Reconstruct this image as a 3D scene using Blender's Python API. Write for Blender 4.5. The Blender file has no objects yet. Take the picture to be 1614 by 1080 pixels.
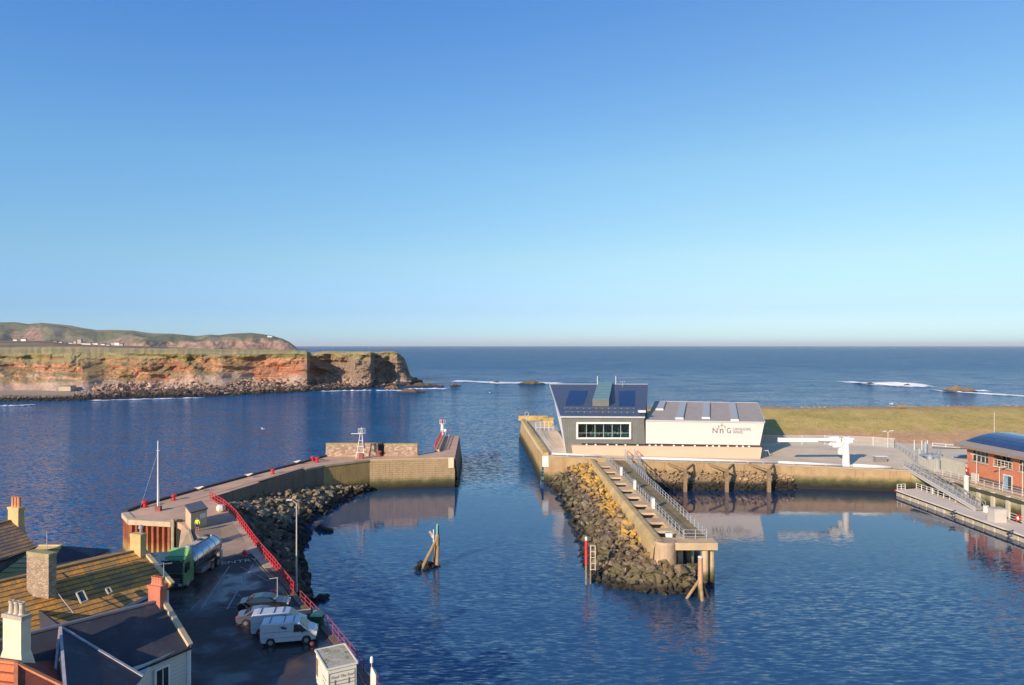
import bpy, bmesh, math, random
from mathutils import Vector, Matrix, noise
R = math.radians
random.seed(7)
sc = bpy.context.scene
# ------------------------------------------------------------------ camera
F = 1076.0; CX = 807.0; HY = 545.0; H = 29.0      # focal length, centre and horizon in photo pixels; eye height
cd = bpy.data.cameras.new('camera'); cam = bpy.data.objects.new('camera', cd)
sc.collection.objects.link(cam); sc.camera = cam
cam.location = (0, 0, H); cam.rotation_euler = (R(90), 0, 0)
cd.sensor_width = 36; cd.lens = 36*F/1614; cd.shift_y = 5.0/1614; cd.clip_start = .5; cd.clip_end = 200000
# ------------------------------------------------------------------ world, sun
SUN_EL, SUN_AZ = 20.5, 37.0
w = bpy.data.worlds.new('World'); sc.world = w; w.use_nodes = True
nt = w.node_tree; nt.nodes.clear()
sky = nt.nodes.new('ShaderNodeTexSky'); sky.sky_type = 'NISHITA'; sky.sun_disc = False
sky.sun_elevation = R(SUN_EL); sky.sun_rotation = R(180+SUN_AZ)
sky.altitude = 0; sky.air_density = 1.0; sky.dust_density = 0.25; sky.ozone_density = 2.2
bg = nt.nodes.new('ShaderNodeBackground'); bg.inputs[1].default_value = 0.15
wo = nt.nodes.new('ShaderNodeOutputWorld')
tc = nt.nodes.new('ShaderNodeTexCoord'); sx_ = nt.nodes.new('ShaderNodeSeparateXYZ'); nt.links.new(tc.outputs['Generated'], sx_.inputs[0])
cr_ = nt.nodes.new('ShaderNodeValToRGB'); mx_ = nt.nodes.new('ShaderNodeMix'); mx_.data_type = 'RGBA'; mx_.blend_type = 'MULTIPLY'; mx_.inputs[0].default_value = 1
SKY = [(0, (.43, .66, 1.0)), (.05, (.45, .56, .80)), (.12, (.63, .70, .69)), (.25, (.68, .85, .83)), (.45, (.53, .81, 1.05)), (1, (.48, .76, 1.05))]
for i_, (p_, c_) in enumerate(SKY):
    e_ = cr_.color_ramp.elements[0] if i_ == 0 else (cr_.color_ramp.elements[-1] if i_ == len(SKY)-1 else cr_.color_ramp.elements.new(p_))
    e_.position = p_; e_.color = (*c_, 1)
nt.links.new(sx_.outputs[2], cr_.inputs[0]); nt.links.new(sky.outputs[0], mx_.inputs[6]); nt.links.new(cr_.outputs[0], mx_.inputs[7])
mr_ = nt.nodes.new('ShaderNodeMapRange'); mr_.inputs[1].default_value = -.62; mr_.inputs[2].default_value = .3; nt.links.new(sx_.outputs[0], mr_.inputs[0])
mt_ = nt.nodes.new('ShaderNodeMix'); mt_.data_type = 'RGBA'; mt_.inputs[6].default_value = (.84, 1.03, 1.28, 1); mt_.inputs[7].default_value = (1.02, 1, 1, 1); nt.links.new(mr_.outputs[0], mt_.inputs[0])
m2_ = nt.nodes.new('ShaderNodeMix'); m2_.data_type = 'RGBA'; m2_.blend_type = 'MULTIPLY'; m2_.inputs[0].default_value = 1; nt.links.new(mx_.outputs[2], m2_.inputs[6]); nt.links.new(mt_.outputs[2], m2_.inputs[7])
nt.links.new(m2_.outputs[2], bg.inputs[0]); nt.links.new(bg.outputs[0], wo.inputs[0])
sl = bpy.data.lights.new('sun', 'SUN'); so = bpy.data.objects.new('sun', sl); sc.collection.objects.link(so)
sl.energy = 5.0; sl.angle = R(.5); sl.color = (1, .80, .58)
ce = math.cos(R(SUN_EL))
sdir = Vector((math.sin(R(SUN_AZ))*ce, math.cos(R(SUN_AZ))*ce, -math.sin(R(SUN_EL))))
so.rotation_euler = sdir.to_track_quat('-Z', 'Y').to_euler()
so.location = (-100, -100, 120)
sc.view_settings.view_transform = 'Standard'; sc.view_settings.look = 'None'
sc.view_settings.exposure = 0.25; sc.view_settings.gamma = 1
sc.cycles.max_bounces = 6; sc.cycles.volume_bounces = 0
sc.cycles.transparent_max_bounces = 12

# ------------------------------------------------------------------ helpers
def P(px, py, z=0.0):
    D = (H-z)*F/(py-HY); return Vector(((px-CX)*D/F, D, z))
def PD(px, py, D): return Vector(((px-CX)*D/F, D, H-(py-HY)*D/F))
def fbm(v, o=4): return noise.fractal(Vector(v), 1.0, 2.1, o)
def lerp(a, b, t): return a+(b-a)*t
def interp(tab, x):
    if x <= tab[0][0]: return tab[0][1]
    for (a, va), (b, vb) in zip(tab, tab[1:]):
        if x <= b: return va+(vb-va)*(x-a)/(b-a)
    return tab[-1][1]
COL = sc.collection
def thing(name, label, cat, loc=(0, 0, 0), group=None, rz=0):
    o = bpy.data.objects.new(name, None); COL.objects.link(o)
    o.location = loc; o.rotation_euler = (0, 0, rz); o.empty_display_size = .3
    o['label'] = label; o['category'] = cat
    if group: o['group'] = group
    return o
def tag(o, label=None, cat=None, group=None, kind=None):
    if label: o['label'] = label
    if cat: o['category'] = cat
    if group: o['group'] = group
    if kind: o['kind'] = kind
    return o
def wloc(o):
    v = Vector((0, 0, 0))
    while o is not None: v = v+o.location; o = o.parent
    return v
class MB:
    def __init__(s): s.v = []; s.f = []
    def add(s, vs, fs):
        n = len(s.v); s.v += [Vector(p) for p in vs]; s.f += [tuple(n+i for i in f) for f in fs]; return s
    def quad(s, a, b, c, d): return s.add([a, b, c, d], [(0, 1, 2, 3)])
    def tri(s, a, b, c): return s.add([a, b, c], [(0, 1, 2)])
    def hexa(s, b, t):      # 4 bottom, 4 top (counter clockwise)
        return s.add(list(b)+list(t), [(3, 2, 1, 0), (4, 5, 6, 7), (0, 1, 5, 4), (1, 2, 6, 5), (2, 3, 7, 6), (3, 0, 4, 7)])
    def box(s, c, d, rz=0):
        c = Vector(c); m = Matrix.Rotation(rz, 3, 'Z'); hx, hy, hz = d[0]/2, d[1]/2, d[2]/2
        q = [(-hx, -hy), (hx, -hy), (hx, hy), (-hx, hy)]
        return s.hexa([c+m@Vector((x, y, -hz)) for x, y in q], [c+m@Vector((x, y, hz)) for x, y in q])
    def bar(s, a, b, wd, h):  # box beam from a to b; wd horizontal, h vertical-ish
        a = Vector(a); b = Vector(b); d = (b-a).normalized()
        up = Vector((0, 0, 1)) if abs(d.z) < .95 else Vector((0, 1, 0))
        sd = d.cross(up).normalized(); u = sd.cross(d).normalized()
        q = [(-1, -1), (1, -1), (1, 1), (-1, 1)]
        return s.hexa([a+sd*x*wd/2+u*y*h/2 for x, y in q], [b+sd*x*wd/2+u*y*h/2 for x, y in q])
    def tube(s, a, b, r, r2=None, n=8, cap=True):
        a = Vector(a); b = Vector(b); r2 = r if r2 is None else r2
        d = (b-a).normalized(); up = Vector((0, 0, 1)) if abs(d.z) < .95 else Vector((1, 0, 0))
        u = d.cross(up).normalized(); w_ = u.cross(d).normalized()
        A = [2*math.pi*i/n for i in range(n)]
        vs = [a+(u*math.cos(t)+w_*math.sin(t))*r for t in A]+[b+(u*math.cos(t)+w_*math.sin(t))*r2 for t in A]
        fs = [(i, (i+1) % n, n+(i+1) % n, n+i) for i in range(n)]
        if cap: fs += [tuple(range(n))[::-1], tuple(range(n, 2*n))]
        return s.add(vs, fs)
    def path(s, pts, r, n=8):
        for a, b in zip(pts, pts[1:]): s.tube(a, b, r, n=n)
        return s
    def lathe(s, c, prof, n=12):   # prof [(r,z)]
        c = Vector(c); vs = []; m = len(prof)
        for r, z in prof:
            for i in range(n):
                t = 2*math.pi*i/n; vs.append(c+Vector((r*math.cos(t), r*math.sin(t), z)))
        fs = [(j*n+i, j*n+(i+1) % n, (j+1)*n+(i+1) % n, (j+1)*n+i) for j in range(m-1) for i in range(n)]
        fs += [tuple(range(n))[::-1], tuple(range((m-1)*n, m*n))]
        return s.add(vs, fs)
    def prism(s, poly, z0, z1):
        n = len(poly); g = lambda z, i: z[i] if isinstance(z, (list, tuple)) else z
        vs = [(p[0], p[1], g(z0, i)) for i, p in enumerate(poly)]+[(p[0], p[1], g(z1, i)) for i, p in enumerate(poly)]
        return s.add(vs, [tuple(range(n))[::-1], tuple(range(n, 2*n))]+[(i, (i+1) % n, n+(i+1) % n, n+i) for i in range(n)])
    def hull(s, pts):
        bm = bmesh.new()
        for p in pts: bm.verts.new(p)
        r = bmesh.ops.convex_hull(bm, input=bm.verts)
        bm.verts.index_update(); used = [v for v in bm.verts if v.link_faces]
        ix = {v: i for i, v in enumerate(used)}
        s.add([v.co.copy() for v in used], [tuple(ix[v] for v in f.verts) for f in bm.faces]); bm.free(); return s
    def grid(s, rows):
        n = len(rows[0]); vs = [p for r in rows for p in r]
        return s.add(vs, [(j*n+i, j*n+i+1, (j+1)*n+i+1, (j+1)*n+i) for j in range(len(rows)-1) for i in range(n-1)])
    def build(s, name, mat, parent=None, smooth=False, local=False, fix=True, bevel=0):
        off = Vector((0, 0, 0)) if (local or parent is None) else wloc(parent)
        me = bpy.data.meshes.new(name); me.from_pydata([p-off for p in s.v], [], s.f); me.update()
        if fix:
            bm = bmesh.new(); bm.from_mesh(me); bmesh.ops.recalc_face_normals(bm, faces=bm.faces); bm.to_mesh(me); bm.free()
        if smooth:
            me.polygons.foreach_set('use_smooth', [True]*len(me.polygons)); me.update()
        me.materials.append(mat)
        o = bpy.data.objects.new(name, me); COL.objects.link(o)
        if parent is not None: o.parent = parent
        if bevel:
            m = o.modifiers.new('bevel', 'BEVEL'); m.width = bevel; m.segments = 2; m.limit_method = 'ANGLE'
        return o
def copy_tree(o, parent=None):
    c = o.copy(); COL.objects.link(c); c.parent = parent
    for ch in [x for x in COL.objects if x.parent == o]: copy_tree(ch, c)
    return c
# ------------------------------------------------------------------ materials
MC = {}
class NT:
    def __init__(s, name):
        s.m = bpy.data.materials.new(name); s.m.use_nodes = True; s.t = s.m.node_tree; s.t.nodes.clear()
        s.out = s.n('ShaderNodeOutputMaterial'); s.p = s.n('ShaderNodeBsdfPrincipled'); s.l(s.p.outputs[0], s.out.inputs[0])
    def n(s, ty, **k):
        x = s.t.nodes.new(ty)
        for a, b in k.items(): setattr(x, a, b)
        return x
    def l(s, a, b): s.t.links.new(a, b)
    def pos(s): return s.n('ShaderNodeNewGeometry').outputs['Position']
    def obj(s): return s.n('ShaderNodeTexCoord').outputs['Object']
    def noise(s, vec, scale, detail=4, rough=.55, sc3=None, dist=0):
        x = s.n('ShaderNodeTexNoise'); x.inputs['Scale'].default_value = scale; x.inputs['Detail'].default_value = detail
        x.inputs['Roughness'].default_value = rough; x.inputs['Distortion'].default_value = dist
        if sc3:
            mp = s.n('ShaderNodeMapping'); mp.inputs['Scale'].default_value = sc3; s.l(vec, mp.inputs[0]); vec = mp.outputs[0]
        s.l(vec, x.inputs['Vector']); return x.outputs[0]
    def rng(s, v, a, b, c=0., d=1., smooth=False):
        x = s.n('ShaderNodeMapRange'); x.interpolation_type = 'SMOOTHSTEP' if smooth else 'LINEAR'
        for i, q in zip(range(1, 5), (a, b, c, d)): x.inputs[i].default_value = q
        s.l(v, x.inputs[0]); return x.outputs[0]
    def mix(s, f, a, b, mode='MIX'):
        x = s.n('ShaderNodeMix', data_type='RGBA', blend_type=mode)
        if isinstance(f, (int, float)): x.inputs[0].default_value = f
        else: s.l(f, x.inputs[0])
        for i, q in ((6, a), (7, b)):
            if isinstance(q, tuple): x.inputs[i].default_value = (*q, 1)
            else: s.l(q, x.inputs[i])
        return x.outputs[2]
    def math(s, op, a, b=None):
        x = s.n('ShaderNodeMath', operation=op)
        for i, q in ((0, a), (1, b)):
            if q is None: continue
            if isinstance(q, (int, float)): x.inputs[i].default_value = q
            else: s.l(q, x.inputs[i])
        return x.outputs[0]
    def sep(s, v):
        x = s.n('ShaderNodeSeparateXYZ'); s.l(v, x.inputs[0]); return x.outputs
    def bump(s, h, st=.5, dist=.05, nrm=None):
        x = s.n('ShaderNodeBump'); x.inputs['Strength'].default_value = st; x.inputs['Distance'].default_value = dist
        s.l(h, x.inputs['Height'])
        if nrm is not None: s.l(nrm, x.inputs['Normal'])
        s.l(x.outputs[0], s.p.inputs['Normal']); return x.outputs[0]
    def set(s, col=None, rough=None, metal=None, spec=None):
        if col is not None:
            if isinstance(col, tuple): s.p.inputs['Base Color'].default_value = (*col, 1)
            else: s.l(col, s.p.inputs['Base Color'])
        if rough is not None:
            if isinstance(rough, (int, float)): s.p.inputs['Roughness'].default_value = rough
            else: s.l(rough, s.p.inputs['Roughness'])
        if metal is not None: s.p.inputs['Metallic'].default_value = metal
        if spec is not None: s.p.inputs['Specular IOR Level'].default_value = spec
        return s.m
def sh(c, k): return tuple(min(1, max(0, x*k)) for x in c)
def mat(name, col, rough=.75, var=.25, scale=1.5, bump=.0, bs=12., metal=0., dirt=None, spec=.5, world=False):
    key = name
    if key in MC: return MC[key]
    t = NT(name); v = t.pos() if world else t.obj()
    n1 = t.noise(v, scale, 5, .6); c = t.mix(t.rng(n1, .3, .7), sh(col, 1-var), sh(col, 1+var*.6))
    if dirt:
        n2 = t.noise(v, scale*.6, 6, .7); c = t.mix(t.rng(n2, .52, .68), c, dirt)
    if bump:
        t.bump(t.noise(v, bs, 4, .6), .6, bump)
    t.set(c, rough, metal, spec); MC[key] = t.m; return t.m
def stripes(name, col, axis, freq, rough=.5, depth=.03, metal=0, col2=None, var=.1, wz=.12, world=True, dirt=None, darkline=.55):
    """panel seams / board joints every 1/freq metres along an axis of the surface"""
    if name in MC: return MC[name]
    t = NT(name); v = t.pos() if world else t.obj(); s_ = t.sep(v)
    a = t.math('MULTIPLY', s_[axis], freq); fr = t.math('FRACT', a)
    line = t.rng(t.math('ABSOLUTE', t.math('SUBTRACT', fr, .5)), .5-wz, .5)
    c = t.mix(t.rng(t.noise(v, .8, 5, .6), .3, .7), sh(col, 1-var), sh(col, 1+var))
    if dirt: c = t.mix(t.rng(t.noise(v, .5, 6, .7), .5, .7), c, dirt)
    c = t.mix(t.math('MULTIPLY', line, 1-darkline), c, sh(col, .35) if col2 is None else col2)
    t.bump(t.math('SUBTRACT', 1., line), 1., depth); t.set(c, rough, metal); MC[name] = t.m; return t.m
def tidal(name, base, base2, streak=(.30, .19, .07), weed_top=1.5, block=False, patch=None):
    """harbour wall: weed below the tide line, algae above it, streaked concrete or stone higher up"""
    if name in MC: return MC[name]
    t = NT(name); v = t.pos(); z = t.sep(v)[2]
    c = t.mix(t.rng(t.noise(v, .35, 6, .65), .35, .65), base, base2)
    st = t.noise(v, 1.0, 5, .7, sc3=(1.1, 1.1, .12)); c = t.mix(t.rng(st, .5, .72), c, streak)
    st2 = t.noise(v, 1.0, 5, .7, sc3=(2.3, 2.3, .2)); c = t.mix(t.rng(st2, .56, .7, 0, .6), c, sh(base, .45))
    if patch:
        c = t.mix(t.rng(t.noise(v, .5, 5, .7, sc3=(.7, .7, 1.6)), .62, .7, 0, .85), c, patch)
    h = t.noise(v, 1.6, 8, .7)
    if block:
        br = t.n('ShaderNodeTexBrick'); mp = t.n('ShaderNodeMapping'); mp.inputs['Rotation'].default_value = (R(90), 0, 0)
        t.l(v, mp.inputs[0]); t.l(mp.outputs[0], br.inputs[0]); br.inputs['Scale'].default_value = 1.0
        br.inputs['Brick Width'].default_value = 1.3; br.inputs['Row Height'].default_value = .42; br.inputs['Mortar Size'].default_value = .045
        br.inputs['Mortar Smooth'].default_value = .5
        c = t.mix(t.math('MULTIPLY', br.outputs['Fac'], .38), c, sh(base, .35)); h = t.math('SUBTRACT', h, t.math('MULTIPLY', br.outputs['Fac'], .6))
    zz = t.math('ADD', z, t.math('MULTIPLY', t.math('SUBTRACT', t.noise(v, .45, 6, .7), .5), 2.0))
    c = t.mix(t.rng(zz, weed_top+1.5, weed_top+.5), c, (.11, .105, .035))
    c = t.mix(t.rng(zz, weed_top+.7, weed_top-.1), c, (.045, .045, .018))
    c = t.mix(t.rng(zz, weed_top, weed_top-.7), c, (.014, .014, .010))
    t.bump(h, .8, .12); t.set(c, .8); MC[name] = t.m; return t.m

def rock_mat(name, cols, weed_top=1.6, lichen=None, green=None):
    if name in MC: return MC[name]
    t = NT(name); v = t.pos(); z = t.sep(v)[2]
    g = t.n('ShaderNodeNewGeometry'); oi = t.n('ShaderNodeObjectInfo')
    r = t.math('FRACT', t.math('ADD', g.outputs['Random Per Island'], oi.outputs['Random']))
    cr = t.n('ShaderNodeValToRGB'); e = cr.color_ramp.elements; e[0].color = (*cols[0], 1); e[1].color = (*cols[-1], 1)
    for i, q in enumerate(cols[1:-1]): x = e.new((i+1)/(len(cols)-1)); x.color = (*q, 1)
    t.l(r, cr.inputs[0]); c = cr.outputs[0]
    c = t.mix(t.rng(t.noise(v, 2.2, 6, .7), .3, .7), c, t.mix(1., c, (.5, .48, .44), 'MULTIPLY'))
    zz = t.math('ADD', z, t.math('MULTIPLY', t.math('SUBTRACT', t.noise(v, .22, 5, .7), .5), 1.6))
    if lichen:  # (colour, x lo, noise)
        c = t.mix(t.math('MULTIPLY', t.rng(zz, lichen[1], lichen[1]+.7), t.rng(t.noise(v, .35, 4, .6), .40, .52)), c, lichen[0])
    if green:
        c = t.mix(t.math('MULTIPLY', t.math('MULTIPLY', t.rng(zz, weed_top-.2, weed_top+.3), t.rng(zz, weed_top+1.9, weed_top+1.3, 0, .9)), t.rng(t.noise(v, .3, 3, .6), .45, .6)), c, green)
    c = t.mix(t.rng(zz, weed_top+.4, weed_top-.3), c, (.030, .027, .016))
    c = t.mix(t.rng(zz, weed_top-.4, weed_top-1.0), c, (.014, .012, .009))
    sp = t.noise(v, 5., 3, .6); c = t.mix(t.rng(sp, .66, .72, 0, .5), c, (.35, .33, .28))
    t.bump(t.noise(v, 4., 6, .7), .7, .08); t.set(c, .8); MC[name] = t.m; return t.m

CON = mat('pale concrete', (.42, .34, .25), .85, .25, .35, .02, 6, dirt=(.27, .21, .15), world=True)
DECKC = mat('pier deck concrete', (.60, .38, .25), .9, .2, .25, .02, 5, dirt=(.45, .28, .18), world=True)
YARD = mat('yard concrete', (.68, .56, .40), .9, .12, .2, .01, 5, dirt=(.58, .46, .32), world=True)
RED = mat('red paint', (.52, .03, .03), .45, .15, 3)
WHITE = mat('white paint', (.78, .76, .72), .5, .06, 2)
GALV = mat('galvanised steel', (.48, .49, .48), .42, .15, 2, metal=.35)
DSTEEL = mat('dark steel', (.06, .06, .065), .5, .2, 3, metal=.3)
RUST = mat('rusty steel', (.20, .07, .035), .85, .4, 1.2, .01, 10, dirt=(.08, .04, .03))
TIMBER = mat('weathered timber', (.30, .20, .11), .85, .3, 2.5, .02, 9, dirt=(.14, .10, .06))
WETTIMBER = mat('weedy timber', (.05, .045, .02), .8, .4, 2.5, .03, 9)
BLACK = mat('black rubber', (.018, .018, .018), .7, .3, 4)
def glass(name, tint=(.02, .03, .035)):
    if name in MC: return MC[name]
    t = NT(name); t.set(tint, .06, 0, .8); MC[name] = t.m; return t.m
DGLASS = glass('dark window glass')
def clear_glass():
    t = NT('clear window glass'); t.t.nodes.remove(t.p)
    tr = t.n('ShaderNodeBsdfTransparent'); gl = t.n('ShaderNodeBsdfGlossy'); gl.inputs['Roughness'].default_value = .03
    tr.inputs[0].default_value = (.75, .85, .82, 1)
    fr = t.n('ShaderNodeFresnel'); fr.inputs[0].default_value = 1.5; mx = t.n('ShaderNodeMixShader')
    t.l(fr.outputs[0], mx.inputs[0]); t.l(tr.outputs[0], mx.inputs[1]); t.l(gl.outputs[0], mx.inputs[2]); t.l(mx.outputs[0], t.out.inputs[0])
    return t.m
CGLASS = clear_glass()

def text_mesh(name, body, size, mat_, parent, loc, rot, ext=.01, align='CENTER', sx=1., shear=0):
    cu = bpy.data.curves.new('lettering', 'FONT'); cu.body = body; cu.size = size; cu.extrude = ext; cu.align_x = align; cu.shear = shear
    o = bpy.data.objects.new('lettering', cu); COL.objects.link(o)
    bpy.context.view_layer.update()
    me = bpy.data.meshes.new_from_object(o.evaluated_get(bpy.context.evaluated_depsgraph_get()))
    COL.objects.unlink(o); bpy.data.objects.remove(o)
    me.materials.clear(); me.materials.append(mat_)
    t = bpy.data.objects.new(name, me); COL.objects.link(t)
    if parent is not None: t.parent = parent; t.location = Vector(loc)-wloc(parent)
    else: t.location = loc
    t.rotation_euler = rot; t.scale = (sx, 1, 1); return t

# ================================================================== SETTING
# ---- water
def water_mat():
    t = NT('sea water'); v = t.pos(); s_ = t.sep(v)
    calm = t.math('MULTIPLY', t.rng(s_[1], 175, 128, smooth=True), t.rng(s_[0], -62, -46, smooth=True))
    deep = t.noise(v, .012, 4, .6)
    far = t.rng(s_[1], 150, 900)
    col = t.mix(t.rng(deep, .35, .65), (.003, .092, .25), (.004, .112, .285))
    col = t.mix(far, col, (.002, .082, .235))
    col = t.mix(calm, col, (.018, .068, .150))
    patch = t.rng(t.noise(v, .03, 4, .6), .35, .65, .6, 1.2)
    st = t.math('MULTIPLY', t.math('SUBTRACT', 1.0, t.math('MULTIPLY', t.math('MULTIPLY', calm, t.rng(s_[1], 60, 108, .70, .968)), 1.0)), patch)
    def slopes(scale, det, sc3, k):
        x = t.n('ShaderNodeTexNoise'); x.inputs['Scale'].default_value = scale; x.inputs['Detail'].default_value = det; x.inputs['Roughness'].default_value = .55
        mp = t.n('ShaderNodeMapping'); mp.inputs['Scale'].default_value = sc3; t.l(v, mp.inputs[0]); t.l(mp.outputs[0], x.inputs['Vector'])
        a = t.n('ShaderNodeVectorMath', operation='SUBTRACT'); t.l(x.outputs['Color'], a.inputs[0]); a.inputs[1].default_value = (.5, .5, .5)
        b = t.n('ShaderNodeVectorMath', operation='MULTIPLY'); t.l(a.outputs[0], b.inputs[0]); b.inputs[1].default_value = (k*.6, k, 0); return b.outputs[0]
    def add(a, b):
        x = t.n('ShaderNodeVectorMath', operation='ADD'); t.l(a, x.inputs[0]); t.l(b, x.inputs[1]); return x.outputs[0]
    basin = t.math('MULTIPLY', t.rng(s_[0], 12, 26, smooth=True), t.math('MULTIPLY', t.rng(s_[1], 72, 98, smooth=True), calm))
    st = t.math('MULTIPLY', st, t.rng(basin, 0, 1, 1, .38))
    st = t.math('MULTIPLY', st, t.rng(calm, 0, 1, 2.6, 1.0))
    st = t.math('MULTIPLY', st, t.rng(s_[1], 120, 320, 1.0, 1.5))
    n_ = add(slopes(3.6, 3, (.26, 1.2, 1), 3.3), slopes(.7, 2, (.3, 1.1, 1), .5))
    fr_ = t.n('ShaderNodeVectorMath', operation='SCALE'); t.l(slopes(.16, 3, (.22, 1.0, 1), 1.5), fr_.inputs[0]); t.l(t.rng(s_[1], 180, 500, 0., .8), fr_.inputs['Scale']); n_ = add(n_, fr_.outputs[0])
    sc_ = t.n('ShaderNodeVectorMath', operation='SCALE'); t.l(n_, sc_.inputs[0]); t.l(st, sc_.inputs['Scale'])
    up = t.n('ShaderNodeVectorMath', operation='ADD'); t.l(sc_.outputs[0], up.inputs[0]); up.inputs[1].default_value = (0, 0, 1)
    nn = t.n('ShaderNodeVectorMath', operation='NORMALIZE'); t.l(up.outputs[0], nn.inputs[0]); t.l(nn.outputs[0], t.p.inputs['Normal'])
    col = t.mix(basin, col, (.008, .035, .090))
    t.set(col, t.rng(s_[1], 100, 900, .05, .22), 0, .5); t.l(t.math('ADD', t.rng(calm, 0, 1, 1.36, 1.62), t.rng(basin, 0, 1, 0, .25)), t.p.inputs['IOR']); t.l(t.math('MULTIPLY', t.rng(s_[1], 120, 420, .5, .04), t.rng(calm, 0, 1, .45, 1)), t.p.inputs['Specular IOR Level'])
    return t.m
sea = MB().quad((-60000, -300, 0), (60000, -300, 0), (60000, 90000, 0), (-60000, 90000, 0)).build('water', water_mat())
tag(sea, kind='structure')

# ---- rubble helper ------------------------------------------------
ROCKS = []   # (pos, radius, zone)
def rubble_zone(top, bot, spacing, rmin, rmax, zone, jit=.35, bulge=.25):
    """top / bot: polylines of world points, same length"""
    def along(pl, t):
        n = len(pl)-1; k = min(int(t*n), n-1); return pl[k].lerp(pl[k+1], t*n-k)
    L = sum((b-a).length for a, b in zip(bot, bot[1:])); nu = max(2, int(L/spacing))
    rows = []
    for i in range(nu+1):
        t = i/nu; a = along(top, t); b = along(bot, t); W = (a-b).length; nv = max(1, int(W/spacing))
        for j in range(nv+1):
            s_ = j/nv+random.uniform(-.5, .5)*.9/nv; s_ = min(1.03, max(-.02, s_)); tt = min(1, max(0, t+random.uniform(-.5, .5)/nu))
            p = along(bot, tt).lerp(along(top, tt), s_)
            p = p+Vector((random.uniform(-jit, jit), random.uniform(-jit, jit), math.sin(max(0, min(1, s_))*math.pi)*bulge+random.uniform(-.15, .22)))
            ROCKS.append((p, random.uniform(rmin, rmax)*random.choice((.55, .7, .9, 1, 1.15, 1.5)), zone))
    g = [[along(bot, i/nu).lerp(along(top, i/nu), j/8)+Vector((0, 0, math.sin(j/8*math.pi)*bulge-.35-.15*random.random())) for j in range(9)] for i in range(nu+1)]
    for r_ in g: r_[0] = r_[0]-Vector((0, 0, 1.5))
    return MB().grid(g)
VARI = []
for k in range(14):
    rr = random.Random(100+k); pts = []
    for i in range(12):
        d = Vector((rr.gauss(0, 1), rr.gauss(0, 1), rr.gauss(0, 1))).normalized(); pts.append(Vector((d.x*1.0, d.y*.82, d.z*.66))*rr.uniform(.78, 1.2))
    VARI.append(MB().hull(pts))
# ---- near headland (cliffs)
def cliff_mat():
    t = NT('sandstone cliff'); v = t.pos(); s_ = t.sep(v); x, y, z = s_
    g = t.n('ShaderNodeNewGeometry'); nz = t.sep(g.outputs['Normal'])[2]
    big = t.noise(v, .035, 5, .6); med = t.noise(v, .12, 6, .7); fine = t.noise(v, .5, 6, .75)
    strata = t.noise(v, 1.0, 4, .6, sc3=(.03, .03, .55), dist=.6)
    red = t.mix(t.rng(med, .35, .65), (.50, .19, .10), (.74, .38, .22)); red = t.mix(t.rng(strata, .5, .62, 0, .6), red, (.20, .075, .045))
    scree = t.mix(t.rng(fine, .3, .7), (.42, .28, .21), (.76, .58, .47)); scree = t.mix(t.rng(med, .52, .68, 0, .7), scree, (.36, .19, .12))
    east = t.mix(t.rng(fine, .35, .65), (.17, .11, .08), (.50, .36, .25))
    gr = t.mix(t.rng(med, .4, .6), (.17, .155, .04), (.34, .27, .10))
    zz = t.math('ADD', z, t.math('MULTIPLY', t.math('SUBTRACT', t.noise(v, .030, 6, .62, sc3=(1.3, .6, 1.6), dist=.8), .5), 34.))
    left = t.mix(t.rng(zz, 7, 13), scree, red)
    left = t.mix(t.rng(t.noise(v, .05, 6, .7, sc3=(1, 1, .6)), .56, .64, 0, .85), left, gr)
    c = t.mix(t.rng(x, -185, -172), left, t.mix(t.rng(zz, 5, 9), scree, red))
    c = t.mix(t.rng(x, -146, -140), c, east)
    top = t.math('ADD', z, t.math('MULTIPLY', t.math('SUBTRACT', med, .5), 6.))
    c = t.mix(t.rng(top, 20.2, 21.2), c, gr)
    field = t.mix(t.rng(t.noise(v, .01, 4, .6), .4, .6), (.66, .50, .25), (.46, .38, .15))
    field = t.mix(t.rng(fine, .4, .6, 0, .4), field, (.52, .38, .20))
    sl = t.math('ADD', nz, t.math('MULTIPLY', t.math('SUBTRACT', med, .5), .7))
    c = t.mix(t.math('MULTIPLY', t.rng(sl, .66, .76, 0, .8), t.math('MULTIPLY', t.rng(z, 5, 8), t.rng(x, -165, -180))), c, t.mix(t.rng(fine, .4, .6), gr, (.40, .33, .17)))
    c = t.mix(t.rng(fine, .56, .64, 0, .55), c, t.mix(1., c, (.45, .38, .36), 'MULTIPLY'))
    c = t.mix(t.rng(nz, .84, .92), c, t.mix(t.rng(z, 17, 20), c, field))
    # beach and shore
    lowz = t.math('ADD', z, t.math('MULTIPLY', t.math('SUBTRACT', fine, .5), 1.5))
    c = t.mix(t.rng(lowz, 5.5, 3.0), c, scree)
    beach = t.mix(.5, (.50, .38, .26), (.42, .31, .22))
    shore = t.mix(t.rng(x, -243, -232), beach, t.mix(t.rng(fine, .4, .6), (.055, .04, .03), (.17, .11, .08)))
    c = t.mix(t.rng(lowz, 3.0, 2.0), c, shore)
    c = t.mix(t.rng(lowz, 1.5, .8), c, (.03, .024, .018))
    t.bump(t.math('ADD', t.math('MULTIPLY', fine, 1.0), t.noise(v, 1.7, 5, .7)), 1., .9)
    t.set(c, .9, 0, .2); return t.m
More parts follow.
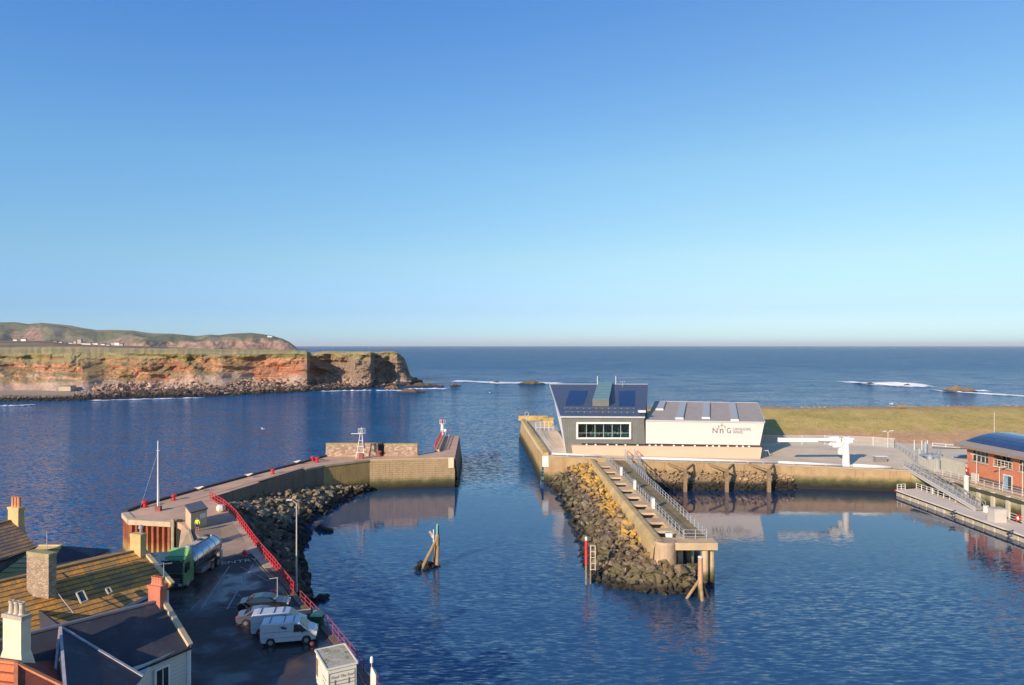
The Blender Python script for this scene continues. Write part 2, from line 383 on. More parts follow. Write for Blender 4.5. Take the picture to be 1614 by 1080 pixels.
CT = [  # px, D waterline, D foot, D top, z top
 (-160, 359, 402, 436, 24.2), (0, 359, 402, 437, 24.2), (60, 358, 402, 441, 24.2), (130, 362, 404, 442, 24.6), (165, 366, 412, 446, 24.6), (190, 372, 420, 440, 24.2),
 (240, 379, 428, 444, 23.8), (300, 385, 434, 448, 23.4), (350, 394, 446, 456, 23.0), (400, 405, 458, 466, 22.9), (440, 415, 464, 470, 23.7), (484, 428, 467, 471, 23.3),
 (489, 436, 492, 497, 21.8), (520, 446, 498, 506, 22.9), (548, 455, 492, 500, 23.3), (560, 460, 474, 490, 23.5), (584, 468, 478, 490, 23.5), (591, 472, 505, 508, 23.3),
 (614, 484, 512, 510, 23.6), (626, 490, 503, 508, 22.8), (640, 497, 505, 520, 18.4), (650, 500, 506, 522, 15.)]
def ctab(px, k): return interp([(r_[0], r_[k]) for r_ in CT], px)
cols = []; px = -160.
while px <= 654:
    Dw, Df, Dt, zt = (ctab(px, k) for k in (1, 2, 3, 4))
    wq = interp([(-160, 1), (380, 1), (430, .35), (484, .2), (500, .6), (640, .4)], px)
    Df += wq*(12*noise.noise(Vector((px*.013, 0, 3)))+2.5*noise.noise(Vector((px*.04, 0, 6)))); Dt += wq*(8*noise.noise(Vector((px*.014, 0, 13)))+2.*noise.noise(Vector((px*.05, 0, 17))))
    Dt = max(Dt, Df+3); zt += .9*noise.noise(Vector((px*.03, 0, 23)))+.35*noise.noise(Vector((px*.13, 0, 29)))
    hm = interp([(630, 1), (637, .97), (641, .8), (645, .42), (650, .1), (654, 0)], px)
    col_ = []
    X0 = (px-CX)*Df/F
    def pt(D, z, dn=0):
        D += dn; col_.append(Vector(((px-CX)*D/F, D, z)))
    pt(Dw-14, -2.5); 
    for i in range(7):
        t = i/6; D = lerp(Dw-3, Df, t)
        rk = 0 if px < 118 and t > .35 else (fbm((X0*.12, D*.12, 3), 5)*1.6+fbm((X0*.5, D*.5, 8), 3)*.8)
        pt(D, (-.4+2.9*t**.8)*min(1, hm*2)+rk*(.35+.65*(1-abs(2*t-1)))-(.0 if hm > .3 else 1.2))
    N = 40
    for i in range(1, N+1):
        t = i/N; z = 2.5+(zt-2.5)*t
        # scree apron at the foot, steeper face above
        apron = interp([(-160, .8), (200, .7), (330, .45), (400, .3), (480, .2), (495, .15), (700, .2)], px)
        s_ = t if apron < .01 else (1-apron*.55)*(t**2.2)*.55+.45*t+apron*.55*(t**.8)*(1-.0*t)
        s_ = min(1, s_/((1-apron*.55)*.55+.45+apron*.55))
        D = lerp(Df, Dt, s_)
        A = interp([(-160, 5.), (180, 6.), (300, 5.6), (390, 4.2), (484, 3.6), (500, 8), (600, 8), (650, 5.0)], px)
        env = math.sin(min(1, t*1.15)*math.pi*.5)*(1 if t < .93 else (1-t)/.07*.6+.4)
        n1 = noise.ridged_multi_fractal(Vector(((X0+z*1.1)*.030, z*.10+X0*.004, 1.7)), 1., 2.1, 6, 1., 2.)
        n2 = fbm((X0*.13-z*.08, z*.17, 5.), 6); n3 = noise.noise(Vector((X0*.02, z*.42, 9.)))
        pt(D, z*max(hm, .0)-(1.5 if hm < .05 else 0), env*(A*(1.2-n1)*.9-n2*A*.55+n3*2.0))
    back = interp([(-160, 520), (300, 420), (450, 260), (560, 120), (600, 70), (654, 40)], px)
    for i in range(1, 10):
        t = i/9; z = zt+interp([(-160, 2.6), (100, 3.0), (200, 2.2), (350, 1.6), (450, .7), (650, .6)], px)*t**.7+fbm((X0*.02, t*4, 2))*.7
        pt(Dt+back*t*t+1, z*hm-(1.5 if hm < .05 else 0))
    pt(Dt+back+60, -3); cols.append(col_); px += 1.0
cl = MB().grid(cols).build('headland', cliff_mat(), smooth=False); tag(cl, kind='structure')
SHORE = rock_mat('shore rock', [(.16, .10, .075), (.34, .23, .17), (.20, .12, .09), (.50, .38, .29), (.11, .075, .06)], weed_top=1.0)
mb = MB(); rr = random.Random(5)
def put(mb, p, r, rr):
    vv = rr.choice(VARI); m = Matrix.Rotation(rr.uniform(0, 6.28), 3, 'Z')@Matrix.Rotation(rr.uniform(-.6, .6), 3, 'X')
    mb.add([Vector(p)+m@(q*r) for q in vv.v], vv.f)
for i in range(2600):
    px = rr.uniform(-100, 645); t = rr.random()**(.75 if px > 150 else 2.2)
    if px < 120 and t > .42: continue
    Dw, Df = ctab(px, 1)-2, ctab(px, 2); D = lerp(Dw, Df+3, t)
    r_ = rr.uniform(.5, 1.5)*(1.5 if rr.random() < .12 else 1)*(.8 if px < 300 else 1.1); put(mb, ((px-CX)*D/F, D, -.3+2.4*t**.8+r_*.12), r_*.85, rr)
tag(mb.build('shore_rocks', SHORE, fix=False), 'dark tumbled rocks along the foot of the red sandstone cliff', 'rocks', kind='stuff')
SCREE = rock_mat('fallen cliff blocks', [(.55, .36, .27), (.40, .22, .15), (.70, .52, .42), (.32, .20, .15), (.60, .38, .26)], weed_top=-5)
mb = MB(); rr = random.Random(15)
for i in range(400):
    px = rr.uniform(150, 486) if rr.random() < .8 else rr.uniform(500, 630); Df = ctab(px, 2)-6; t = rr.random()**1.6
    put(mb, ((px-CX)*(Df+10*t)/F, Df+10*t-2, 2.0+4.2*t+.4*rr.random()), rr.uniform(.6, 1.7)*(1.6 if rr.random() < .1 else 1), rr)
tag(mb.build('scree_blocks', SCREE, fix=False), 'pink and brown fallen blocks lying against the foot of the cliff', 'rocks', kind='stuff')
# reef and skerries -------------------------------------------------
def skerry(px0, px1, py, hgt, label, col, seed, depth=8., name='sea_rock'):
    a = P(px0, py); b = P(px1, py); c = (a+b)/2; w_ = (b.x-a.x)/2; n = 44; m = 10; rows = []
    for j in range(m+1):
        s_ = j/m; row = []
        for i in range(n):
            t = 2*math.pi*i/n; q = Vector((math.cos(t)*w_, math.sin(t)*depth/2, 0))*(1-s_)**.8*(1+.35*fbm((math.cos(t)*1.7, math.sin(t)*1.7, seed), 4))
            z = -1+(hgt+1)*(s_**.5)*(.75+.5*noise.noise(Vector((q.x*.25+seed, q.y*.25, seed))))+.25*fbm((q.x, q.y, seed), 3)
            row.append(c+q+Vector((0, 0, z)))
        rows.append(row+[row[0]])
    o = MB().grid(rows).build(name, rock_mat(col[0], col[1], weed_top=.6)); tag(o, label, 'rock'); return o
RB = ('tan sea rock', [(.30, .20, .11), (.40, .27, .15), (.34, .22, .12)])
skerry(628, 668, 602, 6.6, 'rounded pale tan rock at the tip of the red headland', RB, 1, 12)
skerry(634, 694, 609, 3.0, 'long low dark brown ledge running out from the headland tip', ('dark sea rock', [(.10, .07, .045), (.16, .11, .07), (.12, .08, .05)]), 2, 12)
skerry(622, 674, 618.5, 3.0, 'flat brown skerry nearest the camera off the headland tip', ('brown sea rock', [(.20, .12, .07), (.26, .16, .09), (.18, .11, .07)]), 3, 9)
skerry(606, 630, 613.5, 4.2, 'small brown rock stack close under the shaded headland cliff', ('brown sea rock', 0), 31, 9)
skerry(686, 700, 609, 1.8, 'tiny brown rock just beyond the end of the headland ledge', ('brown sea rock', 0), 4, 6)
skerry(708, 727, 608.5, 2.6, 'small isolated brown rock in the gap right of the headland ledge', ('brown sea rock', 0), 5, 7)
skerry(768, 790, 603, 1.8, 'low dark rock awash with foam in the middle of the channel mouth', ('dark sea rock', 0), 6, 6)
skerry(814, 860, 605.5, 3.4, 'long green and brown sea rock left of the blue roofed building', ('green sea rock', [(.17, .15, .05), (.25, .17, .07), (.20, .14, .06)]), 7, 14)
skerry(1487, 1540, 617, 4.2, 'flat topped tan sea rock standing beyond the grass bank', RB, 8, 14)
skerry(1360, 1379, 606, 2.2, 'small dark rock in white surf far beyond the grass bank', ('dark sea rock', 0), 9, 6)
skerry(1423, 1438, 608, 1.8, 'tiny dark rock under the breaking wave beyond the grass bank', ('dark sea rock', 0), 10, 6)
def foam(px0, px1, py, dy, seed, label, wid=None):
    t = NT('foam %d' % seed); v = t.pos()
    n = t.noise(v, .25, 7, .8, sc3=(.5, 1.3, 1)); tr = t.n('ShaderNodeBsdfTransparent'); mx = t.n('ShaderNodeMixShader')
    uv = t.n('ShaderNodeUVMap'); at = t.n('ShaderNodeAttribute'); at.attribute_name = 'edge'
    a = t.math('ADD', n, t.math('MULTIPLY', at.outputs['Fac'], .50))
    t.set((.95, .95, .94), .7); t.l(t.rng(a, .62, .80), mx.inputs[0]); t.l(tr.outputs[0], mx.inputs[1]); t.l(t.p.outputs[0], mx.inputs[2]); t.l(mx.outputs[0], t.out.inputs[0])
    a_ = P(px0, py); b_ = P(px1, py+dy); n_ = 60; wid = wid or (b_.x-a_.x)*.12
    rows = []; ed = []
    for i in range(n_+1):
        u = i/n_; c = a_.lerp(b_, u); rows.append([]); 
        for j in range(7):
            s_ = j/6*2-1; k = wid*(.7+.5*noise.noise(Vector((u*6, seed, 0))))
            rows[-1].append(Vector((c.x, c.y+s_*k+8*noise.noise(Vector((u*3, seed, 4)))*wid/12, .06+(1.6 if py < 608 and px0 > 1000 else .8)*max(0, 1-abs(s_))*max(0, .15+noise.noise(Vector((u*14, seed+s_*2, 7)))))))
            ed.append(max(0, 1-abs(s_)**2)*min(1, 6*u, 6*(1-u)))
    o = MB().grid(rows).build('foam', t.m, fix=False); at_ = o.data.attributes.new('edge', 'FLOAT', 'POINT'); at_.data.foreach_set('value', ed)
    tag(o, label, 'foam', kind='stuff')
foam(700, 900, 601.5, 3, 1, 'white surf breaking over the low rocks across the bay mouth', 20)
foam(590, 640, 615.5, 0, 2, 'white surf at the foot of the shaded headland cliff', 7)
foam(1335, 1470, 604, 3, 3, 'white breaking waves beyond the grass bank at right', 50)
foam(1470, 1680, 616, 12, 4, 'white surf streaks around the tan rock at far right', 22)
foam(1395, 1462, 608, 1, 8, 'white crest of the wave breaking nearest the far rocks', 16)
foam(1478, 1560, 613.5, 3, 9, 'white wash in front of the flat topped tan rock', 12)
foam(636, 712, 613.5, -1, 10, 'white wash round the low ledges off the headland tip', 8)
foam(-10, 60, 641, -3, 5, 'short white breaker in the bay below the beach', 4)
foam(130, 330, 632, -5, 6, 'thin line of surf along the dark shore rocks', 3)
foam(500, 590, 617, -1.5, 7, 'thin surf line under the end of the red cliff', 4)
# beach hut of stone on the shore
bh = thing('stone_hut', 'tiny pale stone hut on the beach under the cliff', 'hut', P(106, 616, 2.6))
MB().box(P(106, 616, 2.6)+Vector((0, 0, 1.3)), (7, 5, 2.8)).build('wall', mat('pale stone', (.5, .4, .3), world=True), bh)
MB().box(P(106, 616, 2.6)+Vector((0, 0, 2.85)), (7.6, 5.6, .3)).build('roof', mat('hut roof slab', (.25, .2, .16)), bh)
# ---- far land
def farmat(name, red=False):
    t = NT(name); v = t.pos(); g = t.n('ShaderNodeNewGeometry'); nz = t.sep(g.outputs['Normal'])[2]
    vo = t.n('ShaderNodeTexVoronoi'); vo.inputs['Scale'].default_value = .0035; t.l(v, vo.inputs['Vector'])
    fld = t.mix(t.rng(t.sep(vo.outputs['Color'])[0], .3, .7), (.16, .165, .075), (.30, .25, .14))
    if red: fld = t.mix(t.rng(t.noise(v, .0035, 3, .5), .42, .5), (.34, .14, .10), fld)
    fld = t.mix(t.rng(t.noise(v, .006, 6, .7), .5, .62, 0, .8), fld, (.055, .06, .022))
    rk = t.mix(t.rng(t.noise(v, .02, 6, .7), .35, .65), (.13, .065, .045), (.46, .30, .22))
    c = t.mix(t.rng(nz, .94, .84), fld, rk)
    t.bump(t.noise(v, .03, 6, .7), 1., 14. if not red else 4.); t.set(c, .95, 0, .1); return t.m
SK = [(-200, 512), (-60, 510), (0, 508.3), (25, 508), (45, 511), (65, 508.8), (90, 511), (110, 513), (130, 517), (152, 520.5), (175, 520), (210, 521), (225, 523.5), (240, 525.5), (270, 526), (290, 528), (310, 530), (330, 527.5), (345, 528.5), (365, 526), (395, 524.5), (415, 527), (430, 529.5), (445, 534), (456, 539), (464, 545), (469, 550)]
rows = []; px = -200.
while px <= 471:
    y = interp(SK, px); r_ = []; Df = 4650+200*noise.noise(Vector((px*.02, 0, 0))) - (150 if px > 440 else 0)
    ztop = (HY-y)*5350/F+H
    frac = interp([(-200, .05), (180, .08), (230, .42), (300, .50), (400, .62), (469, .8)], px)
    dips = 1-.35*max(0, noise.noise(Vector((px*.045, 2, 0))))
    k = 1 if px < 469.5 else 0
    for i in range(23):
        if i == 0: D, z = Df-40, -5
        elif i <= 8:
            t = i/8; D = Df+t*70+22*fbm((px*.09, t*2, 0), 4); z = ztop*frac*t*dips
        else:
            t = (i-8)/14; D = lerp(Df+70, 5350, t); z = lerp(ztop*frac*dips, ztop, t**.8)+ztop*.16*fbm((px*.018, t*2.2, 1), 4)*math.sin(t*math.pi)
            z = min(z, H+(HY-y)*D/F)
        r_.append(Vector(((px-CX)*D/F, D, z*k-(5 if not k else 0))))
    r_.append(Vector(((px-CX)*5800/F, 5800, -20))); rows.append(r_); px += 1.5
tag(MB().grid(rows).build('far_hills', farmat('far hill'), smooth=True), kind='structure')
MT = [(-200, 535.5), (0, 537), (60, 537.5), (85, 538.5), (110, 541.5), (150, 543), (200, 545), (260, 547.3), (350, 551)]
rows = []; px = -200.
while px <= 352:
    y = interp(MT, px); r_ = []
    for i in range(13):
        t = i/12; D = lerp(1500, 2600, t); z = lerp(14, H+(HY-y)*2600/F, t**.7)+1.5*fbm((px*.03, t*3, 3))*(1-t)
        r_.append(Vector(((px-CX)*D/F, D, z)))
    r_.append(Vector(((px-CX)*2900/F, 2900, -5))); r_.insert(0, Vector(((px-CX)*1400/F, 1400, -5))); rows.append(r_); px += 4
tag(MB().grid(rows).build('farmland', farmat('farmland', True), smooth=True), kind='structure')
# village
VW = mat('village white render', (.80, .77, .72), world=True); VG = mat('village grey render', (.42, .38, .34)); VR = mat('village slate', (.13, .12, .13)); VR2 = mat('village pantile', (.36, .15, .09))
vh = [(25, 536.8, 14, 0), (38, 536.5, 18, 0), (87, 541, 16, 1), (96, 542.5, 12, 0), (104, 543, 10, 1), (111, 542.5, 20, 0), (119, 540.5, 10, 1), (126, 537.9, 14, 1), (132, 542.8, 12, 0), (139, 543.6, 22, 0), (146, 542.8, 12, 1), (152, 544, 16, 0), (157, 545, 10, 0), (163, 544.4, 14, 0), (171, 546, 12, 0), (178, 543, 12, 1), (185, 541.5, 18, 0), (192, 544, 12, 1)]
for i, (a, b, wd, g_) in enumerate(vh):
    D = 2560-30*(i % 5); y0 = H-(b+1.6-HY)*D/F; c = Vector(((a-CX)*D/F, D, y0))
    lab = ('tiny %s house in the far village, %s of the clifftop village row' % ('white' if not g_ else 'grey', ['farthest left', 'second from left', 'third from left', 'fourth from left', 'fifth from left', 'sixth from left', 'seventh from left', 'eighth from left', 'ninth from left', 'tenth from left', 'eleventh from left', 'twelfth from left', 'thirteenth from left', 'fourteenth from left', 'fifteenth from left', 'sixteenth from left', 'next to last', 'rightmost'][i]))
    t_ = thing('cottage', lab, 'house', c, 'houses of the distant coastal village'); hh = 7+(i*37 % 4); dp = 9
    MB().box(c+Vector((0, 0, hh/2-3)), (wd, dp, hh+6)).build('wall', VG if g_ else VW, t_)
    m = MB(); x0, x1 = c.x-wd/2-.3, c.x+wd/2+.3; z = c.z+hh
    m.add([(x0, c.y-dp/2-.5, z), (x1, c.y-dp/2-.5, z), (x1, c.y, z+3.5), (x0, c.y, z+3.5), (x0, c.y+dp/2+.5, z), (x1, c.y+dp/2+.5, z)], [(0, 1, 2, 3), (3, 2, 5, 4), (0, 3, 4), (1, 5, 2), (0, 4, 5, 1)])
    m.build('roof', VR if i % 3 else VR2, t_)
c = Vector(((428-CX)*5000/F, 5000, H+(HY-530.5)*5000/F))
lh = thing('lighthouse', 'white lighthouse buildings on the crest of the distant headland', 'lighthouse', c)
MB().box(c+Vector((-12, 0, -2)), (34, 12, 9)).build('keepers_house', VW, lh); MB().lathe(c+Vector((-20, -4, 0)), [(4, -8), (3.4, 10)]).build('tower', VW, lh)
MB().lathe(c+Vector((-20, -4, 10.1)), [(2.5, 0), (2.5, 3.5), (.3, 6)]).build('lantern', DGLASS, lh)
# ================================================================== RIGHT SIDE: yard, quay, grass bank
def zr(x): return 6.0-(min(x, 80)-6.4)*.0246
def Pq(px, py):
    z = 5.
    for _ in range(8): p = P(px, py, z); z = zr(p.x)
    return P(px, py, z)
ND = 3
qf = [Pq(857, 717.5), Pq(926, 721), Pq(1008, 725.5), Pq(1230, 732), Pq(1335, 737), Pq(1436, 741.5)]
corner = Vector((81.0, qf[-1].y-2.5, zr(80)))
qr = [corner, Vector((82.0, 128, zr(80))), Vector((83.4, 112, zr(80))), Vector((84.6, 96, zr(80))), Vector((85.6, 80, zr(80)))]
spur = [Vector((2.9, 210, 5.85)), Vector((12.0, 207, 5.75))]
yard = [*qf, *qr, Vector((330, 80, zr(80))), Vector((330, 168, zr(80))), Vector((34, 168, 5.2)), Vector((30, 174, 5.3)), Vector((14, 176, 5.7)), spur[1], spur[0]]
tag(MB().prism(yard, [p.z-.6 for p in yard], [p.z for p in yard]).build('quay_yard', YARD), kind='structure')
asph = mat('asphalt', (.075, .07, .068), .9, .2, .8, .01, 20, world=True)
az = zr(80)+.006
tag(MB().add([(84.8, 136, az), (330, 100, az), (330, 158, az), (92, 158, az), (88.5, 146, az)], [(0, 1, 2, 3, 4)]).build('yard_road', asph), kind='structure')
QW = tidal('quay wall', (.46, .32, .17), (.36, .25, .13), (.30, .155, .055), 1.3)
SPW = tidal('spur wall', (.50, .36, .15), (.42, .28, .10), (.32, .20, .07), 1.6)
# quay walls as things
def wall_thing(name, label, pts, base_z, out, mat_, cop=None, cw=.6, ch=.28, foot=0., group=None, close=None):
    t_ = thing(name, label, 'wall', (pts[0].x, pts[0].y, base_z), group)
    rows = []
    for k in range(9):
        s_ = k/8; r_ = []
        for i, p in enumerate(pts):
            o_ = Vector(out(i)).normalized(); r_.append(Vector((p.x, p.y, lerp(p.z-.25, base_z, s_)))+o_*(.05+foot*s_))
        rows.append(r_)
    MB().grid(rows).build('wall_face', mat_, t_)
    if cop:
        m = MB()
        for i, (a, b) in enumerate(zip(pts, pts[1:])):
            o_ = Vector(out(i)).normalized(); q = [a+o_*.14, b+o_*.14, b-o_*cw, a-o_*cw]
            m.hexa([p-Vector((0, 0, ch-.04)) for p in q], [p+Vector((0, 0, .04+.001*i)) for p in q])
        m.build('coping', cop, t_)
    return t_
wall_thing('harbour_wall', 'long tan quay wall under the white building and the white crane', [p for p in qf], -1, lambda i: (0, -1, 0), QW, CON, foot=.25)
sw = wall_thing('harbour_wall', 'ochre battered side wall of the quay spur facing the channel', [qf[0], Vector((5.6, 165, 5.93)), Vector((4.3, 188, 5.9)), spur[0]], -1, lambda i: (-1, -.04, 0), SPW, foot=.9)
par = [qf[0], Vector((5.6, 165, 5.93)), Vector((4.3, 188, 5.9)), spur[0]]
YC = mat('lichened parapet', (.52, .37, .13), .9, .3, .5, .03, 6, dirt=(.38, .22, .10), world=True)
m = MB()
for a, b in zip(par, par[1:]): q = [a+Vector((.05, 0, 0)), b+Vector((.05, 0, 0)), b+Vector((1.0, 0, 0)), a+Vector((1.0, 0, 0))]; m.hexa([p+Vector((0, 0, .004)) for p in q], [p+Vector((0, 0, .55)) for p in q])
m.build('parapet', YC, sw)
MB().box(spur[0]+Vector((3.6, 1, .75)), (9, 1.2, 1.5)).build('end_parapet', YC, sw)
cb = thing('concrete_block', 'tall ochre concrete block at the seaward end of the spur', 'block', PD(864, 668, 200))
MB().box(PD(864, 664, 200), (2.9, 3.2, 2.3)).box(PD(864, 658.6, 200), (3.1, 3.4, .25)).build('block', YC, cb)
# sloping splash wall on the spur
a, b = Vector((11.9, 185, 5.8)), Vector((12.6, 152.5, 5.9))
swl = thing('splash_wall', 'pale concrete splash wall dividing the quay spur', 'wall', b)
MB().hexa([a, b, b+Vector((.45, 0, 0)), a+Vector((.45, 0, 0))], [a+Vector((-1.2, 0, 2.1)), b+Vector((-1.2, 0, 1.1)), b+Vector((-.7, 0, 1.1)), a+Vector((-.7, 0, 2.1))]).build('wall', mat('splash concrete', (.60, .50, .40), .85, .15, .5, world=True), swl)

def railing(name, label, pts, mat_, h=1.1, sp=2., r=.028, mids=2, group=None, cat='railing', skipmid=False):
    t_ = thing(name, label, cat, pts[0], group)
    m = MB()
    for a, b in zip(pts, pts[1:]):
        for k in range(mids+1):
            z = Vector((0, 0, h*(1-k/(mids+.6)))); m.tube(a+z, b+z, r, n=6)
    m.build('rails', mat_, t_)
    for a, b in zip(pts, pts[1:]):
        n = max(1, round((b-a).length/sp))
        for i in range(n+(b is pts[-1])): p = a.lerp(b, i/n); MB().tube(p, p+Vector((0, 0, h+.02)), r*1.25, n=6).build('post', mat_, t_)
    return t_
railing('railing', 'steel railing along the inner edge of the spur walkway', [Vector((8.4, 152, 6.0)), Vector((7.4, 172, 5.9)), Vector((7.2, 190, 5.85))], GALV, 1.15, 3., .04)
railing('railing', 'white railing across the spur behind the end parapet', [Vector((6.5, 186, 5.85)), Vector((11.2, 186, 5.85))], WHITE, 2.4, 1.2, .05, 1)
railing('railing', 'grey guard rail beside the foot of the blue roofed building', [Vector((13.3, 156, 5.8)), Vector((13.0, 172, 5.8))], GALV, 1.5, 2.5, .05)
bf = thing('marker_post', 'slim steel post with a ring top on the outer corner of the spur', 'post', Vector((4.4, 204, 6.3)))
MB().tube((4.4, 204, 6.3), (4.4, 204, 8.0), .16).build('post', GALV, bf)
m = MB(); c = Vector((4.4, 204, 8.6))
for i in range(12): a0, a1 = i*math.pi/6, (i+1)*math.pi/6; m.tube(c+Vector((math.cos(a0)*.6, 0, math.sin(a0)*.6)), c+Vector((math.cos(a1)*.6, 0, math.sin(a1)*.6)), .08, n=6)
m.build('ring', GALV, bf)
wp = thing('corner_sign', 'white painted square on the near corner of the right quay spur', 'sign', PD(859.5, 735, 141.5))
MB().box(PD(859.7, 727, qf[0].y-.30)+Vector((0, 0, -.05)), (1.3, .12, 2.3)).build('panel', WHITE, wp)
# white hose along the quay edge
def hose(pts, r, label, nm='quay_pipe'):
    o = MB().path(pts, r, 10)
    t_ = thing(nm, label, 'pipe', pts[0]); o.build('pipe', WHITE, t_, smooth=True)
    L = [a.lerp(b, k/max(1, round((b-a).length/3.0))) for a, b in zip(pts, pts[1:]) for k in range(max(1, round((b-a).length/3.0)))]
    for p in L: MB().box(p-Vector((0, 0, r)), (.35, .5, r*1.4)).build('bracket', GALV, t_)
    return t_
def qe(px, py, up=.35): return Pq(px, py)+Vector((0, .5, up))
hose([qe(870, 718.5), qe(945, 721.7)], .2, 'short white pipe along the quay edge left of the gangway')
hose([qe(1012, 725.5), qe(1228, 732), qe(1328, 736.5)], .24, 'long white pipe along the quay edge below the white building')
hose([qe(1346, 737.2), qe(1406, 740)], .33, 'short white pipe along the quay edge right of the crane')
# ---- grass bank
def bank_mat():
    t = NT('dry grass bank'); v = t.pos(); z = t.sep(v)[2]
    n1 = t.noise(v, .12, 6, .7, sc3=(1, 1.6, 1)); n2 = t.noise(v, .9, 6, .75); n3 = t.noise(v, 3.5, 4, .7)
    c = t.mix(t.rng(n1, .38, .60), (.55, .41, .14), (.36, .30, .075)); c = t.mix(t.rng(n2, .4, .68, 0, .75), c, (.66, .48, .22)); c = t.mix(t.rng(n3, .5, .7, 0, .6), c, (.24, .19, .06))
    zz = t.math('ADD', z, t.math('MULTIPLY', t.math('SUBTRACT', n1, .5), 5.))
    c = t.mix(t.rng(zz, 7.6, 6.2), c, t.mix(t.rng(n2, .35, .65), (.44, .26, .15), (.60, .38, .22)))
    zt = t.math('ADD', z, t.math('MULTIPLY', t.math('SUBTRACT', n2, .5), 1.2))
    c = t.mix(t.rng(zt, 10.95, 11.25), c, t.mix(t.rng(n3, .4, .6), (.50, .36, .24), (.30, .2, .13)))
    t.bump(t.math('ADD', n2, t.math('MULTIPLY', n3, .5)), 1., .35); t.set(c, .95, 0, .15); return t.m
rows = []
for i in range(0, 341):
    x = 24+i*1.0; r_ = []
    ex = interp([(24, 0), (90, 0), (330, 16)], x)
    for D, z in ((164.2, zr(x)-.5), (164.6, zr(x)+.05), (167, zr(x)+.4), (169, 5.4), (171.5, 6.1), (174, 6.9), (177, 7.7), (180, 8.5), (183, 9.2), (186, 9.8), (189, 10.4), (192, 10.9), (195, 11.2), (197, 11.25), (199, 11.1), (203, 9.), (208, 6), (216, -1)):
        r_.append(Vector((x, D+ex*(D-164)/30, z+(.28*fbm((x*.25, D*.25, 0), 4)+.35*fbm((x*.05, D*.1, 4), 3) if D > 166 else 0))))
    rows.append(r_)
tag(MB().grid(rows).build('grass_bank', bank_mat(), smooth=True), kind='structure')
rr = random.Random(9); m = MB()
for i in range(520):
    x = rr.uniform(26, 300); ex = interp([(24, 0), (90, 0), (330, 16)], x); put(m, (x, 196.8+ex*1.09+rr.uniform(-.6, .9), 11.15+rr.uniform(-.2, .2)), rr.uniform(.18, .5), rr)
tag(m.build('crest_stones', rock_mat('crest stone', [(.45, .33, .24), (.34, .22, .15), (.55, .44, .34)]), fix=False), 'loose pale stones along the crest of the grass bank', 'stones', kind='stuff')
bn = thing('bench', 'low brown bench on the crest of the grass bank', 'bench', PD(1422, 645, 194))
c = PD(1422, 645, 194)
MB().box(c+Vector((0, 0, .45)), (2.6, .6, .12)).build('seat', TIMBER, bn); MB().box(c+Vector((0, .35, .85)), (2.6, .1, .6)).build('backrest', TIMBER, bn)
for q in (-1.1, 1.1): MB().box(c+Vector((q, 0, .0)), (.2, .5, .8)).build('leg', TIMBER, bn)

# ================================================================== office building
CLAD = stripes('grey standing seam cladding', (.215, .215, .19), 0, 2.0, .5, .03, .3, wz=.10)
ROOFB = stripes('blue grey seam roof', (.105, .125, .18), 0, 1.7, .42, .05, .35, wz=.10, var=.12)
WCLAD = stripes('off white cladding', (.71, .66, .60), 0, 1.05, .55, .008, wz=.03, var=.02, darkline=.86)
ROOFG = stripes('grey sheet roof', (.46, .38, .31), 0, 1.9, .6, .05, .0, wz=.14, dirt=(.50, .38, .27), var=.15)
PINK = mat('pink plinth concrete', (.70, .47, .34), .85, .04, .3, world=True)
ob = thing('office_building', 'angular building with a blue sloping roof and grey seam cladding', 'building', (20, 147, 5.7))
FL, FR, BR_, BL = Vector((11.7, 147, 5.6)), Vector((28.75, 147, 5.45)), Vector((33.5, 171, 5.4)), Vector((12.75, 171, 5.6))
TL, TR, TBR, TBL = Vector((10.55, 147, 13.6)), Vector((28.45, 147, 13.5)), Vector((34.0, 171, 19.0)), Vector((9.7, 171, 19.05))
# front wall with an opening
ox0, ox1, oz0, oz1 = 14.2, 25.25, 9.25, 12.2
y = 147
m = MB()
def V(x, z, yy=147): return Vector((x, yy, z))
m.quad(FL, FR, V(28.6, oz0), V(11.17, oz0)); m.quad(V(11.17, oz0), V(ox0, oz0), V(ox0, oz1), V(10.77, oz1)); m.quad(V(ox1, oz0), V(28.6, oz0), V(28.5, oz1), V(ox1, oz1)); m.quad(V(10.77, oz1), V(28.5, oz1), TR, TL)
m.build('front_wall', CLAD, ob, fix=False)
MB().quad(FL, TL, TBL, BL).build('side_wall', mat('white side panel', (.8, .78, .74)), ob)
MB().quad(FR, BR_, TBR, TR).quad(BL, BR_, TBR, TBL).build('rear_wall', CLAD, ob)
up = Vector((0, 0, .35))
MB().hexa([TL+Vector((-.15, -.25, 0)), TR+Vector((.12, -.25, 0)), TBR+Vector((.12, .2, 0)), TBL+Vector((-.2, .2, 0))], [TL+Vector((-.15, -.25, .3)), TR+Vector((.12, -.25, .3)), TBR+Vector((.12, .2, .3)), TBL+Vector((-.2, .2, .3))]).build('roof', ROOFB, ob)
m = MB().bar(TL+Vector((-.15, -.32, .1)), TR+Vector((.12, -.32, .1)), .1, .34)
m.bar(TBL+Vector((-.2, .25, .2)), TBR+Vector((.1, .25, .2)), .12, .4); m.bar(TL+Vector((-.22, -.3, .12)), TBL+Vector((-.26, .2, .12)), .14, .42)
m.build('fascia', mat('light grey trim', (.55, .55, .55), .4, .05), ob)
wn = MB(); fx0, fx1, fz0, fz1 = 13.85, 25.6, 8.9, 12.55
for a, b, c_, d in ((fx0, fx1, fz0, oz0), (fx0, fx1, oz1, fz1), (fx0, ox0, oz0, oz1), (ox1, fx1, oz0, oz1)): wn.box(((a+b)/2, 146.9, (c_+d)/2), (b-a, .5, d-c_))
wo_ = wn.build('window', mat('white window frame', (.82, .80, .77), .4, .03), ob)
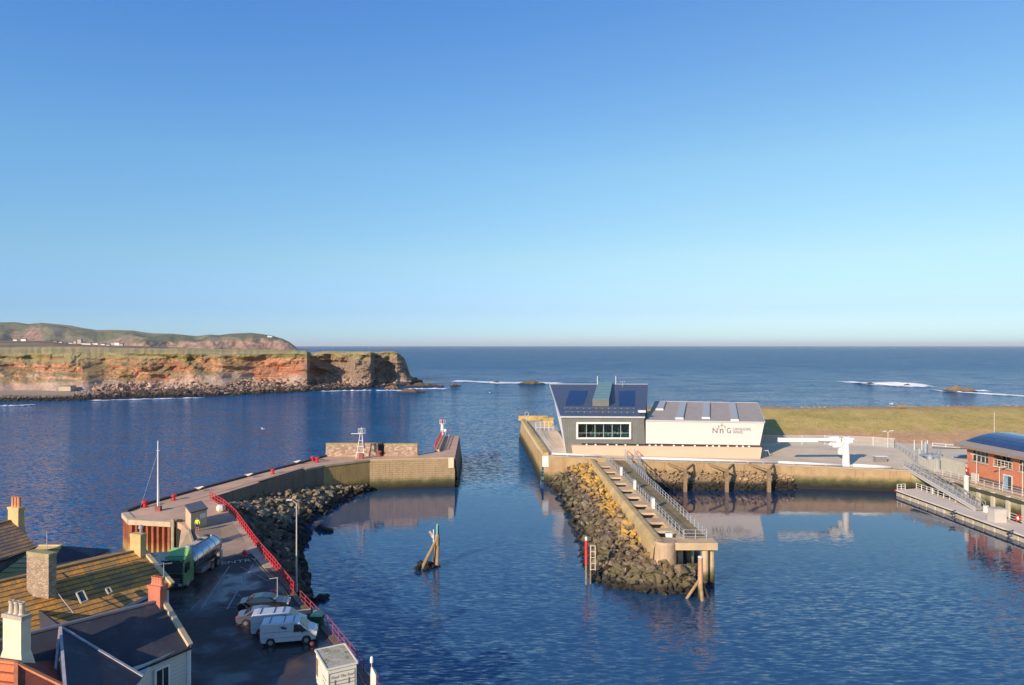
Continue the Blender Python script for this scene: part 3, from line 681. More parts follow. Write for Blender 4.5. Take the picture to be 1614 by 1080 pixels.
MB().box(((ox0+ox1)/2, 147.18, (oz0+oz1)/2), (ox1-ox0, .02, oz1-oz0)).build('pane', CGLASS, wo_)
m = MB()
for k in range(1, 6): x = ox0+(ox1-ox0)*k/6; m.box((x, 147.08, (oz0+oz1)/2), (.09, .12, oz1-oz0))
m.box(((ox0+ox1)/2, 147.08, oz0+.95), (ox1-ox0, .06, .05)); m.build('mullions', mat('pale mullion', (.55, .57, .55), .4), wo_)
INT = mat('office interior', (.20, .15, .13), .8, .2); TEAL = mat('teal office panel', (.05, .30, .25), .6, .2, .8)
m = MB(); m.quad(V(ox0, oz0, 151.5), V(ox1, oz0, 151.5), V(ox1, oz1, 151.5), V(ox0, oz1, 151.5)); m.quad(V(ox0, oz0-.05, 147.25), V(ox1, oz0-.05, 147.25), V(ox1, oz0-.05, 151.5), V(ox0, oz0-.05, 151.5))
m.quad(V(ox0, oz1+.02, 147.25), V(ox1, oz1+.02, 147.25), V(ox1, oz1+.02, 151.5), V(ox0, oz1+.02, 151.5)); m.quad(V(ox0-.02, oz0, 147.25), V(ox0-.02, oz0, 151.5), V(ox0-.02, oz1, 151.5), V(ox0-.02, oz1, 147.25)); m.quad(V(ox1+.02, oz0, 147.25), V(ox1+.02, oz0, 151.5), V(ox1+.02, oz1, 151.5), V(ox1+.02, oz1, 147.25))
ir = m.build('room', INT, ob)
m = MB(); rr = random.Random(3)
for x in (15.9, 17.6, 19.9, 23.2): m.box((x, 149, 10.7), (.22, .3, 2.9))
for x in (14.9, 17.4, 18.6, 20.6, 21.8, 24.5): m.box((x, 148.6, 9.72+rr.uniform(-.1, .1)), (1.1, .9, .75))
m.build('partition', TEAL, ir)
m = MB()
for x in (14.7, 17.1, 18.9, 20.9, 22.3, 22.9, 23.8): m.box((x, 148.2, 9.75+rr.uniform(0, .4)), (.32, .3, .55))
for k in range(5): m.box((19.7, 148.2+k*.7, oz1-.35), (10.8, .05, .04))
m.build('office_furniture', WHITE, ir)
def RF(s_, t, top=.36): a = TL.lerp(TR, s_); b = TBL.lerp(TBR, s_); return a.lerp(b, t)+Vector((0, 0, top))
PV = stripes('solar cells', (.012, .022, .09), 0, 1.0, .15, .004, .1, col2=(.05, .07, .15), wz=.04)
def rquad(m, RFn, s0, s1, t0, t1, s0b=None, s1b=None, th=.1):
    s0b = s0 if s0b is None else s0b; s1b = s1 if s1b is None else s1b
    m.hexa([RFn(s0, t0, .31), RFn(s1, t0, .31), RFn(s1b, t1, .31), RFn(s0b, t1, .31)], [RFn(s0, t0, .31+th), RFn(s1, t0, .31+th), RFn(s1b, t1, .31+th), RFn(s0b, t1, .31+th)]); return m
rquad(MB(), RF, .09, .29, .30, .76, .18, .37).build('solar_panel', PV, ob); rquad(MB(), RF, .70, .88, .28, .76, .70, .87).build('solar_panel', PV, ob)
# rooflight box with louvres
LOUV = stripes('teal louvres', (.22, .36, .36), 1, .62, .5, .08, .1, wz=.3, darkline=.15)
b0, b1, b2, b3 = Vector((18.1, 153.6, 14.9)), Vector((21.8, 153.6, 14.9)), Vector((25.1, 171.15, 18.9)), Vector((21.6, 171.15, 18.9))
c0, c1, c2, c3 = Vector((18.1, 153.6, 16.8)), Vector((21.8, 153.6, 16.8)), Vector((25.2, 171.15, 19.75)), Vector((21.6, 171.15, 19.75))
rb = MB().quad(b0, b1, c1, c0).quad(b1, b2, c2, c1).quad(b3, b0, c0, c3).quad(b2, b3, c3, c2).build('roof_vent', CLAD, ob)
MB().hexa([p+Vector((0, -.05, .005)) for p in (c0, c1, c2, c3)], [p+Vector((0, -.1, .16)) for p in (c0, c1, c2, c3)]).build('louvre', LOUV, rb)
for x in (21.0, 25.6): MB().tube((x+.4, 171, 19.2), (x+.4, 171, 21.4), .07).build('mast', WHITE, ob)
m = MB().tube((27.4, 169, 18.5), (27.4, 169, 20.3), .04).tube((26.9, 169, 20), (27.9, 169, 20), .03).lathe((27.9, 169, 20), [(.12, 0), (.12, .15)]).lathe((26.9, 169, 20), [(.12, 0), (.12, .15)])
m.build('weather_sensor', GALV, ob)
m = MB()
for t in (.09, .2): 
    for k in range(12): m.box(RF(.07+.8*k/11, t, .44), (.12, .12, .18))
    m.tube(RF(.07, t, .5), RF(.87, t, .5), .02, n=5)
m.build('safety_line', GALV, ob)
MB().box(V(28.2, 14.75, 148.3), (1.5, 1.2, .45)).build('flue', WHITE, ob)

# white wing
wt = thing('white_warehouse', 'long white leaning warehouse wing on a pink plinth beside the grey block', 'building', (40, 147, 5.2))
w0, w1, w2, w3 = V(28.8, 7.95), V(53.35, 7.55), Vector((60.3, 171, 7.5)), Vector((35, 171, 7.9))
x0, x1, x2, x3 = V(28.8, 12.8), V(54.35, 12.4), Vector((61.5, 171, 14.45)), Vector((35.8, 171, 14.85))
MB().quad(w0, w1, x1, x0).build('front_wall', WCLAD, wt); MB().quad(w1, w2, x2, x1).quad(w2, w3, x3, x2).quad(w3, w0, x0, x3).build('end_wall', mat('grey end cladding', (.45, .42, .40), world=True), wt)
MB().hexa([x0, x1, x2, x3], [p+Vector((0, 0, .22)) for p in (x0, x1, x2, x3)]).build('roof', ROOFG, wt)
m = MB().bar(x0+Vector((0, -.1, .08)), x1+Vector((.05, -.1, .08)), .14, .3).bar(x3+Vector((0, .1, .16)), x2+Vector((0, .1, .16)), .14, .3).bar(x1+Vector((.1, 0, .1)), x2+Vector((.1, 0, .1)), .14, .3)
m.build('fascia', mat('light grey trim', 0), wt)
def WR(s_, t, top=.25): return x0.lerp(x1, s_).lerp(x3.lerp(x2, s_), t)+Vector((0, 0, top))
SKYL = mat('translucent rooflight', (.44, .42, .39), .4, .05)
for s_, t0, t1 in ((.05, .5, .97), (.25, .06, .9), (.475, .1, .92), (.72, .02, .95)):
    s2 = s_+.062
    rl = MB().hexa([WR(s_, t0, .2), WR(s2, t0, .2), WR(s2, t1, .2), WR(s_, t1, .2)], [WR(s_, t0, .55), WR(s2, t0, .55), WR(s2, t1, .5), WR(s_, t1, .5)]).build('rooflight', SKYL, wt)
    MB().hexa([WR(s_-.004, t0-.01, .2), WR(s2+.004, t0-.01, .2), WR(s2+.004, t0, .2), WR(s_-.004, t0, .2)], [WR(s_-.004, t0-.01, .6), WR(s2+.004, t0-.01, .6), WR(s2+.004, t0, .6), WR(s_-.004, t0, .6)]).build('kerb', WHITE, rl)
# dark slot with blocks, pink plinth
pl0 = [V(13.0, 5.75, 145.6), V(53.05, 4.9, 145.6), Vector((57, 160, 4.8)), Vector((57, 160.3, 4.8)), V(14.5, 5.5, 160)]
MB().hexa([V(13.0, 5.74, 145.7), V(53.0, 4.85, 145.7), V(53.4, 4.85, 149), V(13.2, 5.74, 149)], [V(12.7, 7.72, 145.6), V(53.35, 7.22, 145.6), V(53.7, 7.22, 149), V(12.9, 7.72, 149)]).build('plinth', PINK, wt)
MB().hexa([V(15, 7.66, 146.6), V(53.1, 7.18, 146.6), V(59, 7.2, 170.4), V(30, 7.6, 170.4)], [V(15, 8.2, 147.2), V(53.1, 7.7, 147.2), V(59, 7.8, 170.4), V(30, 8.1, 170.4)]).build('dark_gap_strip', mat('dark slot', (.03, .03, .03)), wt)  # near black strip fills the gap above the plinth
m = MB(); rr = random.Random(11); x = 16.
while x < 52.5: MB().box((x, 146.35, lerp(7.78, 7.33, (x-15)/38)), (.35, .3, .36)).build('slot_pier', WHITE, wt); x += rr.choice((1.3, 1.9, 2.6))
LOGO = mat('grey lettering', (.13, .14, .16), .6, .05); LOGO2 = mat('pale grey lettering', (.20, .22, .25), .6, .05)
rx = (R(90), 0, 0); K = 147/F; lx = lambda px: (px-CX)*K; lz = lambda py: H-(py-HY)*K
text_mesh('lettering', 'N', 1.65, LOGO, wt, (lx(1126.8), 146.93, lz(682.8)), rx); text_mesh('lettering', 'n', 2.0, LOGO, wt, (lx(1137.2), 146.93, lz(682.8)), rx); text_mesh('lettering', 'G', 1.65, LOGO, wt, (lx(1148.6), 146.93, lz(682.8)), rx, sx=.85)
text_mesh('lettering', 'OFFSHORE', .80, LOGO2, wt, (lx(1154.6), 146.93, lz(678.6)), rx, align='LEFT', sx=1.02); text_mesh('lettering', 'WIND', .80, LOGO2, wt, (lx(1154.6), 146.93, lz(683.4)), rx, align='LEFT', sx=1.02)
m = MB()
for px, py, s_ in ((1137.6, 669.6, .42), (1132.6, 671.8, .24), (1142.4, 672.2, .2)):
    c = Vector((lx(px), 146.9, lz(py))); m.tube(c, c-Vector((0, 0, .75)), .035, n=5)
    for k in range(3): a = R(90+120*k+10*s_); m.tube(c, c+Vector((math.cos(a), 0, math.sin(a)))*s_, .05, .02, n=5)
m.build('turbine_emblem', LOGO, wt)
# shadowy stack of scaffold next to the warehouse end
sc_ = thing('steel_trestle', 'small steel trestle standing at the shaded end of the white building', 'trestle', Pq(1207, 719)); c = Pq(1207, 719); m = MB()
for dx in (-1, 0, 1): m.tube(c+Vector((dx, 0, 0)), c+Vector((dx*.4, 0, 1.3)), .05)
m.tube(c+Vector((-.6, 0, 1.25)), c+Vector((.6, 0, 1.25)), .05); m.build('frame', WHITE, sc_)
# ---- crane
cr = thing('knuckle_crane', 'white knuckle boom crane folded flat over the yard', 'crane', Pq(1337, 735)); b = Pq(1337, 735)+Vector((0, .9, 0))
MB().lathe(b, [(1.15, 0), (1.15, .12), (.72, .18), (.62, 4.3), (.8, 4.4), (.8, 4.7)], 20).build('pedestal', WHITE, cr, smooth=False)
t_ = b+Vector((0, 0, 4.75))
ho = MB().box(t_+Vector((.1, 0, .35)), (2.1, 1.3, .9)).hexa([t_+Vector((-.5, -.6, .6)), t_+Vector((1.6, -.6, .6)), t_+Vector((1.6, .6, .6)), t_+Vector((-.5, .6, .6))], [t_+Vector((-.3, -.5, 1.1)), t_+Vector((1.3, -.5, .95)), t_+Vector((1.3, .5, .95)), t_+Vector((-.3, .5, 1.1))]).build('slew_housing', WHITE, cr, bevel=.08)
MB().box(t_+Vector((-2.1, 0, .0)), (1.5, 1.3, 2.0)).box(t_+Vector((-3.1, 0, -.3)), (.9, 1.0, .7)).build('knuckle', WHITE, cr, bevel=.08)
MB().bar(t_+Vector((-1.6, 0, .45)), t_+Vector((-13.9, 0, .5)), .75, .85).bar(t_+Vector((-1.6, 0, 1.0)), t_+Vector((-3.4, 0, .95)), .5, .4).build('boom', WHITE, cr, bevel=.05)
MB().tube(t_+Vector((-2.4, -.75, .2)), t_+Vector((-6, -.5, .3)), .12).build('hydraulic_ram', GALV, cr)
MB().box(t_+Vector((-1.2, 0, -1.2)), (.7, .8, 2.6)).build('inner_boom', WHITE, cr, bevel=.05)
m = MB()
for dx in (-1.1, 1.1): MB().box(b+Vector((dx, -.8, .1)), (.6, .6, .35)).build('footing', WHITE, cr)
# pale cabinet + sacks + fence
gc = thing('equipment_cabinet', 'square dark grey equipment cabinet standing on the yard right of the crane', 'cabinet', Pq(1389.5, 731)); c = Pq(1389.5, 731)
MB().box(c+Vector((0, .6, .75)), (2.35, 1.1, 1.4)).build('body', mat('cabinet grey', (.22, .21, .20), .6, .08), gc); MB().box(c+Vector((0, .6, 1.5)), (2.45, 1.2, .08)).build('lid', WHITE, gc)
rr = random.Random(2)
for i, px in enumerate((1344, 1350, 1358, 1366, 1373)):
    c = Pq(px, 709.5); o = MB(); 
    for q in range(3): put(o, c+Vector((rr.uniform(-.3, .3), rr.uniform(-.2, .2), .3+q*.12)), .42, rr)
    tag(o.build('rubble_bag', rock_mat('rubble bag', [(.25, .18, .13), (.36, .28, .2)], weed_top=-5)), 'brown heaped bag by the yard fence behind the crane', 'bag', 'row of brown bags by the yard fence')
MESH = None
def fence_mesh_mat():
    t = NT('wire mesh'); v = t.pos(); s_ = t.sep(v); tr = t.n('ShaderNodeBsdfTransparent'); mx = t.n('ShaderNodeMixShader')
    t.set((.62, .66, .62), .5); mx.inputs[0].default_value = .30; t.l(tr.outputs[0], mx.inputs[1]); t.l(t.p.outputs[0], mx.inputs[2]); t.l(mx.outputs[0], t.out.inputs[0]); return t.m
MESH = fence_mesh_mat()
def mesh_fence(label, pts, h, sp, matp=GALV, infill=None, nm='mesh_fence'):
    t_ = thing(nm, label, 'fence', pts[0]); m = MB(); up = Vector((0, 0, h))
    for a, b in zip(pts, pts[1:]):
        if infill == 'slats':
            n = int((b-a).length/.30)
            for i in range(n): p = a.lerp(b, (i+.5)/n); m.bar(p+Vector((0, 0, .05)), p+up, .16, .04)
        else: m.quad(a, b, b+up, a+up)
    m.build('mesh_panel' if infill is None else 'pales', MESH if infill is None else matp, t_, fix=False)
    m = MB()
    for a, b in zip(pts, pts[1:]): m.tube(a+up, b+up, .03, n=5).tube(a+Vector((0, 0, .3)), b+Vector((0, 0, .3)), .03, n=5)
    m.build('rails', matp, t_)
    for a, b in zip(pts, pts[1:]):
        n = max(1, round((b-a).length/sp))
        for i in range(n+(b is pts[-1])): p = a.lerp(b, i/n); MB().bar(p, p+up*1.03, .09, .09).build('post', matp, t_)
    return t_
mesh_fence('long wire mesh fence at the foot of the grass bank behind the crane', [Vector((52, 161.5, 4.85)), Pq(1300, 705.5), Pq(1376, 708.2), Pq(1410, 711)], 2.9, 6.0, WHITE)
mesh_fence('wire mesh fence running back from the yard corner beside the pipework', [Pq(1410, 711), Pq(1421, 718), Pq(1447, 735)], 2.7, 3.0)
FP = mat('green grey palisade', (.42, .42, .38), .55, .1)
mesh_fence('grey vertical bar palisade fence between the pipework and the brick building', [Pq(1484, 740.5), Pq(1529, 754)], 2.55, 2.6, FP, 'slats', 'palisade_fence')
mesh_fence('pale mesh fence returning round the back of the pipework', [Pq(1448, 735), Pq(1462, 744), Pq(1484, 740.5)], 2.3, 2.0, FP, 'slats', 'palisade_fence')
railing('railing', 'white post and rail barrier at the back of the car park', [P(1470, 708, zr(80)), P(1512, 712.5, zr(80))], WHITE, 1.5, 2.4, .05)
ft = P(1490, 709, zr(80)); 
tag(MB().bar(P(1465, 712.5, az+.2), P(1516, 714.5, az+.2), 1.2, .35).build('kerb', CON), 'long pale kerb at the back edge of the car park', 'kerb')
tag(MB().bar(P(1470, 708.4, az+.5), P(1600, 712, az+.5), .5, .9).build('retaining_wall', mat('dark timber', (.08, .06, .05))), 'dark low retaining wall behind the car park kerb', 'wall')
# pipework skid
sk = thing('filter_pipework', 'grey industrial pipework and tanks inside the palisade compound', 'machinery', Pq(1462, 738)); c = Pq(1462, 736)
MG = mat('machinery grey', (.42, .46, .46), .4, .15, 1.2, metal=.3); MGD = mat('machinery blue', (.20, .27, .30), .45, .2, 1.)
for px, py, h, r_ in ((1449.5, 733, 3.4, .38), (1459, 729, 4.4, .3), (1466, 741, 3.0, .55), (1476, 741, 2.4, .7), (1483, 738, 2.4, .5)):
    MB().lathe(Pq(px, py), [(r_*1.4, 0), (r_*1.4, .15), (r_, .2), (r_, h-.3), (r_*.5, h), (r_*.2, h+.15)], 12).build('tank', MG, sk, smooth=False)
m = MB(); rr = random.Random(4)
for i in range(16):
    a = Pq(rr.uniform(1450, 1484), rr.uniform(728, 740))+Vector((0, 0, rr.uniform(1.6, 3.4))); d = rr.choice((Vector((2.4, 0, 0)), Vector((0, 2.4, 0)), Vector((0, 0, -1.6)), Vector((-1.8, -.6, 0)))); MB().tube(a, a+d, rr.uniform(.07, .16), n=7).build('pipe', MGD, sk)
m = MB()
for px in (1441, 1453, 1462): m.tube(Pq(px, 728), Pq(px, 728)+Vector((0, 0, 4.6)), .07, n=6)
m.build('support_frame', WHITE, sk)
MB().box(c+Vector((1.3, 1.5, 2.2)), (3.4, 2.6, .3)).box(c+Vector((.8, 1, 1.)), (2.4, 2., 1.6)).build('skid', MG, sk)
def lamp(label, base, h, heads, mat_=WHITE, r=.07, hl=.8, nm='lamp_post', group=None):
    t_ = thing(nm, label, 'street lamp', base, group)
    MB().lathe(base, [(r*1.6, 0), (r*1.6, .8), (r, .85), (r*.65, h)], 8).build('pole', mat_, t_)
    for dx, dz in heads:
        e = base+Vector((0, 0, h)); k = MB().tube(e-Vector((0, 0, .05)), e+Vector((dx*.6, 0, dz)), .04, n=6).build('arm', mat_, t_)
        MB().box(e+Vector((dx*.95, 0, dz+.02)), (abs(dx)*.8, .3, .12)).build('lantern', mat_, k)
    return t_
lamp('white double headed lamp post at the back of the yard near the bank fence', Pq(1399.6, 711), 4.4, [(-.9, .25), (.9, .35)])
# ---- right side quay wall along the pontoon
rq = [Vector((qf[-1].x, qf[-1].y, zr(80)))] + qr
PAN = tidal('panel quay wall', (.42, .40, .24), (.33, .32, .18), (.16, .17, .06), 1.4)
pw = wall_thing('harbour_wall', 'panelled green stained quay wall behind the floating pontoon', rq, -1, lambda i: (-1, -.06, 0), PAN, CON, .6, .3)
m = MB(); 
for a, b in zip(qr, qr[1:]):
    n = int((b-a).length/3.2)
    for i in range(n): p = a.lerp(b, (i+.3)/n); m.box((p.x-.2, p.y, zr(80)/2-.65), (.35, .7, zr(80)+.7))
m.build('buttress', mat('pale buttress', (.55, .50, .38), .85, .2, .6, world=True), pw)
bm_ = MB()
for a, b in zip(qr, qr[1:]): bm_.bar(a+Vector((-.35, 0, -.75)), b+Vector((-.35, 0, -.75)), .3, .5)
bm_.build('fender_beam', mat('dark fender beam', (.07, .06, .05)), pw)
railing('railing', 'white guard rail along the quay edge above the pontoon', [qr[0]+Vector((.3, -2, .04)), qr[1]+Vector((.3, 0, .04)), qr[2]+Vector((.3, 0, .04)), qr[3]+Vector((.3, 0, .04))], mat('cream rail', (.66, .58, .48), .5), 1.15, 2.0, .035)
# fender pile columns
for i, (px, D) in enumerate(((1537.5, 126), (1612, 111))):
    x = 81.2 if i == 0 else 82.9; t_ = thing('mooring_pile', ['white capped mooring pile standing by the pontoon below the first lamp', 'mooring pile at the right edge of the picture by the pontoon'][i], 'pile', (x, D-4, 0))
    MB().tube((x, D-4, -1), (x, D-4, 5.6), .42, n=12).build('pile', mat('pale pile', (.62, .60, .52), .6, .15), t_); MB().lathe((x, D-4, 5.6), [(.46, 0), (.46, .1), (.05, .3)], 12).build('cap', WHITE, t_)
    MB().box((x-.3, D-4.1, 2.4), (1.1, .4, .18)).box((x-.3, D-4.1, 1.6), (1.1, .4, .18)).build('bracket', GALV, t_)
# ---- pontoon
po = thing('pontoon', 'long pale floating pontoon beside the right quay wall', 'pontoon', (76.8, 132, 0))
pa = [Vector((74.3, 132.2, 1.1)), Vector((79.2, 133.4, 1.1)), Vector((80.6, 80, 1.1)), Vector((75.9, 80, 1.1))]
PDK = mat('pontoon deck', (.66, .58, .48), .85, .1, .4, world=True)
MB().hexa([p-Vector((0, 0, .32)) for p in (pa[3], pa[2], pa[1], pa[0])], [pa[3], pa[2], pa[1], pa[0]]).build('deck', PDK, po)
m = MB(); m.bar(pa[0]+Vector((-.07, 0, -.3)), pa[3]+Vector((-.07, 0, -.3)), .14, .18).bar(pa[0]+Vector((0, .07, -.3)), pa[1]+Vector((0, .07, -.3)), .14, .18)
m.build('fender', BLACK, po)
FLT = mat('weathered float', (.50, .44, .34), .8, .2, .7, dirt=(.3, .25, .16), world=True)
for i in range(22):
    t = (i+.5)/22; a = pa[0].lerp(pa[3], t); MB().box((a.x+2.3, a.y, .22), (4.6, 2.15, 1.1)).build('float', FLT, po, bevel=.1)
MB().box(pa[0]+Vector((.1, .1, -.2)), (.35, .35, .45)).build('corner_fender', RED, po)
railing('railing', 'small white corner rail at the far end of the pontoon', [pa[0]+Vector((.2, -.2, 0)), pa[0]+Vector((1.9, .1, 0))], WHITE, 1.1, .85, .04)
railing('railing', 'white rail along the back edge of the pontoon beneath the gangway', [pa[1]+Vector((-.3, -.2, 0)), Vector((79.1, 120, 1.1))], WHITE, 1.1, 1.6, .04)
railing('railing', 'white rail along the back edge of the pontoon beyond the gangway foot', [Vector((79.9, 113, 1.1)), Vector((80.3, 92, 1.1))], WHITE, 1.1, 1.6, .04)
c = P(1575, 824, 1.1); kb = thing('pontoon_kiosk', 'pale grey service kiosk standing on the pontoon', 'kiosk', c)
MB().box(c+Vector((.3, .9, 1.)), (1.9, 1.6, 2.0)).build('body', mat('kiosk panel', (.52, .48, .42), .6, .08), kb); MB().box(c+Vector((.3, .9, 2.05)), (2.1, 1.8, .12)).build('roof', mat('kiosk roof', (.5, .5, .45), .6), kb)
c = P(1556, 808, 1.1); kb = thing('service_pillar', 'small white service pillar on the pontoon by the gangway foot', 'pillar', c)
MB().box(c+Vector((0, .3, .55)), (.6, .5, 1.1)).build('body', WHITE, kb); MB().box(c+Vector((0, .3, 1.13)), (.66, .56, .08)).build('cap', GALV, kb)
for i, (px, py, lb) in enumerate(((1501, 810, 'grey mooring cleat on the pontoon below the gangway'), (1591, 842, 'grey mooring cleat on the pontoon in front of the kiosk'))):
    c = P(px, py, 1.1); k = thing('mooring_cleat', lb, 'cleat', c)
    m = MB()
    for s_ in (-1, 1): m.tube(c+Vector((s_*.18, 0, 0)), c+Vector((s_*.22, 0, .45)), .07).tube(c+Vector((s_*.22, 0, .45)), c+Vector((s_*.6, 0, .6)), .07)
    m.bar(c+Vector((-.5, 0, .45)), c+Vector((.5, 0, .45)), .12, .12); m.build('horns', DSTEEL, k); MB().box(c+Vector((0, 0, .04)), (.8, .4, .08)).build('base', DSTEEL, k)
c = P(1605, 826, 1.1); lb = thing('lifebuoy', 'red lifebuoy housing on the pontoon rail at far right', 'lifebuoy', c)
m = MB()
for i in range(14): a0, a1 = i*math.pi/7, (i+1)*math.pi/7; m.tube(c+Vector((math.cos(a0)*.42, .0, .95+math.sin(a0)*.42)), c+Vector((math.cos(a1)*.42, .0, .95+math.sin(a1)*.42)), .11, n=7)
m.build('ring', RED, lb); MB().box(c+Vector((0, .1, .9)), (.3, .06, .5)).build('board', WHITE, lb)
# gangway truss
def truss(label, a, b, wdt, hgt, mat_, nm='gangway', n=10, deckm=GALV):
    t_ = thing(nm, label, 'gangway', b); d = (b-a); sd = Vector((0, 0, 1)).cross(d).normalized()*wdt/2; up = Vector((0, 0, hgt))
    MB().hexa([a-sd-Vector((0, 0, .12)), a+sd-Vector((0, 0, .12)), b+sd-Vector((0, 0, .12)), b-sd-Vector((0, 0, .12))], [a-sd, a+sd, b+sd, b-sd]).build('walkway', deckm, t_)
    for s_ in (-1, 1):
        m = MB().bar(a+sd*s_, b+sd*s_, .12, .2).bar(a+sd*s_+up, b+sd*s_+up, .12, .14).bar(a+sd*s_+up*.5, b+sd*s_+up*.5, .05, .06)
        for i in range(n+1):
            p = a.lerp(b, i/n)+sd*s_; m.bar(p, p+up, .07, .07)
            if i < n: q = a.lerp(b, (i+1)/n)+sd*s_; m.bar(p+up*(i % 2), q+up*((i+1) % 2), .05, .05)
        m.build('side_truss', mat_, t_)
    return t_
gw = truss('long steel truss gangway sloping down from the quay to the pontoon', Vector((80.0, 138.3, 4.55)), Vector((78.9, 115.0, 1.5)), 1.7, 1.25, GALV, n=18)
MB().bar(Vector((79.15, 138.2, 4.5)), Vector((78.05, 115.0, 1.45)), .06, .7).build('side_plate', mat('gangway side plate', (.55, .52, .48), .5, .05), gw)
# ---- brick building
BRK = NT('red brick'); v = BRK.pos(); br = BRK.n('ShaderNodeTexBrick'); br.inputs['Color1'].default_value = (.56, .20, .10, 1); br.inputs['Color2'].default_value = (.45, .15, .075, 1); br.inputs['Mortar'].default_value = (.40, .22, .15, 1)
br.inputs['Scale'].default_value = 1; br.inputs['Brick Width'].default_value = .45; br.inputs['Row Height'].default_value = .15; br.inputs['Mortar Size'].default_value = .012
mp = BRK.n('ShaderNodeCombineXYZ'); s_ = BRK.sep(v); BRK.l(BRK.math('ADD', s_[1], s_[0]), mp.inputs[0]); BRK.l(s_[2], mp.inputs[1]); BRK.l(mp.outputs[0], br.inputs[0])
BRK.bump(br.outputs['Fac'], -.5, .01); BRK.set(BRK.mix(BRK.rng(BRK.noise(v, .4, 5, .6), .35, .65, 0, .35), br.outputs['Color'], (.55, .16, .07)), .85); BRK = BRK.m
bz = zr(80); b0 = Vector((84.9, 127.2, bz)); bd = Vector((.06, -1, 0)).normalized(); bn_ = Vector((1, .06, 0)).normalized()
bb = thing('brick_building', 'red brick building with a curved solar panelled roof at the right edge', 'building', b0)
def B(s_, d, z): return b0+bd*s_+bn_*d+Vector((0, 0, z))
def bbox(m, s0, s1, d0, d1, z0, z1): return m.hexa([B(s0, d0, z0), B(s1, d0, z0), B(s1, d1, z0), B(s0, d1, z0)], [B(s0, d0, z1), B(s1, d0, z1), B(s1, d1, z1), B(s0, d1, z1)])
L = 40.
m = MB(); bbox(m, 0, L, 0, .35, 1.0, 3.7); bbox(m, 0, .35, 0.36, 14, 0.0, 6.1)
for s0, s1 in ((0, 1.15), (5.2, 6.4), (10.7, 11.9), (17.3, 18.4), (24, 25)): bbox(m, s0, s1, -.12, .34, 3.7, 6.15)
m.build('wall', BRK, bb)
bbox(MB(), -.02, L, -.05, .30, 0, 1.0).build('plinth', mat('dark engineering brick', (.13, .09, .085), world=True), bb)
SIL = mat('stone sill', (.42, .36, .30), .8, .1)
for k, (s0, s1) in enumerate(((1.15, 5.2), (6.4, 10.7), (11.9, 17.3), (18.4, 24))):
    wf = bbox(MB(), s0, s1, -.25, .3, 3.45, 3.72).build('sill', SIL, bb)
    ww = MB(); n = 4
    for i in range(n+1): q = lerp(s0, s1, i/n); bbox(ww, q-.05, q+.05, .1 if k != 1 else 1.4, .2 if k != 1 else 1.5, 3.72, 6.0)
    bbox(ww, s0, s1, .1, .2, 4.75, 4.85); wo2 = ww.build('window', mat('grey frame', (.5, .5, .48), .5), bb)
    bbox(MB(), s0, s1, .22 if k != 1 else 1.6, .26 if k != 1 else 1.64, 3.72, 6.0).build('pane', DGLASS, wo2)
railing('balcony_rail', 'cream balcony rail on the upper floor of the brick building', [B(6.5, -.1, 3.72), B(10.6, -.1, 3.72)], mat('cream rail', 0), 1.0, .9, .035).parent = None
m = MB(); 
NS = 12
def arc(d): return 6.35+2.15*math.sin(math.pi*min(1, max(0, (d+1.6)/18.)))**.9
ds = [-1.6+18.*i/NS for i in range(NS+1)]
for a, b_ in zip(ds, ds[1:]): m.hexa([B(-1.3, a, arc(a)-.3), B(L, a, arc(a)-.3), B(L, b_, arc(b_)-.3), B(-1.3, b_, arc(b_)-.3)], [B(-1.3, a, arc(a)), B(L, a, arc(a)), B(L, b_, arc(b_)), B(-1.3, b_, arc(b_))])
m.build('roof', mat('roof membrane', (.30, .26, .22), .7, .1), bb)
m = MB()
for a, b_ in list(zip(ds, ds[1:]))[1:-1]:
    for k in range(19):
        s0 = -.3+k*2.0; m.hexa([B(s0, a+.04, arc(a)+.05), B(s0+1.93, a+.04, arc(a)+.05), B(s0+1.93, b_-.04, arc(b_)+.05), B(s0, b_-.04, arc(b_)+.05)], [B(s0, a+.04, arc(a)+.11), B(s0+1.93, a+.04, arc(a)+.11), B(s0+1.93, b_-.04, arc(b_)+.11), B(s0, b_-.04, arc(b_)+.11)])
m.build('solar_panel', mat('blue solar cell', (.035, .055, .13), .12, .2, .5, metal=.2), bb)
bbox(MB(), -1.35, L, -1.72, -1.58, 5.95, 6.38).build('gutter', mat('brown fascia', (.28, .2, .15), .6), bb)
dr = bbox(MB(), 8.6, 10.6, -.1, -.02, .0, 2.55).build('door', mat('white door frame', (.65, .63, .6)), bb); bbox(MB(), 8.8, 9.7, -.16, -.1, .02, 2.35).build('door_leaf', mat('pale blue door', (.25, .40, .50), .4), dr)
bbox(MB(), 9.75, 10.4, -.15, -.1, .02, 2.35).build('door_pane', DGLASS, dr)
c = B(2.9, -.8, 0); kb = thing('meter_cabinet', 'cream meter cabinet against the brick building wall', 'cabinet', c)
MB().box(c+Vector((0, 0, .85)), (.6, 1.3, 1.5)).build('body', mat('cream cabinet', (.62, .56, .46), .6, .05), kb); MB().box(c+Vector((0, 0, .05)), (.7, 1.4, .1)).build('base', CON, kb)
c = B(.35, -.3, 1.3); kb = thing('lifebuoy_case', 'red lifebuoy case on the near corner of the brick building', 'lifebuoy', c)
MB().box(c+Vector((-.1, 0, .35)), (.2, .8, 1.0)).build('case', RED, kb, bevel=.08); MB().box(c+Vector((-.22, 0, .35)), (.05, .3, .4)).build('buoy', WHITE, kb)
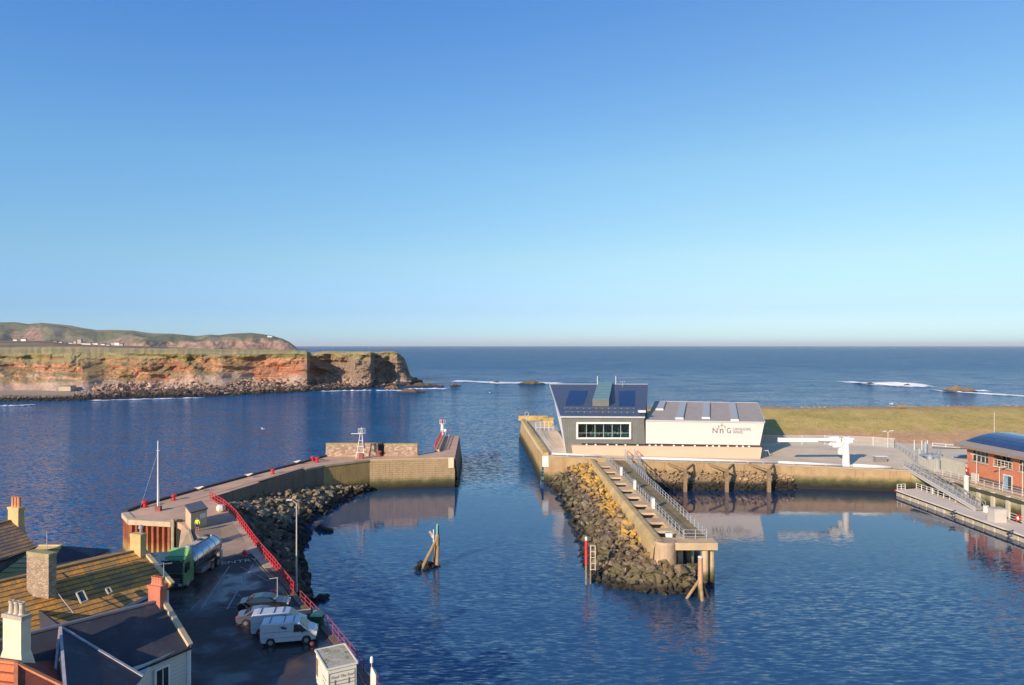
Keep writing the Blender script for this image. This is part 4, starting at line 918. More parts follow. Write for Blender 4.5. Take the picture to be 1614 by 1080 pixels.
lamp('white lamp post at the left corner of the brick building', Vector((83.2, 122.2, bz)), 5.3, [(-.8, .1)], mat('cream pole', (.7, .6, .5), .5)); lamp('white double headed lamp post in front of the brick wall', Vector((83.7, 117.2, bz)), 4.0, [(-.8, .1), (.8, .0)], mat('cream pole', 0)); lamp('white lamp post in front of the balcony at the right edge', Vector((84.2, 112.6, bz)), 5.4, [(-.01, .0)], mat('cream pole', 0))
# flag mast behind brick building
ms = thing('antenna_mast', 'thin pale mast rising behind the curved solar roof', 'mast', PD(1567, 690, 140)); c = PD(1567, 690, 140)
MB().tube(c-Vector((0, 0, 6)), c+Vector((0, 0, 5.2)), .05, .03).build('mast', WHITE, ms); MB().box(c-Vector((0, 0, 5.9)), (.5, .5, .3)).build('base', CON, ms)
# ================================================================== JETTY
JZ = 5.4
jw = lambda y: lerp(15.75, 17.1, (142-y)/58.)       # outer edge of the ochre wall
OCH = mat('ochre rendered concrete', (.52, .37, .16), .85, .25, .5, .03, 5, dirt=(.36, .29, .15), world=True)
JC = mat('jetty concrete', (.60, .44, .26), .85, .2, .5, .02, 6, dirt=(.44, .30, .17), world=True)
JG = mat('mossy jetty deck', (.27, .20, .10), .95, .3, .35, .03, 6, dirt=(.17, .17, .05), world=True)
jt = thing('jetty', 'tan concrete jetty with slots and railings running out from the quay into the harbour', 'jetty', (20, 112, 0))
y1, y0 = 141.5, 84.0
def JV(y, o, z): return Vector((jw(y)+o, y, z))
# curved outer wall
rows = []
prof = [(-.35, 1.2), (-.30, 2.6), (-.22, 3.9), (-.14, 4.7), (-.02, 5.05), (.12, 5.38), (.32, 5.55), (.9, 5.58), (1.15, 5.5), (1.2, 1.8)]
for i in range(30): y = lerp(y1-.3, y0-2.2, i/29); bend = 0; rows.append([JV(y, o+bend, z) for o, z in prof])
MB().grid(rows).build('outer_wall', OCH, jt, smooth=False)
MB().hexa([JV(y0, 1.2, 1.6), JV(y0, 3.3, 1.6), JV(y1, 3.3, 1.6), JV(y1, 1.2, 1.6)], [JV(y0, 1.2, 3.), JV(y0, 3.3, 3.), JV(y1, 3.3, 3.), JV(y1, 1.2, 3.)]).build('slot_floor', mat('rusty slot floor', (.12, .045, .03), .9, .4, .6), jt)
slots = [139.9, 132.3, 126.5, 120.9, 115.7, 110.3, 105.1, 99.8, 95.5-.6, 89.8, 84.9+.6]
edges = [y1-.2]
for q in slots: edges += [q+1.45, q-1.45]
edges.append(y0-.05)
for a, b in zip(edges[0::2], edges[1::2]):
    if a-b > .2: MB().hexa([JV(b, 1.2, 5.1), JV(b, 3.3, 5.1), JV(a, 3.3, 5.1), JV(a, 1.2, 5.1)], [JV(b, 1.2, JZ), JV(b, 3.3, JZ), JV(a, 3.3, JZ), JV(a, 1.2, JZ)]).build('cross_beam', JC, jt)
MB().hexa([JV(y0, 3.3, 1.7), JV(y0, 3.95, 1.7), JV(y1, 3.95, 1.7), JV(y1, 3.3, 1.7)], [JV(y0, 3.3, JZ+.004), JV(y0, 3.95, JZ+.004), JV(y1, 3.95, JZ+.004), JV(y1, 3.3, JZ+.004)]).build('edge_beam', JC, jt)
xl = lambda y: jw(y)+3.95; xr_ = lambda y: lerp(23.2, 24.0, (142-y)/60.)
MB().hexa([(xl(y0), y0-1, 4.7), (xr_(y0), y0-1, 4.7), (xr_(y1), y1, 4.7), (xl(y1), y1, 4.7)], [(xl(y0), y0-1, JZ-.01), (xr_(y0), y0-1, JZ-.01), (xr_(y1), y1, JZ-.01), (xl(y1), y1, JZ-.01)]).build('deck', JG, jt)
JR = mat('joint strip', (.12, .08, .05)); xm = lambda y: lerp(20.0, 21.4, (142-y)/58.)
MB().hexa([(xm(y0), y0, JZ-.02), (xm(y0)+.12, y0, JZ-.02), (xm(y1)+.12, y1, JZ-.02), (xm(y1), y1, JZ-.02)], [(xm(y0), y0, JZ+.01), (xm(y0)+.12, y0, JZ+.01), (xm(y1)+.12, y1, JZ+.01), (xm(y1), y1, JZ+.01)]).build('deck_joint', JR, jt)
# end platform: beams and piles
MB().hexa([(18.6, 81.6, 4.55), (24.6, 81.6, 4.55), (24.6, 83.9, 4.55), (18.6, 83.9, 4.55)], [(18.6, 81.6, JZ+.012), (24.6, 81.6, JZ+.012), (24.6, 83.9, JZ+.012), (18.6, 83.9, JZ+.012)]).build('end_beam', JC, jt)
cs = MB().lathe((18.45, 82.5, 0), [(1.45, 1.0), (1.4, 5.25), (1.3, 5.5)], 28).build('caisson', tidal('caisson wall', (.52, .37, .24), (.42, .29, .19), (.30, .18, .08), .5), jt, smooth=False)
PL = tidal('pile concrete', (.58, .44, .27), (.46, .34, .20), (.3, .2, .1), .8)
for x, y, r_ in ((23.3, 82.4, .42), (24.2, 82.9, .38), (21.0, 88, .4), (24.0, 88.5, .4), (21.3, 94, .4), (24, 95, .4), (23.8, 102, .4), (23.6, 109, .4), (23.5, 116, .4), (23.4, 123, .4), (23.3, 130, .4), (22.4, 86, .45)):
    MB().tube((x, y, -1), (x, y, 4.7), r_, n=12).build('pile', PL, jt)
for (a, b, z) in (((21, 92.5), (24.2, 92.5), 4.3), ((22.0, 84.5), (22.0, 130), 4.35)): MB().bar((a[0], a[1], z), (b[0], b[1], z), .5, .6).build('under_beam', PL, jt)
nl = lambda y: xl(y)-.1
railing('railing', 'left steel railing along the jetty walkway beside the slots', [Vector((nl(y), y, JZ+.004)) for y in (141, 122, 103, 83.6)], GALV, 1.1, 1.7, .035)
railing('railing', 'right steel railing along the harbour edge of the jetty walkway', [Vector((xr_(y)-.15, y, JZ)) for y in (141, 122, 103, 83.6)], GALV, 1.1, 1.7, .035)
railing('railing', 'short steel railing across the near end of the jetty walkway', [Vector((nl(83.4)+.05, 83.35, JZ+.01)), Vector((xr_(83.4)-.2, 83.35, JZ+.01))], GALV, 1.1, 1.2, .035)
for i, (px, py, lb) in enumerate(((971, 749, 'white box on the left jetty railing nearest the quay'), (998.5, 771, 'white box halfway along the left jetty railing'), (1032, 801, 'white box on the left jetty railing nearest the end'))):
    c = P(px, py-8, JZ+1); D = 25.4*0+(H-JZ)*F/(py-HY); c = Vector((nl(D), D, JZ)); k = thing('railing_box', lb, 'box', c)
    MB().box(c+Vector((-.1, 0, .75)), (.35, .9, 1.5)).build('body', WHITE, k); MB().box(c+Vector((-.1, 0, 1.53)), (.42, 1., .06)).build('lid', GALV, k)
mk = Vector((19.3, 84.2, JZ)); k = thing('electric_box', 'small white electric box by the last slot at the jetty end', 'box', mk)
MB().box(mk+Vector((0, 0, .28)), (.7, .5, .5)).build('body', WHITE, k); MB().box(mk+Vector((0, 0, .55)), (.76, .56, .05)).build('lid', GALV, k)
# gangway beside the jetty
g2 = truss('steel gangway sloping down from the quay beside the jetty railing', Vector((24.9, 144.6, 5.55)), Vector((24.6, 128.0, 2.6)), 2.0, 1.5, GALV, n=14)
ld = thing('landing_stage', 'small dark landing stage under the foot of the jetty gangway', 'landing stage', (25.2, 126.5, 0))
MB().box((25.3, 126.2, 2.3), (3.0, 4.5, .35)).build('deck', GALV, ld)
for dx, dy in ((-1.2, -2), (1.2, -2), (-1.2, 2), (1.2, 2)): MB().tube((25.3+dx, 126.2+dy, -1), (25.3+dx, 126.2+dy, 2.2), .22).build('leg', PL, ld)
railing('railing', 'steel guard rail round the gangway landing stage', [Vector((26.7, 128.2, 2.48)), Vector((26.7, 124, 2.48)), Vector((24.4, 124, 2.48))], GALV, 1.1, 1.5, .03)
# jetty rubble
top = [Vector((jw(140.5)-.5, 140.8, 4.9)), JV(133, -.35, 4.7), JV(124, -.35, 4.5), JV(113, -.35, 4.4), JV(103, -.35, 4.2), JV(94, -.35, 3.9), JV(86, -.4, 3.4), Vector((17.5, 81.0, 2.9)), Vector((20., 81.3, 2.5)), Vector((21.9, 83, 1.9))]
bot = [P(862, 763), P(878, 778), P(889, 800), P(904, 833), P(917, 868), P(925, 893), P(938, 916), P(976, 929), P(1040, 936), P(1098, 938)]
ROCKM = rock_mat('armour rock', [(.22, .15, .085), (.15, .11, .065), (.32, .22, .13), (.20, .165, .12), (.11, .085, .05), (.38, .29, .19), (.17, .14, .06)], 1.0, ((.50, .30, .07), 3.3), (.12, .11, .05))
def slope_obj(top, bot, sp, r0, r1, zone, mat_, label, **k):
    tag(rubble_zone(top, bot, sp, r0, r1, zone, **k).build('rubble_bed', mat_, smooth=False), label, 'rubble', kind='stuff')
ZM = {}
ZM['jetty'] = (ROCKM, 'angular boulder in the rubble mound along the left side of the jetty', 'boulders of the jetty rubble mound', 'smaller rocks filling the rubble mound beside the jetty')
slope_obj(top, bot, .85, .38, .62, 'jetty', ROCKM, 'dark rubble bed under the boulders beside the jetty', jit=.4, bulge=.7)
# big rocks right round the nose
zt = [JV(86, -.2, 2.9), Vector((18.6, 81.1, 2.6)), Vector((21.2, 81.6, 2.2)), Vector((22.3, 84, 1.5))]; zb = [P(950, 920)+Vector((0, 1, .3)), P(1000, 931)+Vector((0, .4, .3)), P(1060, 938)+Vector((0, .4, .3)), P(1104, 930)+Vector((0, .4, .3))]
rubble_zone(zt, zb, 1.15, .5, .78, 'jetty', .45, .8)
# ---- rubble under harbour wall behind the timber dolphins
HWM = rock_mat('harbour rubble', [(.46, .32, .17), (.36, .25, .14), (.55, .40, .22), (.40, .29, .18)], 1.5)
ZM['wall'] = (HWM, 'squarish stone in the rubble facing at the foot of the harbour wall', 'stones of the rubble facing under the white building', 'small stones of the rubble facing under the harbour wall')
a = [Vector((x, qf[0].y+(139.4-qf[0].y)-.2, z)) for x, z in ((26.5, 3.4), (36, 3.3), (46, 3.3), (53, 3.2), (57, 2.6))]
slope_obj(a, [Vector((p.x, 137.0, -.2)) for p in a], .62, .26, .44, 'wall', HWM, 'dark weedy base of the rubble facing under the harbour wall', jit=.1, bulge=.35)
# ---- T shaped fender dolphins
for i, (px, D) in enumerate(((1080, 135.6), (1145.5, 135.4), (1212, 135.2))):
    x = (px-CX)*D/F; lb = ['leftmost', 'middle', 'rightmost'][i]+' of the three timber fender posts before the quay wall'
    k = thing('fender_post', lb, 'fender', (x, D, 0)); MB().box((x, D, 1.75), (.62, .6, 5.5)).build('post', TIMBER, k)
    MB().bar((x-.1, D+.1, 4.2), (x-2.6, 139.1, 4.9), .34, .38).build('strut', TIMBER, k); MB().bar((x+.1, D+.1, 4.2), (x+2.4, 139.1, 4.8), .34, .38).build('strut', TIMBER, k)
# ---- channel markers
k = thing('channel_beacon', 'red and white beacon pole with a ladder frame beside the jetty rocks', 'beacon', P(924, 921)); c = P(924, 921)
MB().tube(c-Vector((0, 0, 1)), c+Vector((0, 0, 2.4)), .13, n=10).build('pile', TIMBER, k); MB().tube(c+Vector((.55, .2, -1)), c+Vector((.55, .2, 4.8)), .1, n=8).build('pile', TIMBER, k)
MB().tube(c+Vector((0, 0, 2.4)), c+Vector((0, 0, 5.35)), .17, n=12).build('red_pole', mat('beacon red', (.70, .05, .05), .45), k); MB().lathe(c+Vector((0, 0, 5.36)), [(.17, 0), (.16, .3), (.04, .45)]).build('light', WHITE, k)
m = MB().tube(c+Vector((1.1, 0, 1.7)), c+Vector((1.1, 0, 4.75)), .07, n=6).tube(c+Vector((.55, 0, 1.7)), c+Vector((.55, 0, 4.75)), .07, n=6)
for q in range(5): z = 1.8+q*.72; m.tube(c+Vector((.5, 0, z)), c+Vector((1.15, 0, z)), .05, n=6)
m.build('ladder', mat('cream ladder', (.62, .52, .42), .6), k)
for z in (2.6, 4.2): MB().bar(c+Vector((-.05, 0, z)), c+Vector((.6, .1, z)), .08, .12).build('bracket', DSTEEL, k)
k = thing('harbour_dolphin', 'leaning timber dolphin with a green light in the open harbour', 'beacon', P(684, 895)); c = P(684, 893)
tp = c+Vector((.40, 0, 3.7))
MB().tube(P(660, 899)+Vector((.2, 0, -.2)), tp, .25, .2, n=9).build('raking_pile', mat('ochre timber', (.36, .24, .12), .85, .3, 1.6, .02, 8, dirt=(.25, .17, .08), world=True), k)
MB().tube(P(688.5, 894)+Vector((0, 0, -.6)), tp+Vector((.15, .2, 0)), .24, .22, n=9).build('pile', mat('ochre timber', 0), k); MB().tube(P(681, 892)+Vector((0, .6, -.6)), tp+Vector((-.1, .3, 0)), .2, .16, n=9).build('pile', TIMBER, k)
MB().tube(tp+Vector((0, 0, -.9)), tp+Vector((.05, 0, .5)), .30, .3, n=10).build('pile_head', mat('ochre timber', 0), k)
MB().tube(tp+Vector((-.45, -.1, -1.5)), tp+Vector((-.45, -.1, 1.2)), .07, n=6).build('staff', WHITE, k); MB().bar(tp+Vector((-.5, 0, .1)), tp+Vector((-1.0, 0, .9)), .1, .3).build('board', mat('pinkish board', (.6, .45, .42)), k)
GR = mat('green lantern', (.01, .32, .20), .4, .1)
MB().lathe(tp+Vector((.05, 0, .5)), [(.2, 0), (.2, .06), (.21, .9), (.17, 1.2), (.08, 1.3)], 12).build('green_light', GR, k); MB().tube(tp+Vector((.05, -.3, .4)), tp+Vector((.05, -.25, 2.0)), .04, n=6).build('aerial', WHITE, k)
WR_ = rock_mat('weedy rock', [(.04, .035, .018), (.06, .05, .02), (.03, .028, .015)], 3.0)
rr = random.Random(77)
def weed_rocks(label, spots, nm='weedy_rock'):
    m = MB()
    for px, py, r_ in spots: put(m, P(px, py)+Vector((0, 0, r_*.1)), r_, rr)
    o = m.build(nm, WR_); tag(o, label, 'rock')
weed_rocks('dark weedy rock heap under the leaning timber dolphin', [(661, 898, .9), (668, 893, .8), (675, 893, .8), (683, 895, .7), (690, 895, .6), (664, 890, .7), (672, 897, .9)])
weed_rocks('dark weedy rock awash in the harbour, nearest the lamp post', [(484, 838, .9), (488, 840, .7)]); weed_rocks('dark weedy rock awash in the harbour, farther out of the two', [(507, 834, 1.2), (513, 837, .9), (520, 838, .7)])
weed_rocks('small dark weedy rock beside the railing at the car park edge', [(505, 945, .8), (514, 943, .6), (498, 948, .7)])
k = thing('timber_dolphin', 'stubby braced timber dolphin at the near end of the jetty', 'dolphin', P(1104, 944)); c = P(1104, 944)
MB().tube(c-Vector((0, 0, 1)), c+Vector((0, 0, 4.75)), .30, .27, n=10).build('pile', tidal('dolphin timber', (.60, .34, .20), (.46, .28, .17), (.3, .2, .1), .4), k)
MB().tube(c+Vector((-1.6, 0, .0)), c+Vector((-.05, 0, 2.3)), .17, n=8).build('brace', mat('ochre timber', 0), k); MB().tube(c+Vector((1.1, .3, -.2)), c+Vector((.1, .1, 2.1)), .17, n=8).build('brace', WETTIMBER, k); MB().tube(c+Vector((.05, -.7, -.6)), c+Vector((0, -.2, 1.8)), .2, n=8).build('brace', mat('ochre timber', 0), k)
MB().lathe(c+Vector((0, 0, 4.76)), [(.3, 0), (.28, .1), (.05, .16)], 10).build('cap', WHITE, k)

# ================================================================== LEFT PIER
BZ, HZ = 5.75, 6.2
def pz(y): return lerp(5.7, 6.2, min(1, max(0, (y-95)/40.)))
def Pp(px, py):
    z = 6.
    for _ in range(8): p = P(px, py, z); z = pz(p.y)
    return P(px, py, z)
inner = [Pp(717, 720.5), Pp(655, 722), Pp(583, 724), Pp(510, 733.5), Pp(480, 739.5), Pp(410, 760), Pp(342, 781), Pp(332, 785)]
outer = [Pp(198, 808), Pp(226, 797), Pp(300, 776), Pp(400, 749), Pp(480, 729), Pp(513, 719.8), Pp(600, 716.5), Pp(660, 716.5), Pp(686, 711.5)]
head = [Pp(697, 687.2), Pp(723.7, 687.7)]
deckpoly = inner[::-1]+[]
near = [Pp(375, 818), Pp(348, 822), Pp(301, 836), Pp(285, 826), Pp(277, 821.5), Pp(207, 818)]
poly = inner + near[0:1] + near[1:] + outer + head
pr = thing('harbour_pier', 'long curving concrete breakwater pier on the left of the harbour mouth', 'pier', (inner[3].x, inner[3].y, 0))
MB().prism(poly, [p.z-.8 for p in poly], [p.z for p in poly]).build('deck', DECKC, pr)
DW = tidal('shaded pier wall', (.22, .17, .13), (.17, .13, .10), (.12, .09, .07), 1.6)  # darker wall colour carries the shade of the sunless faces
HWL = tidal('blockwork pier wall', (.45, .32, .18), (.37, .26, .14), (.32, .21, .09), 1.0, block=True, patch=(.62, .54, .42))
def wallrows(pts, out, foot, base=-1., n=10):
    rows = []
    for k in range(n+1):
        s_ = k/n; rows.append([Vector((p.x, p.y, lerp(p.z-.02, base, s_)))+out(i)*(.03+foot*s_) for i, p in enumerate(pts)])
    return rows
PLW = tidal('plain pier wall', (.44, .30, .11), (.36, .24, .09), (.28, .19, .06), 1.0)
MB().grid(wallrows(inner[0:3], lambda i: Vector((0, -1, 0)), .15)).build('block_wall', HWL, pr); MB().grid(wallrows(inner[2:4], lambda i: Vector((0, -1, 0)), .15)).build('plain_wall', PLW, pr)
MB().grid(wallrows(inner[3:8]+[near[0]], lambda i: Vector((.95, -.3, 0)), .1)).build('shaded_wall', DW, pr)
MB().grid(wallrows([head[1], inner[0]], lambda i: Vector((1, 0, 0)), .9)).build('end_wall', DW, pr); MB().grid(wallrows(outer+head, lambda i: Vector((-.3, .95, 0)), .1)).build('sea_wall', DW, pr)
m = MB()
for a, b in zip(inner[0:4], inner[1:5]): m.bar(a+Vector((0, .1, -.16)), b+Vector((0, .1, -.16)), .5, .36)
m.build('coping', mat('pier coping', (.50, .37, .22), .85, .2, .6, world=True), pr)
m = MB()
for a, b in zip(outer[:5], outer[1:6]): m.bar(a+Vector((-.05, .15, .12)), b+Vector((-.05, .15, .12)), .55, .36)
m.build('sea_kerb', mat('dark tarry kerb', (.05, .045, .045), .8, .2, 2), pr)
m = MB(); a, b = inner[4], inner[6]; m.bar(a+Vector((-.3, 0, .05)), a.lerp(b, .55)+Vector((-.3, 0, .05)), .3, .2); m.build('inner_kerb', mat('dark tarry kerb', 0), pr)
wpn = PD(711, 729.5, inner[0].y-.28); MB().box(wpn, (1.1, .14, 2.1)).build('painted_panel', mat('cream panel', (.72, .58, .40), .8, .1), pr)
# crane rails on deck joint
m = MB(); a, b = Pp(300, 790), Pp(480, 736); m.bar(a+Vector((0, 0, .0)), b+Vector((0, 0, .0)), .14, .03); m.build('deck_joint', JR, pr)
def rubble_masonry(nm_, k, ca, cb):
    t = NT(nm_); v = t.pos(); vo = t.n('ShaderNodeTexVoronoi'); vo.inputs['Scale'].default_value = k; vd = t.n('ShaderNodeTexVoronoi', feature='DISTANCE_TO_EDGE'); vd.inputs['Scale'].default_value = k
    mp = t.n('ShaderNodeMapping'); mp.inputs['Scale'].default_value = (.75, .75, 1.5); t.l(v, mp.inputs[0]); t.l(mp.outputs[0], vo.inputs['Vector']); t.l(mp.outputs[0], vd.inputs['Vector'])
    c = t.mix(t.sep(vo.outputs['Color'])[0], ca, cb); c = t.mix(t.rng(t.noise(v, 1.2, 5, .7), .45, .65, 0, .5), c, sh(ca, .8)); c = t.mix(t.rng(vd.outputs['Distance'], .0, .06), sh(ca, .75), c)
    t.bump(t.rng(vd.outputs['Distance'], 0, .12), .8, .04); t.set(c, .9); return t.m
STN = rubble_masonry('random rubble masonry', 2.6, (.32, .20, .13), (.62, .48, .35))
def swall(a, b, h, th, label, py_=None):
    t_ = thing('stone_wall', label, 'wall', a); MB().hexa([a, b, b+Vector((0, th, 0)), a+Vector((0, th, 0))], [a+Vector((.12, .05, h)), b+Vector((-.05, .05, h)), b+Vector((-.05, th, h)), a+Vector((.12, th, h))]).build('masonry', STN, t_)
    MB().hexa([p+Vector((0, 0, h+.003)) for p in (a+Vector((0, -.02, 0)), b+Vector((0, -.02, 0)), b+Vector((0, th+.1, 0)), a+Vector((0, th+.1, 0)))], [p+Vector((0, 0, h+.16)) for p in (a+Vector((0, -.02, 0)), b+Vector((0, -.02, 0)), b+Vector((0, th+.1, 0)), a+Vector((0, th+.1, 0)))]).build('coping', mat('lichen coping', (.42, .34, .14), .9, .3, 1.2), t_)
    return t_
swall(Pp(513, 719.6), Pp(595, 719.4), 2.5, 1.2, 'longer left stretch of rubble stone wall on top of the pier'); swall(Pp(605, 718.6), Pp(658, 718.4), 2.3, 1.2, 'shorter right stretch of rubble stone wall on top of the pier')
sg = thing('gap_shade_panel', 'dark panel standing in for the shadowed wall set back between the two stone walls', 'gate', Pp(600, 717.6)); c = Pp(600, 717.6)+Vector((0, .9, 0))  # dark panel put in for the shadowed wall in the gap
MB().box(c+Vector((0, 0, 1.25)), (1.9, .15, 2.5)).build('gap_panel', DSTEEL, sg); MB().box(c+Vector((0, -.1, 1.2)), (1.7, .08, .12)).build('brace', DSTEEL, sg)
# raised head block
a0, a1, a2, a3 = Pp(684.7, 712.5), Pp(692.5, 712.5), Pp(702, 687.5), Pp(697, 687.2)
MB().hexa([a0, a1, a2, a3], [p+Vector((0, 0, .5)) for p in (a0, a1, a2, a3)]).build('raised_step', DECKC, pr)
railing('railing', 'bright red railing along the seaward edge of the pier head', [a0+Vector((.05, 0, .5)), a3+Vector((.05, 0, .5))], mat('pinkish red paint', (.75, .07, .07), .45), 1.2, 1.0, .06)
# light towers
def lantern(t_, c, s_=1.):
    MB().lathe(c, [(.75*s_, 0), (.75*s_, .1)], 10).build('platform', WHITE, t_)
    m = MB()
    for i in range(6): a_ = i*math.pi/3; q = c+Vector((math.cos(a_)*.7, math.sin(a_)*.7, 0))*1; m.tube(q, q+Vector((0, 0, 1.0)), .035, n=5)
    for i in range(8):
        a_, b_ = i*math.pi/4, (i+1)*math.pi/4; m.tube(c+Vector((math.cos(a_)*.7, math.sin(a_)*.7, 1.0)), c+Vector((math.cos(b_)*.7, math.sin(b_)*.7, 1.0)), .035, n=5)
    m.build('guard_rail', WHITE, t_); MB().lathe(c+Vector((0, 0, .1)), [(.18, 0), (.2, .5), (.28, .55), (.26, .95), (.05, 1.2)], 10).build('lantern', RED if s_ < 1 else GALV, t_)
c = Pp(570, 722.5); lt = thing('light_tower', 'white lattice light tower on the pier in front of the stone wall', 'light tower', c)
for dx, dy in ((-1.1, -.3), (.6, -.4), (-.2, 1.0)): MB().tube(c+Vector((dx, dy, 0)), c+Vector((dx*.25, dy*.25, 4.9)), .075, n=7).build('leg', WHITE, lt)
m = MB()
for z in (1.2, 2.4, 3.6):
    k_ = 1-.75*z/4.9; pts = [c+Vector((dx*k_, dy*k_, z)) for dx, dy in ((-1.1, -.3), (.6, -.4), (-.2, 1.0))]
    for i in range(3): m.tube(pts[i], pts[(i+1) % 3], .05, n=5)
m.build('bracing', WHITE, lt); lantern(lt, c+Vector((0, 0, 5.0))); MB().box(c+Vector((-1.3, 0, 5.0)), (1.6, .2, .1)).build('side_arm', WHITE, lt)
MB().box(c+Vector((.42, 0, 3.3)), (.35, .3, 2.6)).build('blue_panel', mat('deep blue panel', (.05, .05, .28), .4), lt); MB().box(c+Vector((0, -.5, .55)), (.8, .6, 1.1)).build('red_cabinet', mat('rust red box', (.30, .08, .06), .7), lt)
c = Pp(698, 687.6)+Vector((0, -1.2, .5)); lt = thing('light_tower', 'white tubular light tower at the tip of the pier head beyond the red railing', 'light tower', c)
MB().lathe(c, [(.5, 0), (.42, .3), (.38, 2.6), (.7, 2.75)], 12).build('column', WHITE, lt); lantern(lt, c+Vector((0, 0, 2.75)), .9)
c = Pp(706, 688.2)+Vector((0, -.8, 0)); k = thing('signal_box', 'white fog horn and blue box beside the pier head light', 'equipment', c)
MB().tube(c+Vector((-.55, 0, 0)), c+Vector((-.55, 0, 1.2)), .08).build('post', WHITE, k); MB().lathe(c+Vector((-.55, 0, 1.1)), [(.2, 0), (.4, .3), (.4, .7), (.15, .9)]).build('horn', WHITE, k); MB().box(c+Vector((.35, 0, 1.3)), (1.0, .5, .8)).build('box', mat('dusky blue box', (.10, .11, .24), .5), k); MB().box(c+Vector((.3, 0, .5)), (.2, .2, 1.0)).build('stand', GALV, k)
# mooring things
def bollard(px, py, label, pf=Pp, s_=1., mat_=RED, up=0, cat='bollard'):
    c = pf(px, py); t_ = thing('mooring_bollard', label, cat, c)
    MB().lathe(c, [(.32*s_, 0), (.32*s_, .05), (.2*s_, .1), (.18*s_, .42*s_), (.36*s_, .5*s_), (.38*s_, .66*s_), (.25*s_, .78*s_)], 14).build('body', mat_, t_); MB().lathe(c+Vector((0, 0, .002)), [(.45*s_, 0), (.45*s_, .04)], 12).build('base', mat_, t_); return t_
bollard(228.5, 799.5, 'red mooring bollard on the pier just left of the flagpole', s_=1.25); bollard(274, 788.5, 'red mooring bollard on the sea edge just right of the flagpole', s_=1.1); bollard(430, 747, 'red mooring bollard halfway along the pier sea edge', s_=1.1)
bollard(500, 728.5, 'red mooring bollard at the bend of the pier, right of a close pair', s_=1.3); bollard(493, 726.8, 'red mooring bollard at the bend of the pier, left of a close pair', s_=1.2); bollard(598, 719.3, 'dark red bollard in front of the gap between the stone walls', s_=1.5, mat_=mat('rust red box', 0))
for px, py, lb in ((314, 775.6, 'white gull standing on the pier kerb nearest the flagpole'), (392, 754.3, 'white gull standing on the middle of the pier kerb'), (468, 733, 'white gull standing on the pier kerb farthest from the flagpole')):
    c = Pp(px, py)+Vector((0, .1, .32)); k = thing('seagull', lb, 'gull', c, 'gulls standing on the pier kerb')
    m = MB(); 
    for j in range(8):
        pass
    prof = [(-.62, .02, .30), (-.4, .12, .30), (-.15, .2, .28), (.12, .2, .32), (.3, .12, .42), (.4, .11, .5), (.5, .08, .5), (.64, .01, .47)]
    rows = [[c+Vector((x*1.1, math.cos(q*math.pi/5)*r_, z+math.sin(q*math.pi/5)*r_)) for q in range(11)] for x, r_, z in prof]
    MB().grid(rows).build('body', WHITE, k, smooth=True); MB().hexa([c+Vector((-.75, -.16, .3)), c+Vector((.1, -.22, .3)), c+Vector((.1, .22, .3)), c+Vector((-.75, .16, .3))], [c+Vector((-.7, -.1, .4)), c+Vector((.1, -.12, .5)), c+Vector((.1, .12, .5)), c+Vector((-.7, .1, .4))]).build('wing', mat('gull grey', (.35, .36, .38)), k)
    for dy in (-.07, .07): MB().tube(c+Vector((.02, dy, 0)), c+Vector((.02, dy, .16)), .02, n=5).build('leg', mat('gull yellow', (.6, .4, .05)), k)
    MB().tube(c+Vector((.66, 0, .47)), c+Vector((.82, 0, .44)), .035, .008, n=6).build('beak', mat('gull yellow', 0), k)
def flying(p, s_, label, rz=0.):
    k = thing('seagull', label, 'gull', p, 'gulls in flight over the water', rz)
    prof = [(-.5, .015), (-.3, .07), (0, .11), (.2, .1), (.34, .07), (.44, .06), (.55, .01)]
    MB().grid([[Vector((x, math.cos(q*math.pi/4)*r_, math.sin(q*math.pi/4)*r_))*s_ for q in range(9)] for x, r_ in prof]).build('body', WHITE, k, smooth=True, local=True)
    for sg_ in (-1, 1):
        MB().hexa([Vector(q)*s_ for q in ((.18, .08*sg_, .02), (-.12, .08*sg_, .02), (-.02, .85*sg_, .28), (.12, .85*sg_, .28))], [Vector(q)*s_ for q in ((.18, .08*sg_, .06), (-.12, .08*sg_, .04), (-.02, .85*sg_, .31), (.12, .85*sg_, .31))]).build('wing', WHITE, k, local=True)
        MB().hexa([Vector(q)*s_ for q in ((.12, .85*sg_, .28), (-.02, .85*sg_, .28), (-.22, 1.35*sg_, .2), (-.18, 1.37*sg_, .2))], [Vector(q)*s_ for q in ((.12, .85*sg_, .31), (-.02, .85*sg_, .31), (-.22, 1.35*sg_, .215), (-.18, 1.37*sg_, .215))]).build('wing_tip', mat('gull grey', 0), k, local=True)
flying(PD(414.5, 676.5, 150), 1., 'white gull flying low over the bay left of the pier', .8); flying(PD(1405, 636.8, 150), .9, 'white gull flying over the sea behind the grass bank', -.7)
flying(PD(966.5, 510.5, 170), .5, 'tiny dark looking gull alone high in the pale sky', 1.2); flying(PD(772, 619, 230), .8, 'tiny white gull over the mouth of the bay', .3)
# flagpole
c = Pp(249, 805.5); fp = thing('flagpole', 'tall white flagpole with stays on the wide end of the pier', 'flagpole', c)
MB().tube(c, c+Vector((0, 0, 9.9)), .13, .07, n=10).build('pole', WHITE, fp); MB().box(c+Vector((.05, 0, .32)), (.75, .6, .75)).build('base', mat('rust red box', 0), fp)
m = MB(); 
for dx in (-2.6, 0.9, .35): m.tube(c+Vector((dx*.25 if dx < 1 and dx > 0 else dx, .0, .05)), c+Vector((0, 0, 8.4)), .012, n=4)
m.tube(c+Vector((-.25, 0, 8.5)), c+Vector((.25, 0, 8.5)), .03, n=5); m.build('stays', WHITE, fp)
